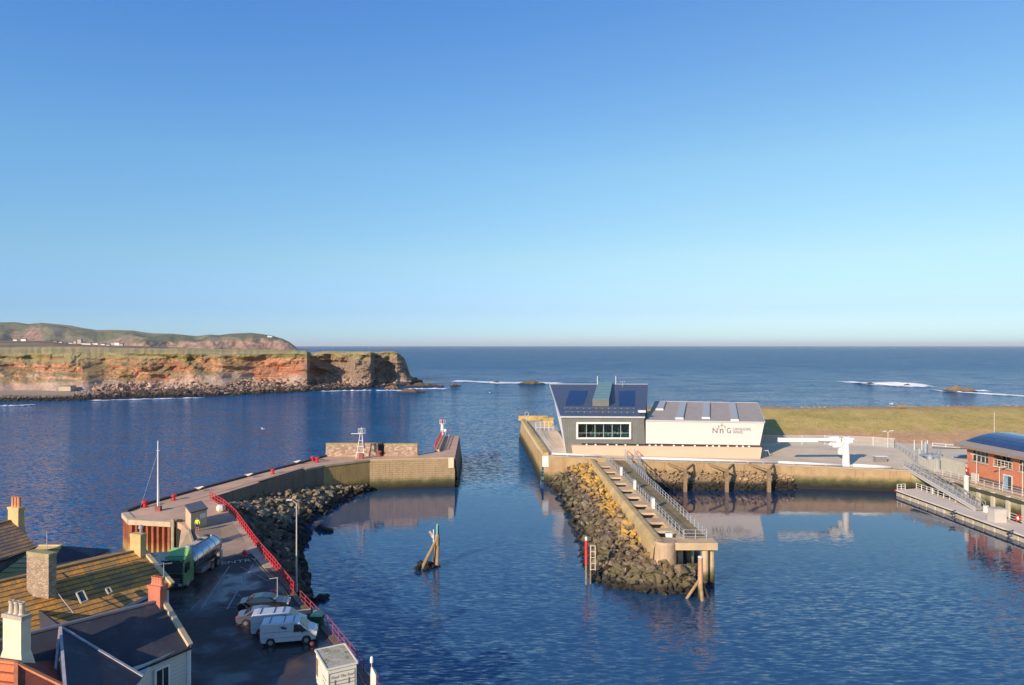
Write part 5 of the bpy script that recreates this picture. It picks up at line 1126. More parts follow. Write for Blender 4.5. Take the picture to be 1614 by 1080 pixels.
# sheet pile wall
sp = thing('sheet_pile_wall', 'rusty red sheet pile wall under a pale cap at the pier root', 'wall', (near[-1].x, near[-1].y, .5))
RSTY = NT('rusted sheet pile'); v = RSTY.pos(); z_ = RSTY.sep(v)[2]
c_ = RSTY.mix(RSTY.rng(RSTY.noise(v, 1.5, 6, .7, sc3=(1, 1, .4)), .35, .65), (.20, .045, .025), (.36, .12, .05)); c_ = RSTY.mix(RSTY.rng(RSTY.math('ADD', z_, RSTY.math('MULTIPLY', RSTY.noise(v, 1.2, 5, .7), 2.)), 3.9, 2.6), c_, (.42, .27, .10)); c_ = RSTY.mix(RSTY.rng(RSTY.math('ADD', z_, RSTY.math('MULTIPLY', RSTY.noise(v, 1.5, 5, .7), 1.4)), 1.9, 1.2), c_, (.06, .05, .03)); c_ = RSTY.mix(RSTY.rng(RSTY.noise(v, 5, 3, .6), .64, .7, 0, .7), c_, (.48, .33, .2))
RSTY.set(c_, .85); RSTY = RSTY.m
fp_ = [outer[0]+Vector((.05, 0, 0)), near[-1]+Vector((.1, -.05, 0)), near[-2]+Vector((-.4, -.1, 0)), near[-3]+Vector((-1.2, .3, 0))]
pts = []
for a, b in zip(fp_[:-1], fp_[1:-1]+[fp_[2]]): pass
for a, b in ((fp_[0], fp_[1]), (fp_[1], fp_[2])):
    n = max(2, round((b-a).length/.42)); d = (b-a).normalized(); nn_ = Vector((d.y, -d.x, 0))
    for i in range(n): pts += [a.lerp(b, (i+.1)/n)+nn_*(.0 if i % 2 else .38), a.lerp(b, (i+.75)/n)+nn_*(.0 if i % 2 else .38)]
MB().grid([[Vector((p.x, p.y, z)) for p in pts] for z in (5.25, 3, 0, -1)]).build('sheet_piles', RSTY, sp)
m = MB(); 
m.bar(fp_[0]+Vector((0, -.2, -.25)), fp_[1]+Vector((.1, -.3, -.25)), .9, .66).bar(fp_[1]+Vector((0, -.28, -.251)), fp_[2]+Vector((.2, -.28, -.251)), .9, .664)
m.build('cap', mat('pale weathered cap', (.56, .43, .28), .85, .2, .7, world=True), sp)
c = near[-2]+Vector((-.1, -.55, 0)); MB().box(c+Vector((0, 0, -2.2)), (.38, .4, 5.2)).build('fender_timber', mat('grey timber', (.36, .30, .22), .85, .2), sp)
MB().box(c+Vector((.75, .2, -2.2)), (.7, .3, 5.0)).build('dark_recess_panel', BLACK, sp)
# ramp (structure) and quay car park (structure)
QZ = 4.5
def Q(px, py, dz=0): return P(px, py, QZ+dz)
tarm = NT('car park tarmac'); v = tarm.pos()
n1 = tarm.noise(v, .18, 5, .65); n2 = tarm.noise(v, 1.4, 6, .7); wet = tarm.rng(tarm.noise(v, .13, 4, .6), .46, .56)
c_ = tarm.mix(tarm.rng(n1, .35, .65), (.060, .045, .045), (.085, .062, .055)); c_ = tarm.mix(tarm.rng(n2, .45, .7, 0, .6), c_, (.045, .034, .034)); c_ = tarm.mix(wet, c_, (.04, .036, .042)); tarm.bump(tarm.noise(v, 25, 3, .6), .3, .01)
tarm.set(c_, tarm.rng(tarm.noise(v, .13, 4, .6), .46, .58, .85, .22)); tarm = tarm.m
edge = [P(433.4, 895, QZ), P(450, 918, QZ), P(466, 938, QZ), P(475, 949, QZ), P(510, 985, QZ), P(555, 1037, QZ), P(600, 1093, QZ), Vector((-7.2, 38, QZ)), Vector((-4.5, 22, QZ))]
qpoly = edge+[Vector((-90, 22, QZ)), Vector((-90, 70, QZ)), Vector((-50, 72, QZ)), Vector((-46, 80, QZ)), P(285, 868, QZ), P(306, 868, QZ), P(350, 877.5, QZ), P(412.5, 870, QZ)]
tag(MB().prism(qpoly, [-1]*len(qpoly), [QZ]*len(qpoly)).build('quay_car_park', tarm), kind='structure')
m = MB()
for a, b in zip(edge[:-1], edge[1:]): n_ = Vector((-(b-a).y, (b-a).x, 0)).normalized(); m.hexa([a+n_*.1-Vector((0, 0, 5.5)), b+n_*.1-Vector((0, 0, 5.5)), b-n_*.02-Vector((0, 0, 5.5)), a-n_*.02-Vector((0, 0, 5.5))], [a+n_*.1+Vector((0, 0, .1)), b+n_*.1+Vector((0, 0, .1)), b-n_*.45+Vector((0, 0, .1)), a-n_*.45+Vector((0, 0, .1))])
qw = thing('quay_edge_wall', 'dark quay edge wall of the car park below the red railings', 'wall', edge[3]); m.build('wall', tidal('car park wall', (.18, .14, .10), (.14, .11, .08), (.1, .08, .06), 1.8), qw)
RM = mat('ramp concrete', (.36, .26, .18), .9, .22, .3, .02, 5, dirt=(.25, .18, .13), world=True)
r0, r1 = near[2]+Vector((.2, -.05, .0)), near[0]
rA, rB = P(306, 868, QZ+.004), P(433.4, 895, QZ+.004); rC = P(412, 871, QZ+.03); rM = P(350, 878, QZ+.02)
rp = [r0, near[1], r1, rC, rB, rM, rA]
mm = MB(); rz_ = [near[2].z-.01, near[1].z-.01, near[0].z-.01, rC.z, rB.z, rM.z, QZ+.004]
mm.add([Vector((p.x, p.y, z)) for p, z in zip(rp, rz_)], [(0, 1, 5, 6), (1, 2, 3, 5)]); mm.add([Vector((p.x, p.y, -1)) for p in (r1, rC, rB)]+[Vector((r1.x, r1.y, rz_[2])), Vector((rC.x, rC.y, rC.z)), Vector((rB.x, rB.y, rB.z))], [(0, 1, 4, 3), (1, 2, 5, 4)])
tag(mm.build('ramp', RM), kind='structure')
k = thing('ramp_edge_kerb', 'pale concrete strip along the red railing side of the ramp', 'kerb', r1)
MB().hexa([r1+Vector((-1.5, 0, .0)), r1, rC, rC+Vector((-1.3, 0, 0))], [r1+Vector((-1.5, 0, .05)), r1+Vector((0, 0, .05)), rC+Vector((0, 0, .05)), rC+Vector((-1.3, 0, .05))]).build('strip', CON, k)
MB().hexa([rC+Vector((-1.3, 0, 0)), rC, rB, rB+Vector((-1.2, 0, 0))], [rC+Vector((-1.3, 0, .05)), rC+Vector((0, 0, .05)), rB+Vector((0, 0, .05)), rB+Vector((-1.2, 0, .05))]).build('strip', CON, k)
# retaining wall on the left of the ramp
a, b, c, d = near[3]+Vector((.2, -.1, 0)), near[2]+Vector((-.3, -.1, 0)), P(304, 866, QZ), P(283, 869, QZ)
rw = thing('ramp_retaining_wall', 'sloping pale concrete wall between the sheet piles and the ramp', 'wall', d)
MB().hexa([Vector((p.x, p.y, -1)) for p in (d+Vector((-.8, -.3, 0)), c, b, a+Vector((-.9, 0, 0)))], [d+Vector((0, 0, .35)), c+Vector((0, 0, .45)), b+Vector((0, 0, .02)), a+Vector((0, 0, .02))]).build('wall', mat('tan concrete', (.50, .36, .22), .9, .2, .5, .02, 6, dirt=(.38, .26, .15), world=True), rw)
m = MB().bar(b+Vector((.1, 0, .12)), c+Vector((.1, 0, .6)), .25, .25); m.build('kerb', CON, rw)
# foreshore below the pier root
tag(MB().add([(-60, 68, .7), (-38, 78, 1.1), (-38, 88, 1.3), (-47, 94.5, 1.2), (-53, 95.5, .4), (-66, 92, -.6), (-80, 70, -.6)], [(0, 1, 2, 3, 4, 5, 6)]).build('foreshore', mat('shingle', (.30, .22, .14), .95, .3, .8, .05, 5, dirt=(.18, .13, .09), world=True)), kind='structure')
# hut
h0, h1, h2 = PD(301, 836.5, 86.2), PD(326, 830, 88.4), PD(292.5, 826, 90); h0.z = h1.z = h2.z = 5.6; h3 = h2+(h1-h0)
ht = thing('pier_hut', 'small flat roofed concrete hut on the pier root behind the person', 'hut', h0)
HUT = mat('hut render', (.58, .44, .29), .85, .18, .8, world=True)
MB().hexa([h0, h1, h3, h2], [p+Vector((0, 0, 2.25)) for p in (h0, h1, h3, h2)]).build('walls', HUT, ht)
cc = (h0+h3)/2; MB().hexa([cc+(p-cc)*1.1+Vector((0, 0, 2.253)) for p in (h0, h1, h3, h2)], [cc+(p-cc)*1.1+Vector((0, 0, 2.42)) for p in (h0, h1, h3, h2)]).build('roof', mat('dark felt roof', (.10, .10, .12), .8, .15), ht)
d = (h1-h0).normalized(); n_ = Vector((d.y, -d.x, 0)); q = h0+d*1.75+n_*.03+Vector((0, 0, 1.55)); MB().bar(q-d*.45, q+d*.45, .05, .6).build('sign', WHITE, ht)
# person
c = P(311.3, 837.8, 5.5); c.y -= .3; c = P(311.3, 837.8, 5.56)
pe = thing('person', 'person in a bright yellow jacket standing by the hut on the ramp', 'person', c)
def skin(name, mat_, pts, edges, parent, sub=2):
    me = bpy.data.meshes.new(name); me.from_pydata([p[0] for p in pts], edges, []); o = bpy.data.objects.new(name, me); COL.objects.link(o); o.parent = parent
    mo = o.modifiers.new('skin', 'SKIN'); lay = me.skin_vertices[0].data
    for i, p in enumerate(pts): lay[i].radius = p[1] if isinstance(p[1], tuple) else (p[1], p[1])
    lay[0].use_root = True; s_ = o.modifiers.new('sub', 'SUBSURF'); s_.levels = s_.render_levels = sub; me.materials.append(mat_); return o
SKN = mat('skin', (.48, .26, .18), .6, .05)
B_ = [((0, 0, .93), (.15, .11)), ((0, 0, 1.15), (.14, .10)), ((0, 0, 1.38), (.17, .11)), ((0, 0, 1.5), .06), ((0, -.01, 1.6), .075), ((0, -.01, 1.70), .09), ((0, 0, 1.78), .06),
      ((-.19, 0, 1.42), .055), ((-.27, -.02, 1.16), .045), ((-.20, -.16, .97), .034), ((-.17, -.22, .92), .03), ((.19, 0, 1.42), .055), ((.28, .0, 1.16), .045), ((.27, -.1, .92), .034), ((.26, -.13, .85), .03),
      ((-.10, 0, .86), .085), ((-.13, -.02, .48), .06), ((-.16, .0, .08), .04), ((-.17, -.13, .03), .03), ((.10, 0, .86), .085), ((.14, -.03, .48), .06), ((.17, .02, .08), .04), ((.19, -.11, .03), .03)]
E_ = [(0, 1), (1, 2), (2, 3), (3, 4), (4, 5), (5, 6), (2, 7), (7, 8), (8, 9), (9, 10), (2, 11), (11, 12), (12, 13), (13, 14), (0, 15), (15, 16), (16, 17), (17, 18), (0, 19), (19, 20), (20, 21), (21, 22)]
body = skin('body', SKN, B_, E_, pe)
skin('jacket', mat('hi vis yellow', (.55, .80, .03), .7, .05), [((0, 0, .90), (.18, .14)), ((0, 0, 1.15), (.175, .13)), ((0, 0, 1.38), (.2, .135)), ((0, 0, 1.49), .085), ((-.20, 0, 1.42), .075), ((-.28, -.02, 1.16), .065), ((-.21, -.14, 1.0), .055), ((.20, 0, 1.42), .075), ((.29, 0, 1.16), .065), ((.28, -.08, .97), .055)], [(0, 1), (1, 2), (2, 3), (2, 4), (4, 5), (5, 6), (2, 7), (7, 8), (8, 9)], pe)
skin('shorts', mat('dark shorts', (.03, .03, .04), .8), [((0, 0, .92), (.165, .13)), ((-.10, 0, .84), .105), ((-.13, -.02, .56), .09), ((.10, 0, .84), .105), ((.14, -.03, .56), .09)], [(0, 1), (1, 2), (0, 3), (3, 4)], pe)
for sx, sy in ((-.16, 0), (.175, .02)): skin('boot', mat('tan boot', (.32, .18, .08), .7), [((sx, sy, .2), .06), ((sx, sy, .07), .062), ((sx+.01, sy-.14, .045), .05)], [(0, 1), (1, 2)], pe, 1)
skin('hair', mat('dark hair', (.05, .035, .025), .8), [((0, .02, 1.72), .098), ((0, .015, 1.79), .07)], [(0, 1)], pe)
for i in range(0): pass
sf = MB().lathe(c+Vector((0, -.095, 1.66)), [(.012, 0), (.018, .03), (.006, .06)], 6).build('nose', SKN, pe)
for dx in (-.033, .033): MB().lathe(c+Vector((dx, -.088, 1.71)), [(.004, 0), (.012, .008), (.004, .018)], 6).build('eye', BLACK, pe)
for hx, hy, hz_ in ((-.17, -.22, .92), (.26, -.13, .85)):
    for q in range(4): skin('finger', SKN, [((hx-.024+.016*q, hy, hz_-.005), .009), ((hx-.026+.017*q, hy-.012, hz_-.05), .008), ((hx-.024+.016*q, hy-.004, hz_-.085+.006*abs(q-1.5)), .007)], [(0, 1), (1, 2)], pe, 1)
    skin('thumb', SKN, [((hx, hy-.02, hz_+.01), .01), ((hx, hy-.05, hz_-.02), .009), ((hx, hy-.055, hz_-.045), .008)], [(0, 1), (1, 2)], pe, 1)
# white buoy by the railing
c = Pp(348, 807); k = thing('mooring_buoy', 'chunky white mooring buoy lying beside the top of the red railing', 'buoy', c)
MB().lathe(c, [(.3, .02), (.62, .3), (.66, .62), (.5, .95), (.25, 1.05)], 8).build('float', mat('buoy white', (.74, .68, .55), .6, .15), k); MB().tube(c+Vector((0, 0, 1.0)), c+Vector((0, 0, 1.2)), .08).build('eye_bolt', DSTEEL, k)
# left rubble
topL = [P(362, 797, 4.0)+Vector((0, -3.0, .9)), P(364, 793, 4.1), Vector((inner[5].x+.6, inner[5].y, 3.9)), Vector((inner[4].x+.5, inner[4].y-6, 3.2)), Vector((inner[4].x+.7, inner[4].y, 2.4)), Vector((inner[3].x+.9, inner[3].y-1, 1.6)), Vector((inner[2].x-3, inner[2].y-.9, .7))]
botL = [P(474, 838), P(485, 827), P(505, 814), P(527, 801), P(560, 782), P(585, 774.5), P(600, 770.5)]
ROCKL = rock_mat('breakwater rock', [(.46, .34, .20), (.30, .23, .14), (.56, .42, .26), (.24, .17, .10), (.38, .31, .22), (.17, .12, .08)], 1.15)
ZM['pier'] = (ROCKL, 'angular boulder in the rubble slope below the shaded pier wall', 'boulders of the rubble slope under the pier wall', 'smaller rocks filling the rubble slope below the pier')
slope_obj(topL, botL, 1.0, .42, .70, 'pier', ROCKL, 'dark rubble bed under the boulders below the pier wall', jit=.4, bulge=.5)
topM = [Vector((near[0].x+.5, near[0].y, 4.4)), rC+Vector((.5, 0, -1.2)), rB+Vector((.4, 0, -1.5)), edge[2]+Vector((.4, 0, -2.2)), edge[3]+Vector((.3, 0, -3.6))]
botM = [P(474, 838), P(479, 853), P(470, 876), P(477, 900), P(482, 944)]
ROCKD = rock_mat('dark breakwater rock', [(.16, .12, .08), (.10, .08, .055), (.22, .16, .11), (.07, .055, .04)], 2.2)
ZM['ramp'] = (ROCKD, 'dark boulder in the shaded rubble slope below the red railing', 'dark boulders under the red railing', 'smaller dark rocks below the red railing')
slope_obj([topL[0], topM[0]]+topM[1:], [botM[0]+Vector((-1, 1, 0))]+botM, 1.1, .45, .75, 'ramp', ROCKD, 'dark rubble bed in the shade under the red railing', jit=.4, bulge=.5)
# red railings
k_ = [Pp(331, 786.5), Pp(352, 799.5)]; railing('red_railing', 'short red railing at the inner corner of the pier root', k_, RED, 1.1, 1.4, .05)
pts = [Pp(352.5, 800), near[0]+Vector((-.3, 0, .05)), rC+Vector((-.2, 0, .08)), rB+Vector((-.2, 0, .08)), edge[2]+Vector((-.2, 0, .1))]
railing('red_railing', 'long bright red railing down the ramp above the dark rocks', pts, RED, 1.15, 1.15, .055)
railing('red_railing', 'red railing, darkened for its shade, along the quay edge beside the green bin', [edge[3]+Vector((-.1, 0, .1)), edge[4]+Vector((-.15, 0, .1))], mat('shaded red paint', (.30, .05, .06), .6), 1.0, 1.8, .04)  # the red is darkened to hold the railing's shade
railing('chain_railing', 'thin red posts and rails, tinted purple for shade, on the quay edge beside the food trailer', [edge[4]+Vector((-.15, 0.3, .1)), edge[5]+Vector((-.15, 0, .1)), edge[6]+Vector((-.15, 0, .1)), edge[7]+Vector((-.15, 0, .1))], mat('purple shaded red paint', (.34, .06, .12), .6), 1.05, 1.7, .03)  # purple tint puts the shade into the red of these rails
# ---- emit boulders
ROCKS.sort(key=lambda r_: -r_[1]/r_[0].y)
VM = {}
rr = random.Random(21)
for i, (p, r_, zone) in enumerate(ROCKS[:290]):
    mt, lab, grp, _ = ZM[zone]; kx = rr.randrange(len(VARI))
    if (kx, zone) not in VM:
        me = bpy.data.meshes.new('boulder'); me.from_pydata(VARI[kx].v, [], VARI[kx].f); me.materials.append(mt); VM[(kx, zone)] = me
    o = bpy.data.objects.new('boulder', VM[(kx, zone)]); COL.objects.link(o); o.location = p; o.scale = (r_, r_, r_); o.rotation_euler = (rr.uniform(-.6, .6), rr.uniform(-.6, .6), rr.uniform(0, 6.28)); tag(o, lab, 'boulder', grp)
MBZ = {}
for p, r_, zone in ROCKS[290:]: put(MBZ.setdefault(zone, MB()), p, r_, rr)
for z_, m in MBZ.items(): tag(m.build('rubble', ZM[z_][0], fix=False), ZM[z_][3], 'rubble', kind='stuff')
# ================================================================== HOUSES (left foreground)
U = Vector((.94, -.34, 0)); Wd = Vector((.34, .94, 0))
def pantile(name, c1, c2, lich, seed=0):
    """interlocking tile courses: joints run up the slope, lichen in patches"""
    t = NT(name); v = t.obj(); s_ = t.sep(v)      # object x along ridge, y down slope (built as local coordinates)
    fr = t.math('FRACT', t.math('MULTIPLY', s_[1], 1/.50)); ln = t.rng(fr, .05, .33)
    fx = t.math('FRACT', t.math('MULTIPLY', s_[0], 1/.33)); lx_ = t.rng(t.math('ABSOLUTE', t.math('SUBTRACT', fx, .5)), .40, .5)
    n1 = t.noise(v, .45, 6, .7); n2 = t.noise(v, 2.2, 5, .75)
    c = t.mix(t.rng(n1, .35, .65), c1, c2); c = t.mix(t.math('MULTIPLY', t.rng(n2, .44, .58), t.rng(n1, .46, .56)), c, lich)
    c = t.mix(t.rng(t.noise(v, 6, 3, .6), .60, .68, 0, .5), c, (.40, .35, .22))
    c = t.mix(t.math('SUBTRACT', 1., ln), c, sh(c1, .18)); c = t.mix(t.math('MULTIPLY', lx_, .4), c, sh(c1, .4))
    t.bump(t.math('ADD', fr, t.math('MULTIPLY', t.noise(v, 5, 3, .6), .5)), .9, .05); t.set(c, .85); return t.m
def slope(name, a0, a1, e1, e0, mat_, parent, th=.14):
    """roof plane: ridge a0-a1, eaves e0-e1; object frame has x along the ridge and y down the slope"""
    X = (a1-a0).normalized(); N = X.cross((e1-a1)).normalized(); N = N if N.z > 0 else -N; Y = N.cross(X).normalized(); Y = -Y if Y.dot(e1-a1) < 0 else Y
    M_ = Matrix((X, Y, N)).transposed().to_4x4(); M_.translation = a0; inv = M_.inverted()
    vs = [inv@p for p in (a0, a1, e1, e0)]
    vs = [Vector((q.x, q.y, -th)) for q in vs]+[Vector((q.x, q.y, 0)) for q in vs]
    me = bpy.data.meshes.new(name); me.from_pydata(vs, [], [(3, 2, 1, 0), (4, 5, 6, 7), (0, 1, 5, 4), (1, 2, 6, 5), (2, 3, 7, 6), (3, 0, 4, 7)]); me.materials.append(mat_)
    bm = bmesh.new(); bm.from_mesh(me); bmesh.ops.recalc_face_normals(bm, faces=bm.faces); bm.to_mesh(me); bm.free()
    o = bpy.data.objects.new(name, me); COL.objects.link(o); o.parent = parent; Mw = M_.copy(); Mw.translation = a0-wloc(parent); o.matrix_local = Mw; return o
def slope_pt(a0, a1, e1, e0, s_, t, up=.0):
    p = a0.lerp(a1, s_).lerp(e0.lerp(e1, s_), t); N = (a1-a0).cross(e1-a1).normalized(); N = N if N.z > 0 else -N; return p+N*up
REND = mat('cream render', (.64, .56, .42), .85, .10, .8, world=True); RENDG = mat('grey white render', (.55, .55, .52), .8, .1, .6, world=True)
def house(name, label, R0, R1, E0, E1, mats, wallm, gz=QZ, verge=None, back=True):
    t_ = thing(name, label, 'house', Vector((R1.x, R1.y, gz)))
    B0, B1 = Vector((2*R0.x-E0.x, 2*R0.y-E0.y, E0.z)), Vector((2*R1.x-E1.x, 2*R1.y-E1.y, E1.z))
    slope('roof', R0, R1, E1, E0, mats, t_); slope('roof', R1, R0, B0, B1, mats, t_)
    i_ = .96; e0, e1, b0, b1 = R0.lerp(E0, .93), R1.lerp(E1, .93), R0.lerp(B0, .93), R1.lerp(B1, .93)
    d = (R1-R0).normalized()*.12
    fs = []
    vs = [Vector((p.x, p.y, gz-.3)) for p in (e0, e1-d, b1-d, b0)]+[p-Vector((0, 0, .17)) for p in (e0, e1-d, b1-d, b0)]+[R0-Vector((0, 0, .17)), R1-d-Vector((0, 0, .17))]
    MB().add(vs, [(0, 1, 5, 4), (1, 2, 6, 9, 5), (2, 3, 7, 6), (3, 0, 4, 8, 7)]).build('wall', wallm, t_)
    MB().bar(R0+Vector((0, 0, .03)), R1+Vector((0, 0, .03)), .28, .14).build('ridge_tiles', mat('ridge tile', (.25, .17, .09), .85, .3, 2) if not verge else verge[1], t_)
    if verge:
        n_ = Vector((0, 0, .10)); m = MB(); m.bar(R1+n_, E1+n_, .34, .2); m.bar(R1+n_, B1+n_, .34, .2); m.build('verge_coping', verge[0], t_)
    g = MB().bar(E0+Vector((.05, 0, -.12)), E1+Vector((.05, -.0, -.12)), .13, .12).build('gutter', BLACK, t_)
    return t_, B0, B1
COPE = mat('cream coping', (.66, .50, .28), .85, .15, .8, dirt=(.42, .34, .14)); SLATE = mat('dark slate roof', (.040, .042, .058), .62, .22, .9, .01, 9, dirt=(.085, .08, .085)); LEADR = mat('lead ridge', (.16, .16, .19), .6, .1)
YT = pantile('lichened pantiles', (.30, .175, .065), (.46, .275, .09), (.82, .34, .025))
# yellow roofed house
aR1, aR0 = P(224, 866, 11.1), P(-70, 934, 11.1); aE1, aE0 = P(272, 922, 8.7), P(-70, 1093, 8.5)
hA, aB0, aB1 = house('lichen_roofed_house', 'long house with brown tiled roof patched with orange lichen', aR0, aR1, aE0, aE1, YT, RENDG, verge=(COPE, mat('ridge tile', (.25, .17, .09), .85, .3, 2)))
def skylight(par, s_, t, ws, wt_, fm, lab='skylight'):
    q = [slope_pt(aR0, aR1, aE1, aE0, a, b, .10) for a, b in ((s_, t), (s_+ws, t), (s_+ws, t+wt_), (s_, t+wt_))]; c = sum(q, Vector())/4
    m = MB()
    for i in range(4): m.bar(q[i], q[(i+1) % 4], .08, .12)
    f = m.build(lab, fm, par); MB().hexa([p-Vector((0, 0, .05)) for p in q], [p+Vector((0, 0, .02)) for p in q]).build('pane', DGLASS, f)
def find_st(px, py):
    best = None
    for i in range(121):
        for j in range(61):
            p = slope_pt(aR0, aR1, aE1, aE0, i/120, j/60); x = CX+p.x*F/p.y; y = HY+(H-p.z)*F/p.y; d = (x-px)**2+(y-py)**2
            if best is None or d < best[0]: best = (d, i/120, j/60)
    return best[1], best[2]
s_, t = find_st(121, 937); skylight(hA, s_, t, .035, .17, mat('cream skylight frame', (.6, .52, .38), .6)); s_, t = find_st(167, 930); skylight(hA, s_, t, .02, .09, mat('cream skylight frame', 0))
m = MB(); prev = None
for px, py in ((82, 903), (84, 925), (98, 945), (115, 968)): 
    s_, t = find_st(px, py); p = slope_pt(aR0, aR1, aE1, aE0, s_, t, .12); 
    if prev is not None: m.tube(prev, p, .03, n=5)
    prev = p
m.build('roof_cable', mat('pale cable', (.45, .42, .4)), hA)
# slate house
bR1, bR0 = P(256, 946, 10.9), P(-70, 1028, 10.9); bE1, bE0 = P(300, 1019, 8.25), P(-70, 1176, 8.25)
WB = stripes('white weatherboard', (.60, .60, .55), 2, 3.6, .6, .02, wz=.08, var=.05, darkline=.75)
hB, bB0, bB1 = house('slate_roofed_house', 'house with a smooth dark slate roof and white boarded wall by the car park', bR0, bR1, bE0, bE1, SLATE, WB, verge=(mat('pale verge', (.62, .47, .30), .8, .1), LEADR))
ed = (bE0-bE1).normalized(); en = Vector((-ed.y, ed.x, 0)); en = en if en.y < 0 else -en
wc = P(262, 1058, 6.55); wbase = bR1.lerp(bE1, .93); wl = wbase+ed*1.95+en*.02
c = Vector((wl.x, wl.y, 6.6)); fr_ = MB().bar(c-ed*.55, c+ed*.55, .12, 2.0).build('window', WHITE, hB); MB().bar(c-ed*.40+en*.05, c+ed*.40+en*.05, .08, 1.75).build('pane', DGLASS, fr_)
MB().bar(c+en*.10-Vector((0, 0, .85)), c+en*.10+Vector((0, 0, .85)), .05, .05).build('glazing_bar', WHITE, fr_)
MB().bar(wbase+en*.06-Vector((0, 0, 4)), wbase+en*.06-Vector((0, 0, .2)), .22, .16).build('corner_board', WHITE, hB)
c2 = wbase+ed*6.2+en*.02; c2.z = 7.3; f2 = MB().bar(c2-ed*.45, c2+ed*.45, .12, .9).build('window', WHITE, hB); MB().bar(c2-ed*.33+en*.05, c2+ed*.33+en*.05, .08, .7).build('pane', DGLASS, f2)
# hipped cross wing of the slate house
ap = P(95, 988.5, 10.85); k0, k1, k2 = P(226, 1067, 8.2), P(112, 1200, 8.2), P(80, 1130, 8.2); bk = P(60, 960, 9.2); 
hw = MB().tri(ap, k0, k1).tri(ap, k1, k2).tri(ap, k2, bk).tri(ap, bk, k0).build('cross_wing_roof', SLATE, hB, fix=False)
m = MB()
for q in (k0, k1, k2): m.bar(ap+Vector((0, 0, .04)), q+Vector((0, 0, .04)), .16, .08)
m.build('hip_flashing', mat('pale lead flashing', (.42, .40, .42), .5), hB)
cen = (k0+k1+k2)/3; kk = [q.lerp(Vector((cen.x, cen.y, q.z)), .05) for q in (k0, k1, k2)]
MB().prism([kk[0], kk[1], kk[2], Vector((k2.x, k2.y+5, 0)), Vector((k0.x-1, k0.y+4, 0))], 4.2, [8.15, 8.15, 8.15, 8.1, 8.1]).build('wall', WB, hB)
def chimney(par, px0, ptop, D, w, dpt, zb, mats, pots=3, potm=None, poth=.8, cap=True, flare=0, name='chimney', label=None):
    c = PD(px0, ptop, D); x0 = c; pts = [x0, x0+U*w, x0+U*w+Wd*dpt, x0+Wd*dpt]; zt = c.z
    t_ = thing(name, label, 'chimney', Vector((c.x, c.y, zb))) if par is None else par
    m = MB().hexa([Vector((p.x, p.y, zb)) for p in pts], [Vector((p.x, p.y, zt-.25)) for p in pts]); o = m.build('chimney' if par is not None else 'stack', mats[0], t_)
    ce_ = (pts[0]+pts[2])/2
    def ring(z0, z1, k): q = [ce_+(p-ce_)*1.0+(p-ce_).normalized()*(k if mats[0] not in (RUB, YST) else .03) for p in pts]; return MB().hexa([Vector((p.x, p.y, z0)) for p in q], [Vector((p.x, p.y, z1)) for p in q])
    ring(zt-.247, zt, .09).build('cap', mats[1], o)
    if flare: 
        q = [ce_+(p-ce_)*1.0+(p-ce_).normalized()*flare for p in pts]; MB().hexa([Vector((p.x, p.y, zb-.6)) for p in q], [Vector((p.x, p.y, zb+1.0)) for p in [ce_+(p-ce_)*1.012 for p in pts]]).build('flared_base', mats[0], o)
    for i in range(pots):
        p = ce_+U*(w*((i+.5)/pots-.5))*.86; MB().lathe(Vector((p.x, p.y, zt)), [(.19, 0), (.15, .12), (.135, poth-.12), (.17, poth-.08), (.17, poth), (.10, poth), (.10, poth-.1)], 12).build('chimney_pot', potm or mats[1], o)
    return o
RUB = rubble_masonry('chimney rubble', 5.5, (.34, .24, .16), (.56, .42, .30)); YST = mat('yellow stone', (.60, .42, .18), .9, .25, 1.2, .02, 6, dirt=(.44, .28, .10), world=True)
OPOT = mat('orange pot', (.62, .28, .13), .7, .2, 4); CPOT = mat('cream pot', (.58, .48, .36), .7, .3, 5)
RBR = stripes('red brick chimney', (.55, .17, .10), 2, 10., .85, .01, wz=.1, darkline=.6, var=.2)
SND = mat('sandstone chimney', (.64, .43, .19), .9, .2, 1.3, .02, 6, dirt=(.52, .34, .2), world=True); CRR = mat('cream chimney render', (.72, .62, .44), .85, .12, 1.0, .01, 6, world=True)
chimney(hA, 42, 869, 52.0, 2.35, .62, 10.0, (RUB, mat('mossy cap', (.34, .30, .15), .9, .3, 3)), 0, flare=0)
ch = chimney(hA, 205, 841, 59.5, 1.2, .6, 10.0, (YST, YST), 0); p = PD(222, 838, 59.5); MB().lathe(p, [(.1, -.1), (.1, .25), (.2, .28), (.17, .5), (.04, .6)], 8).build('cowl', GALV, ch)
chimney(hB, 233.5, 922, 48.4, 1.10, .6, 9.6, (RBR, RBR), 4, mat('terracotta pot', (.62, .20, .11), .7, .15, 4), .55)
chimney(hB, 4.5, 967, 40.6, 1.55, .58, 9.9, (CRR, mat('grey mortar cap', (.42, .36, .27), .9, .2, 3)), 3, CPOT, .72, flare=.55)
# far left house
GT = pantile('weathered grey tiles', (.17, .13, .11), (.30, .20, .11), (.50, .27, .07))
cR1, cR0 = P(19.5, 820, 11.9), P(-80, 845, 11.9); cE1, cE0 = P(58, 861.5, 10.0), P(-80, 912, 10.0)
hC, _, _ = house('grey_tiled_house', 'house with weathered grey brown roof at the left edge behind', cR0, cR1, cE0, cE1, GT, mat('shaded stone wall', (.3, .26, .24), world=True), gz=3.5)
chimney(hC, 12.5, 799, 66.8, 1.45, .58, 10.6, (SND, SND), 3, OPOT, 1.0, flare=.25)
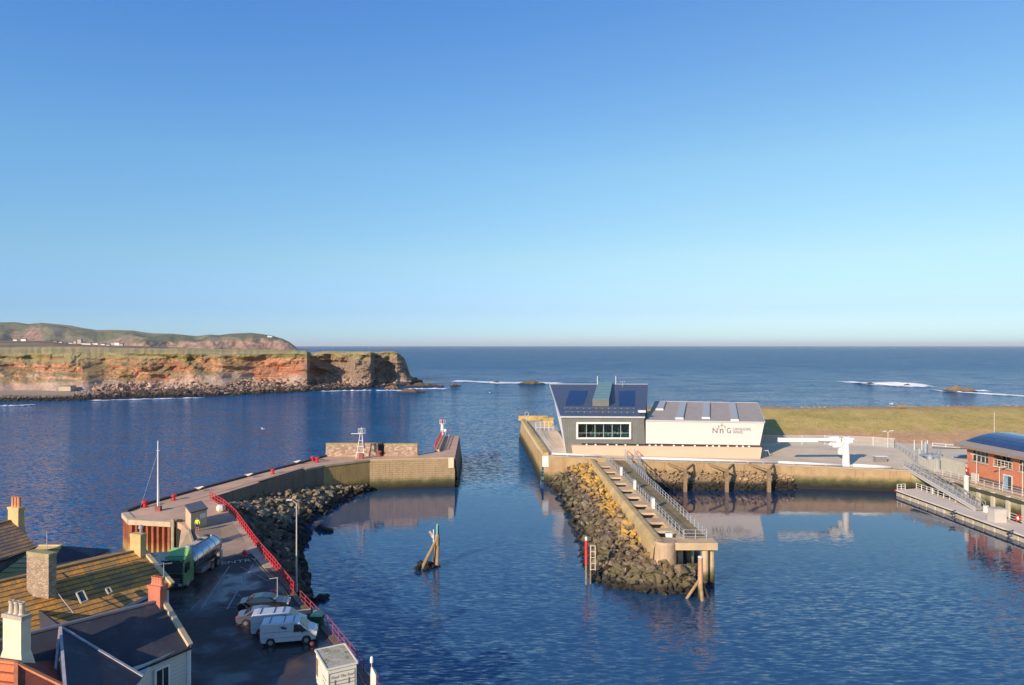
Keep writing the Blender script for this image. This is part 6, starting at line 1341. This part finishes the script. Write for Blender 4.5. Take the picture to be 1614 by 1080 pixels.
# small hipped roof between
d0, d1 = P(62, 860.5, 10.6), P(98, 860.5, 10.6); d2 = P(146, 877.5, 9.3)
hd = thing('hipped_house', 'small house with a tan hipped roof showing between the chimneys', 'house', Vector((d1.x, d1.y, 3.5))); f0, f1 = d0+Vector((-1.5, -3.2, -1.6)), d1+Vector((.6, -3.4, -1.7)); g0, g1 = d0+Vector((-1.5, 3.2, -1.5)), d2+Vector((0, 3.0, -.2))
TAN = pantile('tan pantiles', (.40, .29, .11), (.50, .38, .16), (.45, .36, .12))
MB().quad(d0, d1, f1, f0).build('roof', TAN, hd); MB().tri(d1, d2, f1).tri(d1, g1, d2).quad(d1, d0, g0, g1).build('roof', SLATE, hd); MB().prism([f0, f1, d2, g1, g0], 3.2, [p.z-.1 for p in (f0, f1, d2, g1, g0)]).build('wall', mat('shaded stone wall', 0), hd)  # right and rear slopes take dark slate to put in their shade
MB().bar(d0+Vector((0, 0, .05)), d1+Vector((0, 0, .05)), .25, .12).build('ridge_tiles', COPE, hd)
# orange roofed house bottom left
OT = pantile('orange pantiles', (.58, .12, .04), (.74, .22, .08), (.66, .20, .07))
o0, o1 = P(-60, 1037, 10.6), P(25, 1046, 10.6); oe0, oe1 = P(-60, 1140, 8.3), P(24, 1160, 8.3); o2 = P(140, 1102, 8.6); o3 = o1+Vector((1.0, 5.0, -1.9))
hO = thing('orange_roofed_house', 'house corner with bright orange pantiles at the bottom left corner', 'house', Vector((o1.x, o1.y, QZ)))
slope('roof', o0, o1, oe1, oe0, OT, hO); MB().tri(o1, o2, oe1).tri(o1, o3, o2).build('hip_roof', mat('shaded orange pantiles', (.22, .06, .035), .8, .3, 2.), hO)  # hip gets a dark red copy of the tiles for its shade
m = MB(); m.bar(o1+Vector((0, 0, .06)), o2+Vector((0, 0, .06)), .2, .12).bar(o1+Vector((0, 0, .06)), oe1+Vector((0, 0, .06)), .2, .12).bar(o0+Vector((0, 0, .06)), o1+Vector((0, 0, .06)), .2, .12); m.build('ridge_tiles', mat('orange ridge', (.6, .22, .1), .8, .2, 3), hO)
MB().prism([oe0, oe1, o2, o3, o0+Vector((0, 4, 0))], 4.2, [7.5, 7.5, 7.6, 7.7, 7.5]).build('wall', REND, hO)

# ================================================================== ROAD MARKINGS (structure sheets)
LINE = mat('worn white paint', (.34, .32, .31), .8, .3, 2., world=True); YL = mat('yellow paint', (.50, .38, .08), .8, .3, 2., world=True)
def strip(px0, py0, px1, py1, w, mat_, name='road_marking', z=.008):
    a, b = Q(px0, py0, z), Q(px1, py1, z); d = (b-a).normalized(); s_ = Vector((-d.y, d.x, 0))*w/2
    return MB().quad(a-s_, b-s_, b+s_, a+s_)
m = MB()
for q in ((362, 892, 318, 958, .14), (399, 889, 358, 960, .14), (355, 927, 380, 940, .09), (378, 893, 424, 916, .09), (318, 944, 300, 962, .1), (333, 940, 352, 950, .08), (345, 958, 372, 957, .07)): a = strip(*q, LINE); m.add(a.v, a.f)
tag(m.build('road_markings', LINE, fix=False), kind='structure')
m = MB()
for q in ((403, 885.5, 427, 913, .09), (407, 884.5, 431, 912, .09), (440, 925, 451, 941, .09), (444, 924, 455, 940, .09)): a = strip(*q, YL, z=.010); m.add(a.v, a.f)
tag(m.build('yellow_lines', YL, fix=False), kind='structure')
a, b = Q(352, 886.5, .012), Q(405, 880.5, .012)
MB_ = MB().hexa([Q(350, 891, .004), Q(407, 884.5, .004), Q(409, 877.5, .004), Q(351, 883.5, .004)], [Q(350, 891, .009), Q(407, 884.5, .009), Q(409, 877.5, .009), Q(351, 883.5, .009)]).build('marking_patch', mat('black paint', (.03, .028, .028), .8, .2, 2)); tag(MB_, kind='structure')
ang = math.atan2((b-a).y, (b-a).x)
tx = text_mesh('painted_lettering', 'ENTRY', 1.35, mat('letter paint', (.55, .52, .38), .8, .2, 3), None, Q(378, 886.6, .012), (0, 0, ang), .001, sx=.95); tx.scale = (.95, 1.1, 1); tag(tx, kind='structure')

# ================================================================== VEHICLES
TYRE = mat('tyre', (.02, .02, .02), .8, .2, 5); RIM = mat('wheel rim', (.35, .35, .36), .35, .1, 5, metal=.6); LAMPR = mat('tail lamp red', (.45, .02, .02), .3, .05); LAMPW = mat('head lamp', (.6, .62, .65), .15, .05)
def paint(name, col, rough=.28):
    if name in MC: return MC[name]
    t = NT(name); t.set(t.mix(t.rng(t.noise(t.obj(), 2., 4, .6), .3, .7), sh(col, .93), sh(col, 1.04)), rough); t.p.inputs['Coat Weight'].default_value = .6; t.p.inputs['Coat Roughness'].default_value = .08; MC[name] = t.m; return t.m
def shell(prof, hw, inset=None):
    """body from a side profile [(x,z)]; hw(x,z) gives the half width"""
    m = MB(); n = len(prof); ys = (-1, -.93, 0, .93, 1)
    vs = []
    for j, s_ in enumerate(ys):
        for x, z in prof:
            cx, cz = 0, .75; k = 1 if abs(s_) < 1 else .965
            vs.append(Vector((cx+(x-cx)*k, s_*hw(x, z), cz+(z-cz)*k)))
    fs = [tuple(range(n)), tuple(range(4*n, 5*n))[::-1]]
    for j in range(4):
        for i in range(n): fs.append((j*n+i, j*n+(i+1) % n, (j+1)*n+(i+1) % n, (j+1)*n+i))
    return m.add(vs, fs)
def wheels(t_, xs, y, r, w=.22, dual=False):
    for x in xs:
        for s_ in (-1, 1):
            ww = w*(2 if dual and x != xs[0] else 1)
            wl_ = MB().tube((x, s_*(y-ww), r), (x, s_*y, r), r, n=20).build('wheel', TYRE, t_, local=True); MB().tube((x, s_*(y+.004), r), (x, s_*(y+.022), r), r*.62, n=14).build('rim', RIM, wl_, local=True)
def side_poly(m, pts, hw, off=.008):
    for s_ in (-1, 1): m.add([Vector((x, s_*(hw(x, z)+off), z)) for x, z in pts], [tuple(range(len(pts)))])
def arches(t_, xs, r, hw):
    for x in xs:
        for s_ in (-1, 1): MB().tube((x, s_*(hw(x, .5)-.12), r), (x, s_*(hw(x, .5)+.006), r), r*1.16, n=18).build('wheel_arch', BLACK, t_, local=True)
def make_van(label, loc, rz, group=None):
    t_ = thing('panel_van', label, 'van', loc, group, rz); VP = paint('van white', (.52, .53, .56))
    prof = [(-2.35, .35), (-2.42, .9), (-2.40, 1.75), (-2.3, 1.93), (-1.9, 1.98), (.55, 1.98), (.95, 1.9), (1.72, 1.28), (2.25, 1.08), (2.45, .85), (2.48, .4), (2.3, .28), (-2.2, .28)]
    hw = lambda x, z: (.96 if z < 1.1 else .96-.12*((z-1.1)/.88))*(1 if x < 1.7 else 1-.13*(x-1.7)/.78)
    shell(prof, hw).build('body', VP, t_, local=True, bevel=.04)
    m = MB(); side_poly(m, [(.45, 1.12), (1.62, 1.12), (1.05, 1.72), (.5, 1.78)], hw); m.build('side_window', DGLASS, t_, local=True, fix=False)
    w = MB().add([Vector((1.70, -.82, 1.31)), Vector((1.70, .82, 1.31)), Vector((1.0, .76, 1.885)), Vector((1.0, -.76, 1.885))], [(0, 1, 2, 3)]); w.v = [p+Vector((.012, 0, .014)) for p in w.v]; w.build('windscreen', DGLASS, t_, local=True, fix=False)
    arches(t_, (1.55, -1.5), .34, hw); wheels(t_, (1.55, -1.5), .95, .33)
    for s_ in (-1, 1):
        MB().box((2.30, s_*.72, .90), (.3, .26, .2)).build('headlight', LAMPW, t_, local=True); MB().box((-2.42, s_*.86, 1.15), (.05, .12, .5)).build('tail_light', LAMPR, t_, local=True); MB().box((1.22, s_*1.06, 1.24), (.16, .18, .28)).build('wing_mirror', BLACK, t_, local=True, bevel=.03)
    MB().box((2.42, 0, .5), (.16, 1.7, .26)).build('bumper', BLACK, t_, local=True, bevel=.04); MB().box((0, 0, .33), (4.5, 1.6, .12)).build('underbody', BLACK, t_, local=True)
    m = MB(); 
    for x0, x1, z in ((-2.2, .3, 1.22), (-2.2, 1.9, .72)):
        for s_ in (-1, 1): m.bar((x0, s_*(hw(x0, z)+.006), z), (x1, s_*(hw(min(x1, 1.7), z)+.006), z), .02, .03)
    for s_ in (-1, 1): m.bar((-.75, s_*(hw(0, 1.5)-.0), .45), (-.75, s_*(hw(0, 1.8)), 1.8), .02, .02)
    m.build('side_moulding', mat('van seam grey', (.32, .32, .36), .5), t_, local=True)
    BL = mat('emblem blue', (.02, .035, .13), .5)
    for s_ in (-1, 1):
        m = MB(); y = s_*(hw(0, 1.5)+.012)
        for dx, dz, q in ((-.2, .07, .16), (-.05, .0, .15), (.1, -.06, .16), (.0, .12, .10), (-.12, -.07, .10), (.17, .05, .08)): m.add([Vector((-.35+dx-q, y, 1.52+dz)), Vector((-.35+dx, y, 1.52+dz-q*.5)), Vector((-.35+dx+q, y, 1.52+dz)), Vector((-.35+dx, y, 1.52+dz+q*.5))], [(0, 1, 2, 3)])
        m.build('emblem', BL, t_, local=True, fix=False)
    m = MB()
    for x in (-1.6, -.4, .4): m.bar((x, -.75, 2.02), (x, .75, 2.02), .04, .06)
    m.build('roof_bars', DSTEEL, t_, local=True)
    return t_
make_van('nearest white panel van with a blue emblem, parked side on', P(451, 1017, QZ)+Vector((0, .85, 0)), R(11)).scale = (.92, .92, .92); make_van('white panel van half hidden behind the nearest van', P(451, 1017, QZ)+Vector((-1.5, 2.75, 0)), R(11)).scale = (.92, .92, .92)
def make_car(label, loc, rz, col, name, s_=1.):
    t_ = thing('parked_car', label, 'car', loc, None, rz); CP = paint(name, col, .2)
    prof = [(-2.2, .35), (-2.27, .7), (-2.15, .98), (-1.55, 1.06), (-.95, 1.38), (-.2, 1.46), (.45, 1.38), (1.15, 1.0), (2.0, .86), (2.22, .62), (2.22, .35), (2., .24), (-2., .24)]
    hw = lambda x, z: (.88 if z < .95 else .88-.22*((z-.95)/.5))*(1-.10*max(0, abs(x)-1.5)/.7)
    shell(prof, hw).build('body', CP, t_, local=True, bevel=.03)
    m = MB(); side_poly(m, [(-1.35, 1.0), (-.92, 1.30), (-.2, 1.39), (.42, 1.31), (1.0, 1.0)], hw); m.build('side_window', DGLASS, t_, local=True, fix=False)
    w = MB().add([Vector((1.12, -.72, 1.04)), Vector((1.12, .72, 1.04)), Vector((.5, .6, 1.37)), Vector((.5, -.6, 1.37))], [(0, 1, 2, 3)]); w.v = [p+Vector((.02, 0, .02)) for p in w.v]; w.build('windscreen', DGLASS, t_, local=True, fix=False)
    w = MB().add([Vector((-1.52, -.7, 1.09)), Vector((-1.52, .7, 1.09)), Vector((-.98, .6, 1.38)), Vector((-.98, -.6, 1.38))], [(0, 1, 2, 3)]); w.v = [p+Vector((-.02, 0, .02)) for p in w.v]; w.build('rear_window', DGLASS, t_, local=True, fix=False)
    arches(t_, (1.35, -1.35), .32, hw); wheels(t_, (1.35, -1.35), .87, .31, .2)
    for q in (-1, 1): MB().box((-2.2, q*.62, .82), (.14, .34, .16)).build('tail_light', LAMPR, t_, local=True); MB().box((2.1, q*.6, .72), (.2, .3, .13)).build('headlight', LAMPW, t_, local=True); MB().box((.75, q*.96, 1.03), (.14, .16, .12)).build('wing_mirror', CP, t_, local=True)
    MB().box((-2.27, 0, .62), (.02, .5, .12)).build('number_plate', mat('yellow plate', (.6, .5, .08)), t_, local=True); return t_
make_car('dark glossy saloon car parked beyond the white vans', P(416, 963, QZ)+Vector((0, .25, 0)), R(9), (.022, .022, .030), 'black car paint')
make_car('silver grey car squeezed between the vans and the dark saloon', P(411, 981, QZ)+Vector((.1, .1, 0)), R(10), (.10, .105, .14), 'silver car paint').scale = (.93, .93, .9)
k = make_car('dark blue car parked behind the palisade fence on the right', P(1520, 727, zr(80)), R(155), (.02, .035, .09), 'blue car paint')
# tanker lorry
lc = P(312, 906, QZ); lc = Vector((-33.9, 72.6, QZ))
tl = thing('tanker_lorry', 'green cabbed tanker lorry with a shiny silver tank parked below the pier ramp', 'lorry', lc, None, R(-92))
GP = paint('cab green', (.085, .25, .08), .35); CH = mat('polished tank', (.42, .45, .50), .16, .08, 1., metal=.95)  # cab green is darkened, with the cab's shade in the colour
prof = [(2.3, .55), (2.3, 2.6), (2.45, 3.05), (3.5, 3.15), (4.05, 2.75), (4.3, 1.7), (4.35, .5), (4.2, .4), (2.4, .4)]
hwl = lambda x, z: 1.22-(.06 if z > 2.7 else 0)
shell(prof, hwl).build('cab', GP, tl, local=True, bevel=.05)
MB().hexa([Vector(q) for q in ((2.3, -1.1, 3.1), (3.4, -1.1, 3.16), (3.4, 1.1, 3.16), (2.3, 1.1, 3.1))], [Vector(q) for q in ((2.35, -1.0, 3.75), (2.6, -.95, 3.75), (2.6, .95, 3.75), (2.35, 1.0, 3.75))]).build('air_deflector', paint('sunlit cab green', (.26, .50, .14), .4), tl, local=True, bevel=.06)  # lighter green paints sunlight onto the deflector
w = MB().add([Vector((4.30, -1.08, 1.75)), Vector((4.30, 1.08, 1.75)), Vector((4.06, 1.02, 2.68)), Vector((4.06, -1.02, 2.68))], [(0, 1, 2, 3)]); w.v = [p+Vector((.03, 0, 0)) for p in w.v]; w.build('windscreen', DGLASS, tl, local=True, fix=False)
m = MB(); side_poly(m, [(3.1, 1.75), (4.15, 1.75), (3.95, 2.55), (3.1, 2.6)], hwl, .01); m.build('side_window', DGLASS, tl, local=True, fix=False)
MB().box((4.4, 0, 1.12), (.08, 2.3, 1.15)).build('grille', BLACK, tl, local=True); MB().box((4.42, 0, .52), (.2, 2.4, .38)).build('bumper', DSTEEL, tl, local=True, bevel=.05); MB().box((4.15, 0, 2.92), (.35, 2.2, .12)).build('sun_visor', DGLASS, tl, local=True)
m = MB()
for z in (.8, 1.0, 1.2): m.box((4.45, 0, z), (.03, 1.9, .04))
m.build('grille_bars', GALV, tl, local=True)
for q in (-1, 1):
    MB().box((4.48, q*.95, .62), (.08, .36, .2)).build('headlight', LAMPW, tl, local=True); MB().box((4.2, q*1.42, 2.1), (.14, .2, .6)).build('wing_mirror', BLACK, tl, local=True)
rows = []
for x, k_ in ((2.05, .55), (1.95, .8), (1.8, .95), (1.6, 1.), (-3.9, 1.), (-4.1, .95), (-4.25, .8), (-4.33, .5)):
    rows.append([Vector((x, math.cos(i*math.pi/12)*1.27*k_, 2.2+math.sin(i*math.pi/12)*1.14*k_)) for i in range(25)])
tk = MB().grid(rows); n0 = len(tk.v); tk.add([rows[0][i] for i in range(24)], [tuple(range(24))]); tk.add([rows[-1][i] for i in range(24)], [tuple(range(24))[::-1]])
tk.build('tank', CH, tl, smooth=True, local=True)
m = MB()
for x in (1.5, .2, -1.2, -2.6, -3.8):
    for i in range(24):
        a0, a1 = i*math.pi/12, (i+1)*math.pi/12; m.bar((x, math.cos(a0)*1.28, 2.2+math.sin(a0)*1.15), (x, math.cos(a1)*1.28, 2.2+math.sin(a1)*1.15), .05, .03)
m.build('tank_bands', GALV, tl, local=True)
MB().box((-1., 0, 3.38), (3.4, .7, .12)).build('catwalk', mat('cream catwalk', (.62, .50, .38)), tl, local=True)
for x in (.9, -1.4, -3.0): MB().tube((x, 0, 3.2), (x, 0, 3.56), .32, n=14).build('manhole', DSTEEL if x < 0 else GALV, tl, local=True)
MB().box((-1., 0, .95), (6.6, 1.0, .3)).build('chassis', BLACK, tl, local=True); MB().box((-.6, 0, .75), (2.2, 2.35, .5)).build('side_locker', mat('locker grey', (.2, .21, .22), .4), tl, local=True)
m = MB()
for q in (-1, 1): m.box((-4.1, q*1.1, 1.1), (.5, .1, 1.0))
m.bar((-4.3, -1.2, .7), (-4.3, 1.2, .7), .12, .2); m.build('rear_frame', GALV, tl, local=True)
wheels(tl, (3.4, -1.9, -3.2), 1.2, .5, .3)
for q in (-1, 1): MB().box((-4.38, q*.95, .95), (.05, .3, .15)).build('tail_light', LAMPR, tl, local=True)
# food trailer
rzt = math.atan2(-2.9, 1.6); tc = (P(498.2, 1022.6, 7.0)+P(542, 1018.2, 7.)+P(563.2, 1047.2, 7.)+P(516, 1051.6, 7.))/4; tc.z = QZ
ftz = thing('food_trailer', 'white catering trailer with a mossy roof at the bottom of the car park', 'trailer', tc, None, rzt)
TW = mat('trailer white', (.72, .68, .58), .55, .08, 1.5, dirt=(.60, .54, .42)); MR = mat('mossy trailer roof', (.46, .42, .32), .9, .3, 2.2, dirt=(.17, .17, .035))
MB().box((0, 0, 1.42), (3.3, 2.05, 2.0)).build('body', TW, ftz, local=True, bevel=.05)
MB().box((0, 0, 2.46), (3.42, 2.16, .08)).build('roof', MR, ftz, local=True)
m = MB(); 
for a, b in (((-1.7, -1.07), (1.7, -1.07)), ((-1.7, 1.07), (1.7, 1.07)), ((-1.7, -1.07), (-1.7, 1.07)), ((1.7, -1.07), (1.7, 1.07))): m.bar((*a, 2.49), (*b, 2.49), .09, .12)
m.build('roof_trim', TW, ftz, local=True)
GL = mat('grey seal', (.16, .15, .14), .6)
m = MB()
for z in (2.12, 1.52, 1.28, .52): m.bar((1.66, -.86, z), (1.66, .86, z), .02, .035)
for y in (-.88, .88): m.bar((1.66, y, .5), (1.66, y, 2.14), .02, .04)
for y in (-.5, .45): m.bar((1.67, y, 1.2), (1.67, y, 1.62), .03, .05)
m.build('hatch_seal', GL, ftz, local=True)
text_mesh('lettering', 'Feed The Soul', .27, mat('grey script', (.33, .29, .24), .7), None, (0, 0, 0), (0, 0, 0), .004, shear=.25)
o = bpy.data.objects['lettering.005'] if 'lettering.005' in bpy.data.objects else [x for x in bpy.data.objects if x.name.startswith('lettering')][-1]
o.parent = ftz; o.location = (1.672, 0, 1.74); o.rotation_euler = (R(90), 0, R(90))
for s_ in (-1,):
    sh_ = MB().box((-.5, s_*1.04, 1.55), (1.9, .04, 1.2)).build('serving_hatch', TW, ftz, local=True); MB().box((-1.1, s_*1.065, 1.5), (.5, .03, 1.2)).build('menu_poster', mat('brown poster', (.25, .17, .10), .7, .5, 5), sh_, local=True)
    m = MB()
    for z in (.95, 1.25, 1.6): m.bar((-1.5, s_*1.04, z), (1.5, s_*1.04, z), .02, .03)
    m.build('side_seam', GL, ftz, local=True)
MB().box((0, -1.05, .55), (2.4, .06, .3)).build('skirt', TW, ftz, local=True); wheels(ftz, (-.2,), .98, .3, .18); MB().bar((1.6, 0, .45), (2.7, 0, .42), .1, .1).build('tow_bar', DSTEEL, ftz, local=True)
# small things on the car park
def ball(px, py, r_, label, mt):
    c = P(px, py, QZ); t_ = thing('mooring_post', label, 'bollard', c)
    MB().lathe(c, [(r_*.9, 0), (r_*.9, .06), (r_*.45, .1), (r_*.45, r_*.7), (r_*.85, r_*1.0), (r_, r_*1.5), (r_*.9, r_*2.0), (r_*.5, r_*2.35), (.03, r_*2.45)], 16).build('body', mt, t_, smooth=True); MB().tube(c+Vector((0, 0, r_*2.4)), c+Vector((0, 0, r_*2.6)), .04).build('eye', DSTEEL, t_)
ball(385.5, 877, .30, 'bright red ball topped bollard at the foot of the ramp', mat('glossy red', (.72, .04, .04), .3)); ball(430.5, 940, .28, 'red ball topped bollard beside the sign post near the dark saloon', mat('glossy red', 0)); ball(492, 1022, .22, 'shaded red bollard between the nearest van and the trailer', mat('shaded red', (.17, .03, .025), .7))  # bollard by the van gets a darker red that carries its shade
lampb = P(467.5, 905, QZ); lk = lamp('tall galvanised lamp post standing by the water below the red railing', Vector((lampb.x, lampb.y, 2.6)), 9.5, [(-.8, .35)], mat('pale galvanised', (.55, .52, .47), .5, .1), .09)
c = P(437.3, 959, QZ); sg = thing('sign_post', 'short grey post with a small lamp arm beside the dark saloon', 'post', c)
MB().tube(c, c+Vector((0, 0, 2.9)), .05, n=8).build('pole', GALV, sg); MB().bar(c+Vector((.05, 0, 2.88)), c+Vector((-.75, 0, 2.75)), .06, .05).build('arm', GALV, sg)
c = P(484, 968, QZ); k = thing('timber_barrier', 'long cream timber beam lying on blocks behind the vans', 'barrier', c); a, b = P(462, 966.5, QZ+.35), P(489.5, 963, QZ+.35)
MB().bar(a, b, .35, .3).build('beam', mat('cream timber', (.62, .48, .30), .8, .1, 2), k)
for q in (a.lerp(b, .12), a.lerp(b, .88)): MB().box(q-Vector((0, 0, .25)), (.3, .3, .2)).build('block', TIMBER, k)
c = P(500, 986, QZ); k = thing('wheeled_bin', 'dark green wheeled bin with a pale lid beside the quay railing', 'bin', c); GB = mat('bin green', (.03, .09, .04), .6, .2)
MB().hexa([c+Vector(q) for q in ((-.45, -.4, .15), (.45, -.4, .15), (.45, .4, .15), (-.45, .4, .15))], [c+Vector(q) for q in ((-.5, -.45, .95), (.5, -.45, .95), (.5, .45, .95), (-.5, .45, .95))]).build('body', GB, k)
MB().hexa([c+Vector(q) for q in ((-.54, -.5, .96), (.54, -.5, .96), (.54, .5, .96), (-.54, .5, .96))], [c+Vector(q) for q in ((-.4, -.32, 1.14), (.4, -.32, 1.14), (.4, .42, 1.18), (-.4, .42, 1.18))]).build('lid', mat('pale green lid', (.30, .42, .26), .5), k)
for dx in (-.4, .4): MB().tube(c+Vector((dx, -.05, .1)), c+Vector((dx, .05, .1)), .1, n=10).build('wheel', TYRE, k)
c = P(590, 1103, QZ); c = Vector((-9.65, 47.2, QZ)); k = thing('navigation_pillar', 'white pillar with a small lantern on the quay edge right of the trailer', 'beacon', c)
MB().hexa([c+Vector(q) for q in ((-.1, -.2, 0), (.28, -.2, 0), (.28, .2, 0), (-.1, .2, 0))], [c+Vector(q) for q in ((-.1, -.2, 1.8), (.28, -.2, 1.8), (.28, .2, 1.8), (-.1, .2, 1.8))]).hexa([c+Vector(q) for q in ((-.1, -.2, 1.803), (.28, -.2, 1.803), (.28, .2, 1.803), (-.1, .2, 1.803))], [c+Vector(q) for q in ((-.09, -.08, 2.3), (-.01, -.08, 2.3), (-.01, .08, 2.3), (-.09, .08, 2.3))]).build('column', mat('pillar white', (.72, .66, .55), .6, .06), k)
MB().tube(c+Vector((-.05, 0, 2.25)), c+Vector((-.05, 0, 2.6)), .04, n=7).build('neck', GALV, k); MB().lathe(c+Vector((-.05, 0, 2.6)), [(.11, 0), (.12, .1), (.11, .32), (.05, .42)], 12).build('lantern', WHITE, k)
m = MB(); a = edge[6]+Vector((-.15, .9, .75)); b_ = c+Vector((0, 0, .9)); pts = [P(565, 1060, 5.4)]; q0 = P(565, 1060, 5.5); 
pts = [q0.lerp(b_, i/8)-Vector((0, 0, .35*math.sin(i/8*math.pi))) for i in range(9)]; 
kk_ = thing('rope', 'sagging pink rope strung from the trailer railing to the white pillar', 'rope', q0); m.path(pts, .035, 5).build('strand', mat('pink rope', (.50, .25, .35), .8), kk_)

# unseen tall house added at left to cast shadow over roofs and car park
def gable(label, cx_, cy_, l_, w_, ez, rz_, ang_, wm):
    u = Vector((math.cos(ang_), math.sin(ang_), 0)); v_ = Vector((-u.y, u.x, 0)); c = Vector((cx_, cy_, 0))
    g = lambda a, b, z: c+u*a+v_*b+Vector((0, 0, z)); t_ = thing('shadow_house', label, 'house', g(0, 0, QZ)); l2, w2 = l_/2, w_/2
    MB().add([g(-l2, -w2, 4.2), g(l2, -w2, 4.2), g(l2, w2, 4.2), g(-l2, w2, 4.2), g(-l2, -w2, ez), g(l2, -w2, ez), g(l2, w2, ez), g(-l2, w2, ez), g(-l2, 0, rz_-.15), g(l2, 0, rz_-.15)], [(0, 1, 5, 4), (1, 2, 6, 9, 5), (2, 3, 7, 6), (3, 0, 4, 8, 7)]).build('wall', wm, t_)
    slope('roof', g(-l2-.2, 0, rz_), g(l2+.2, 0, rz_), g(l2+.2, -w2-.3, ez-.1), g(-l2-.2, -w2-.3, ez-.1), SLATE, t_); slope('roof', g(l2+.2, 0, rz_), g(-l2-.2, 0, rz_), g(-l2-.2, w2+.3, ez-.1), g(l2+.2, w2+.3, ez-.1), SLATE, t_)
gable('unseen tall cream gabled house added outside the left edge to cast shadow', -49.5, 49.5, 12, 7, 12.2, 15.8, R(50), REND)

def aerial(label, px, py, D):
    c = PD(px, py, D); t_ = thing('television_aerial', label, 'aerial', c)
    MB().tube(c, c+Vector((0, 0, 1.5)), .025, n=5).build('mast', GALV, t_)
    m = MB().tube(c+Vector((-.5, -.2, 1.4)), c+Vector((.5, .2, 1.4)), .015, n=4)
    for k in range(7): q = c+Vector((-.45+.15*k, -.18+.06*k, 1.4)); m.tube(q+Vector((-.06, .2, 0)), q+Vector((.06, -.2, 0)), .01, n=4)
    m.build('elements', GALV, t_)
aerial('thin television aerial on the large rubble chimney', 74, 868, 52.4); aerial('thin television aerial on the red brick chimney', 258, 920, 48.6)
hz = MB().box((0, 44000, 125), (118000, 88600, 254)).build('haze', bpy.data.materials.new('haze'))
hm_ = hz.data.materials[0]; hm_.use_nodes = True; hm_.node_tree.nodes.clear()
pv = hm_.node_tree.nodes.new('ShaderNodeVolumePrincipled'); oo = hm_.node_tree.nodes.new('ShaderNodeOutputMaterial')
pv.inputs['Color'].default_value = (.88, .94, 1, 1); pv.inputs['Density'].default_value = .000028; pv.inputs['Anisotropy'].default_value = .0
hm_.node_tree.links.new(pv.outputs[0], oo.inputs['Volume']); tag(hz, 'thin pale blue sea haze filling the air', 'haze', kind='stuff')
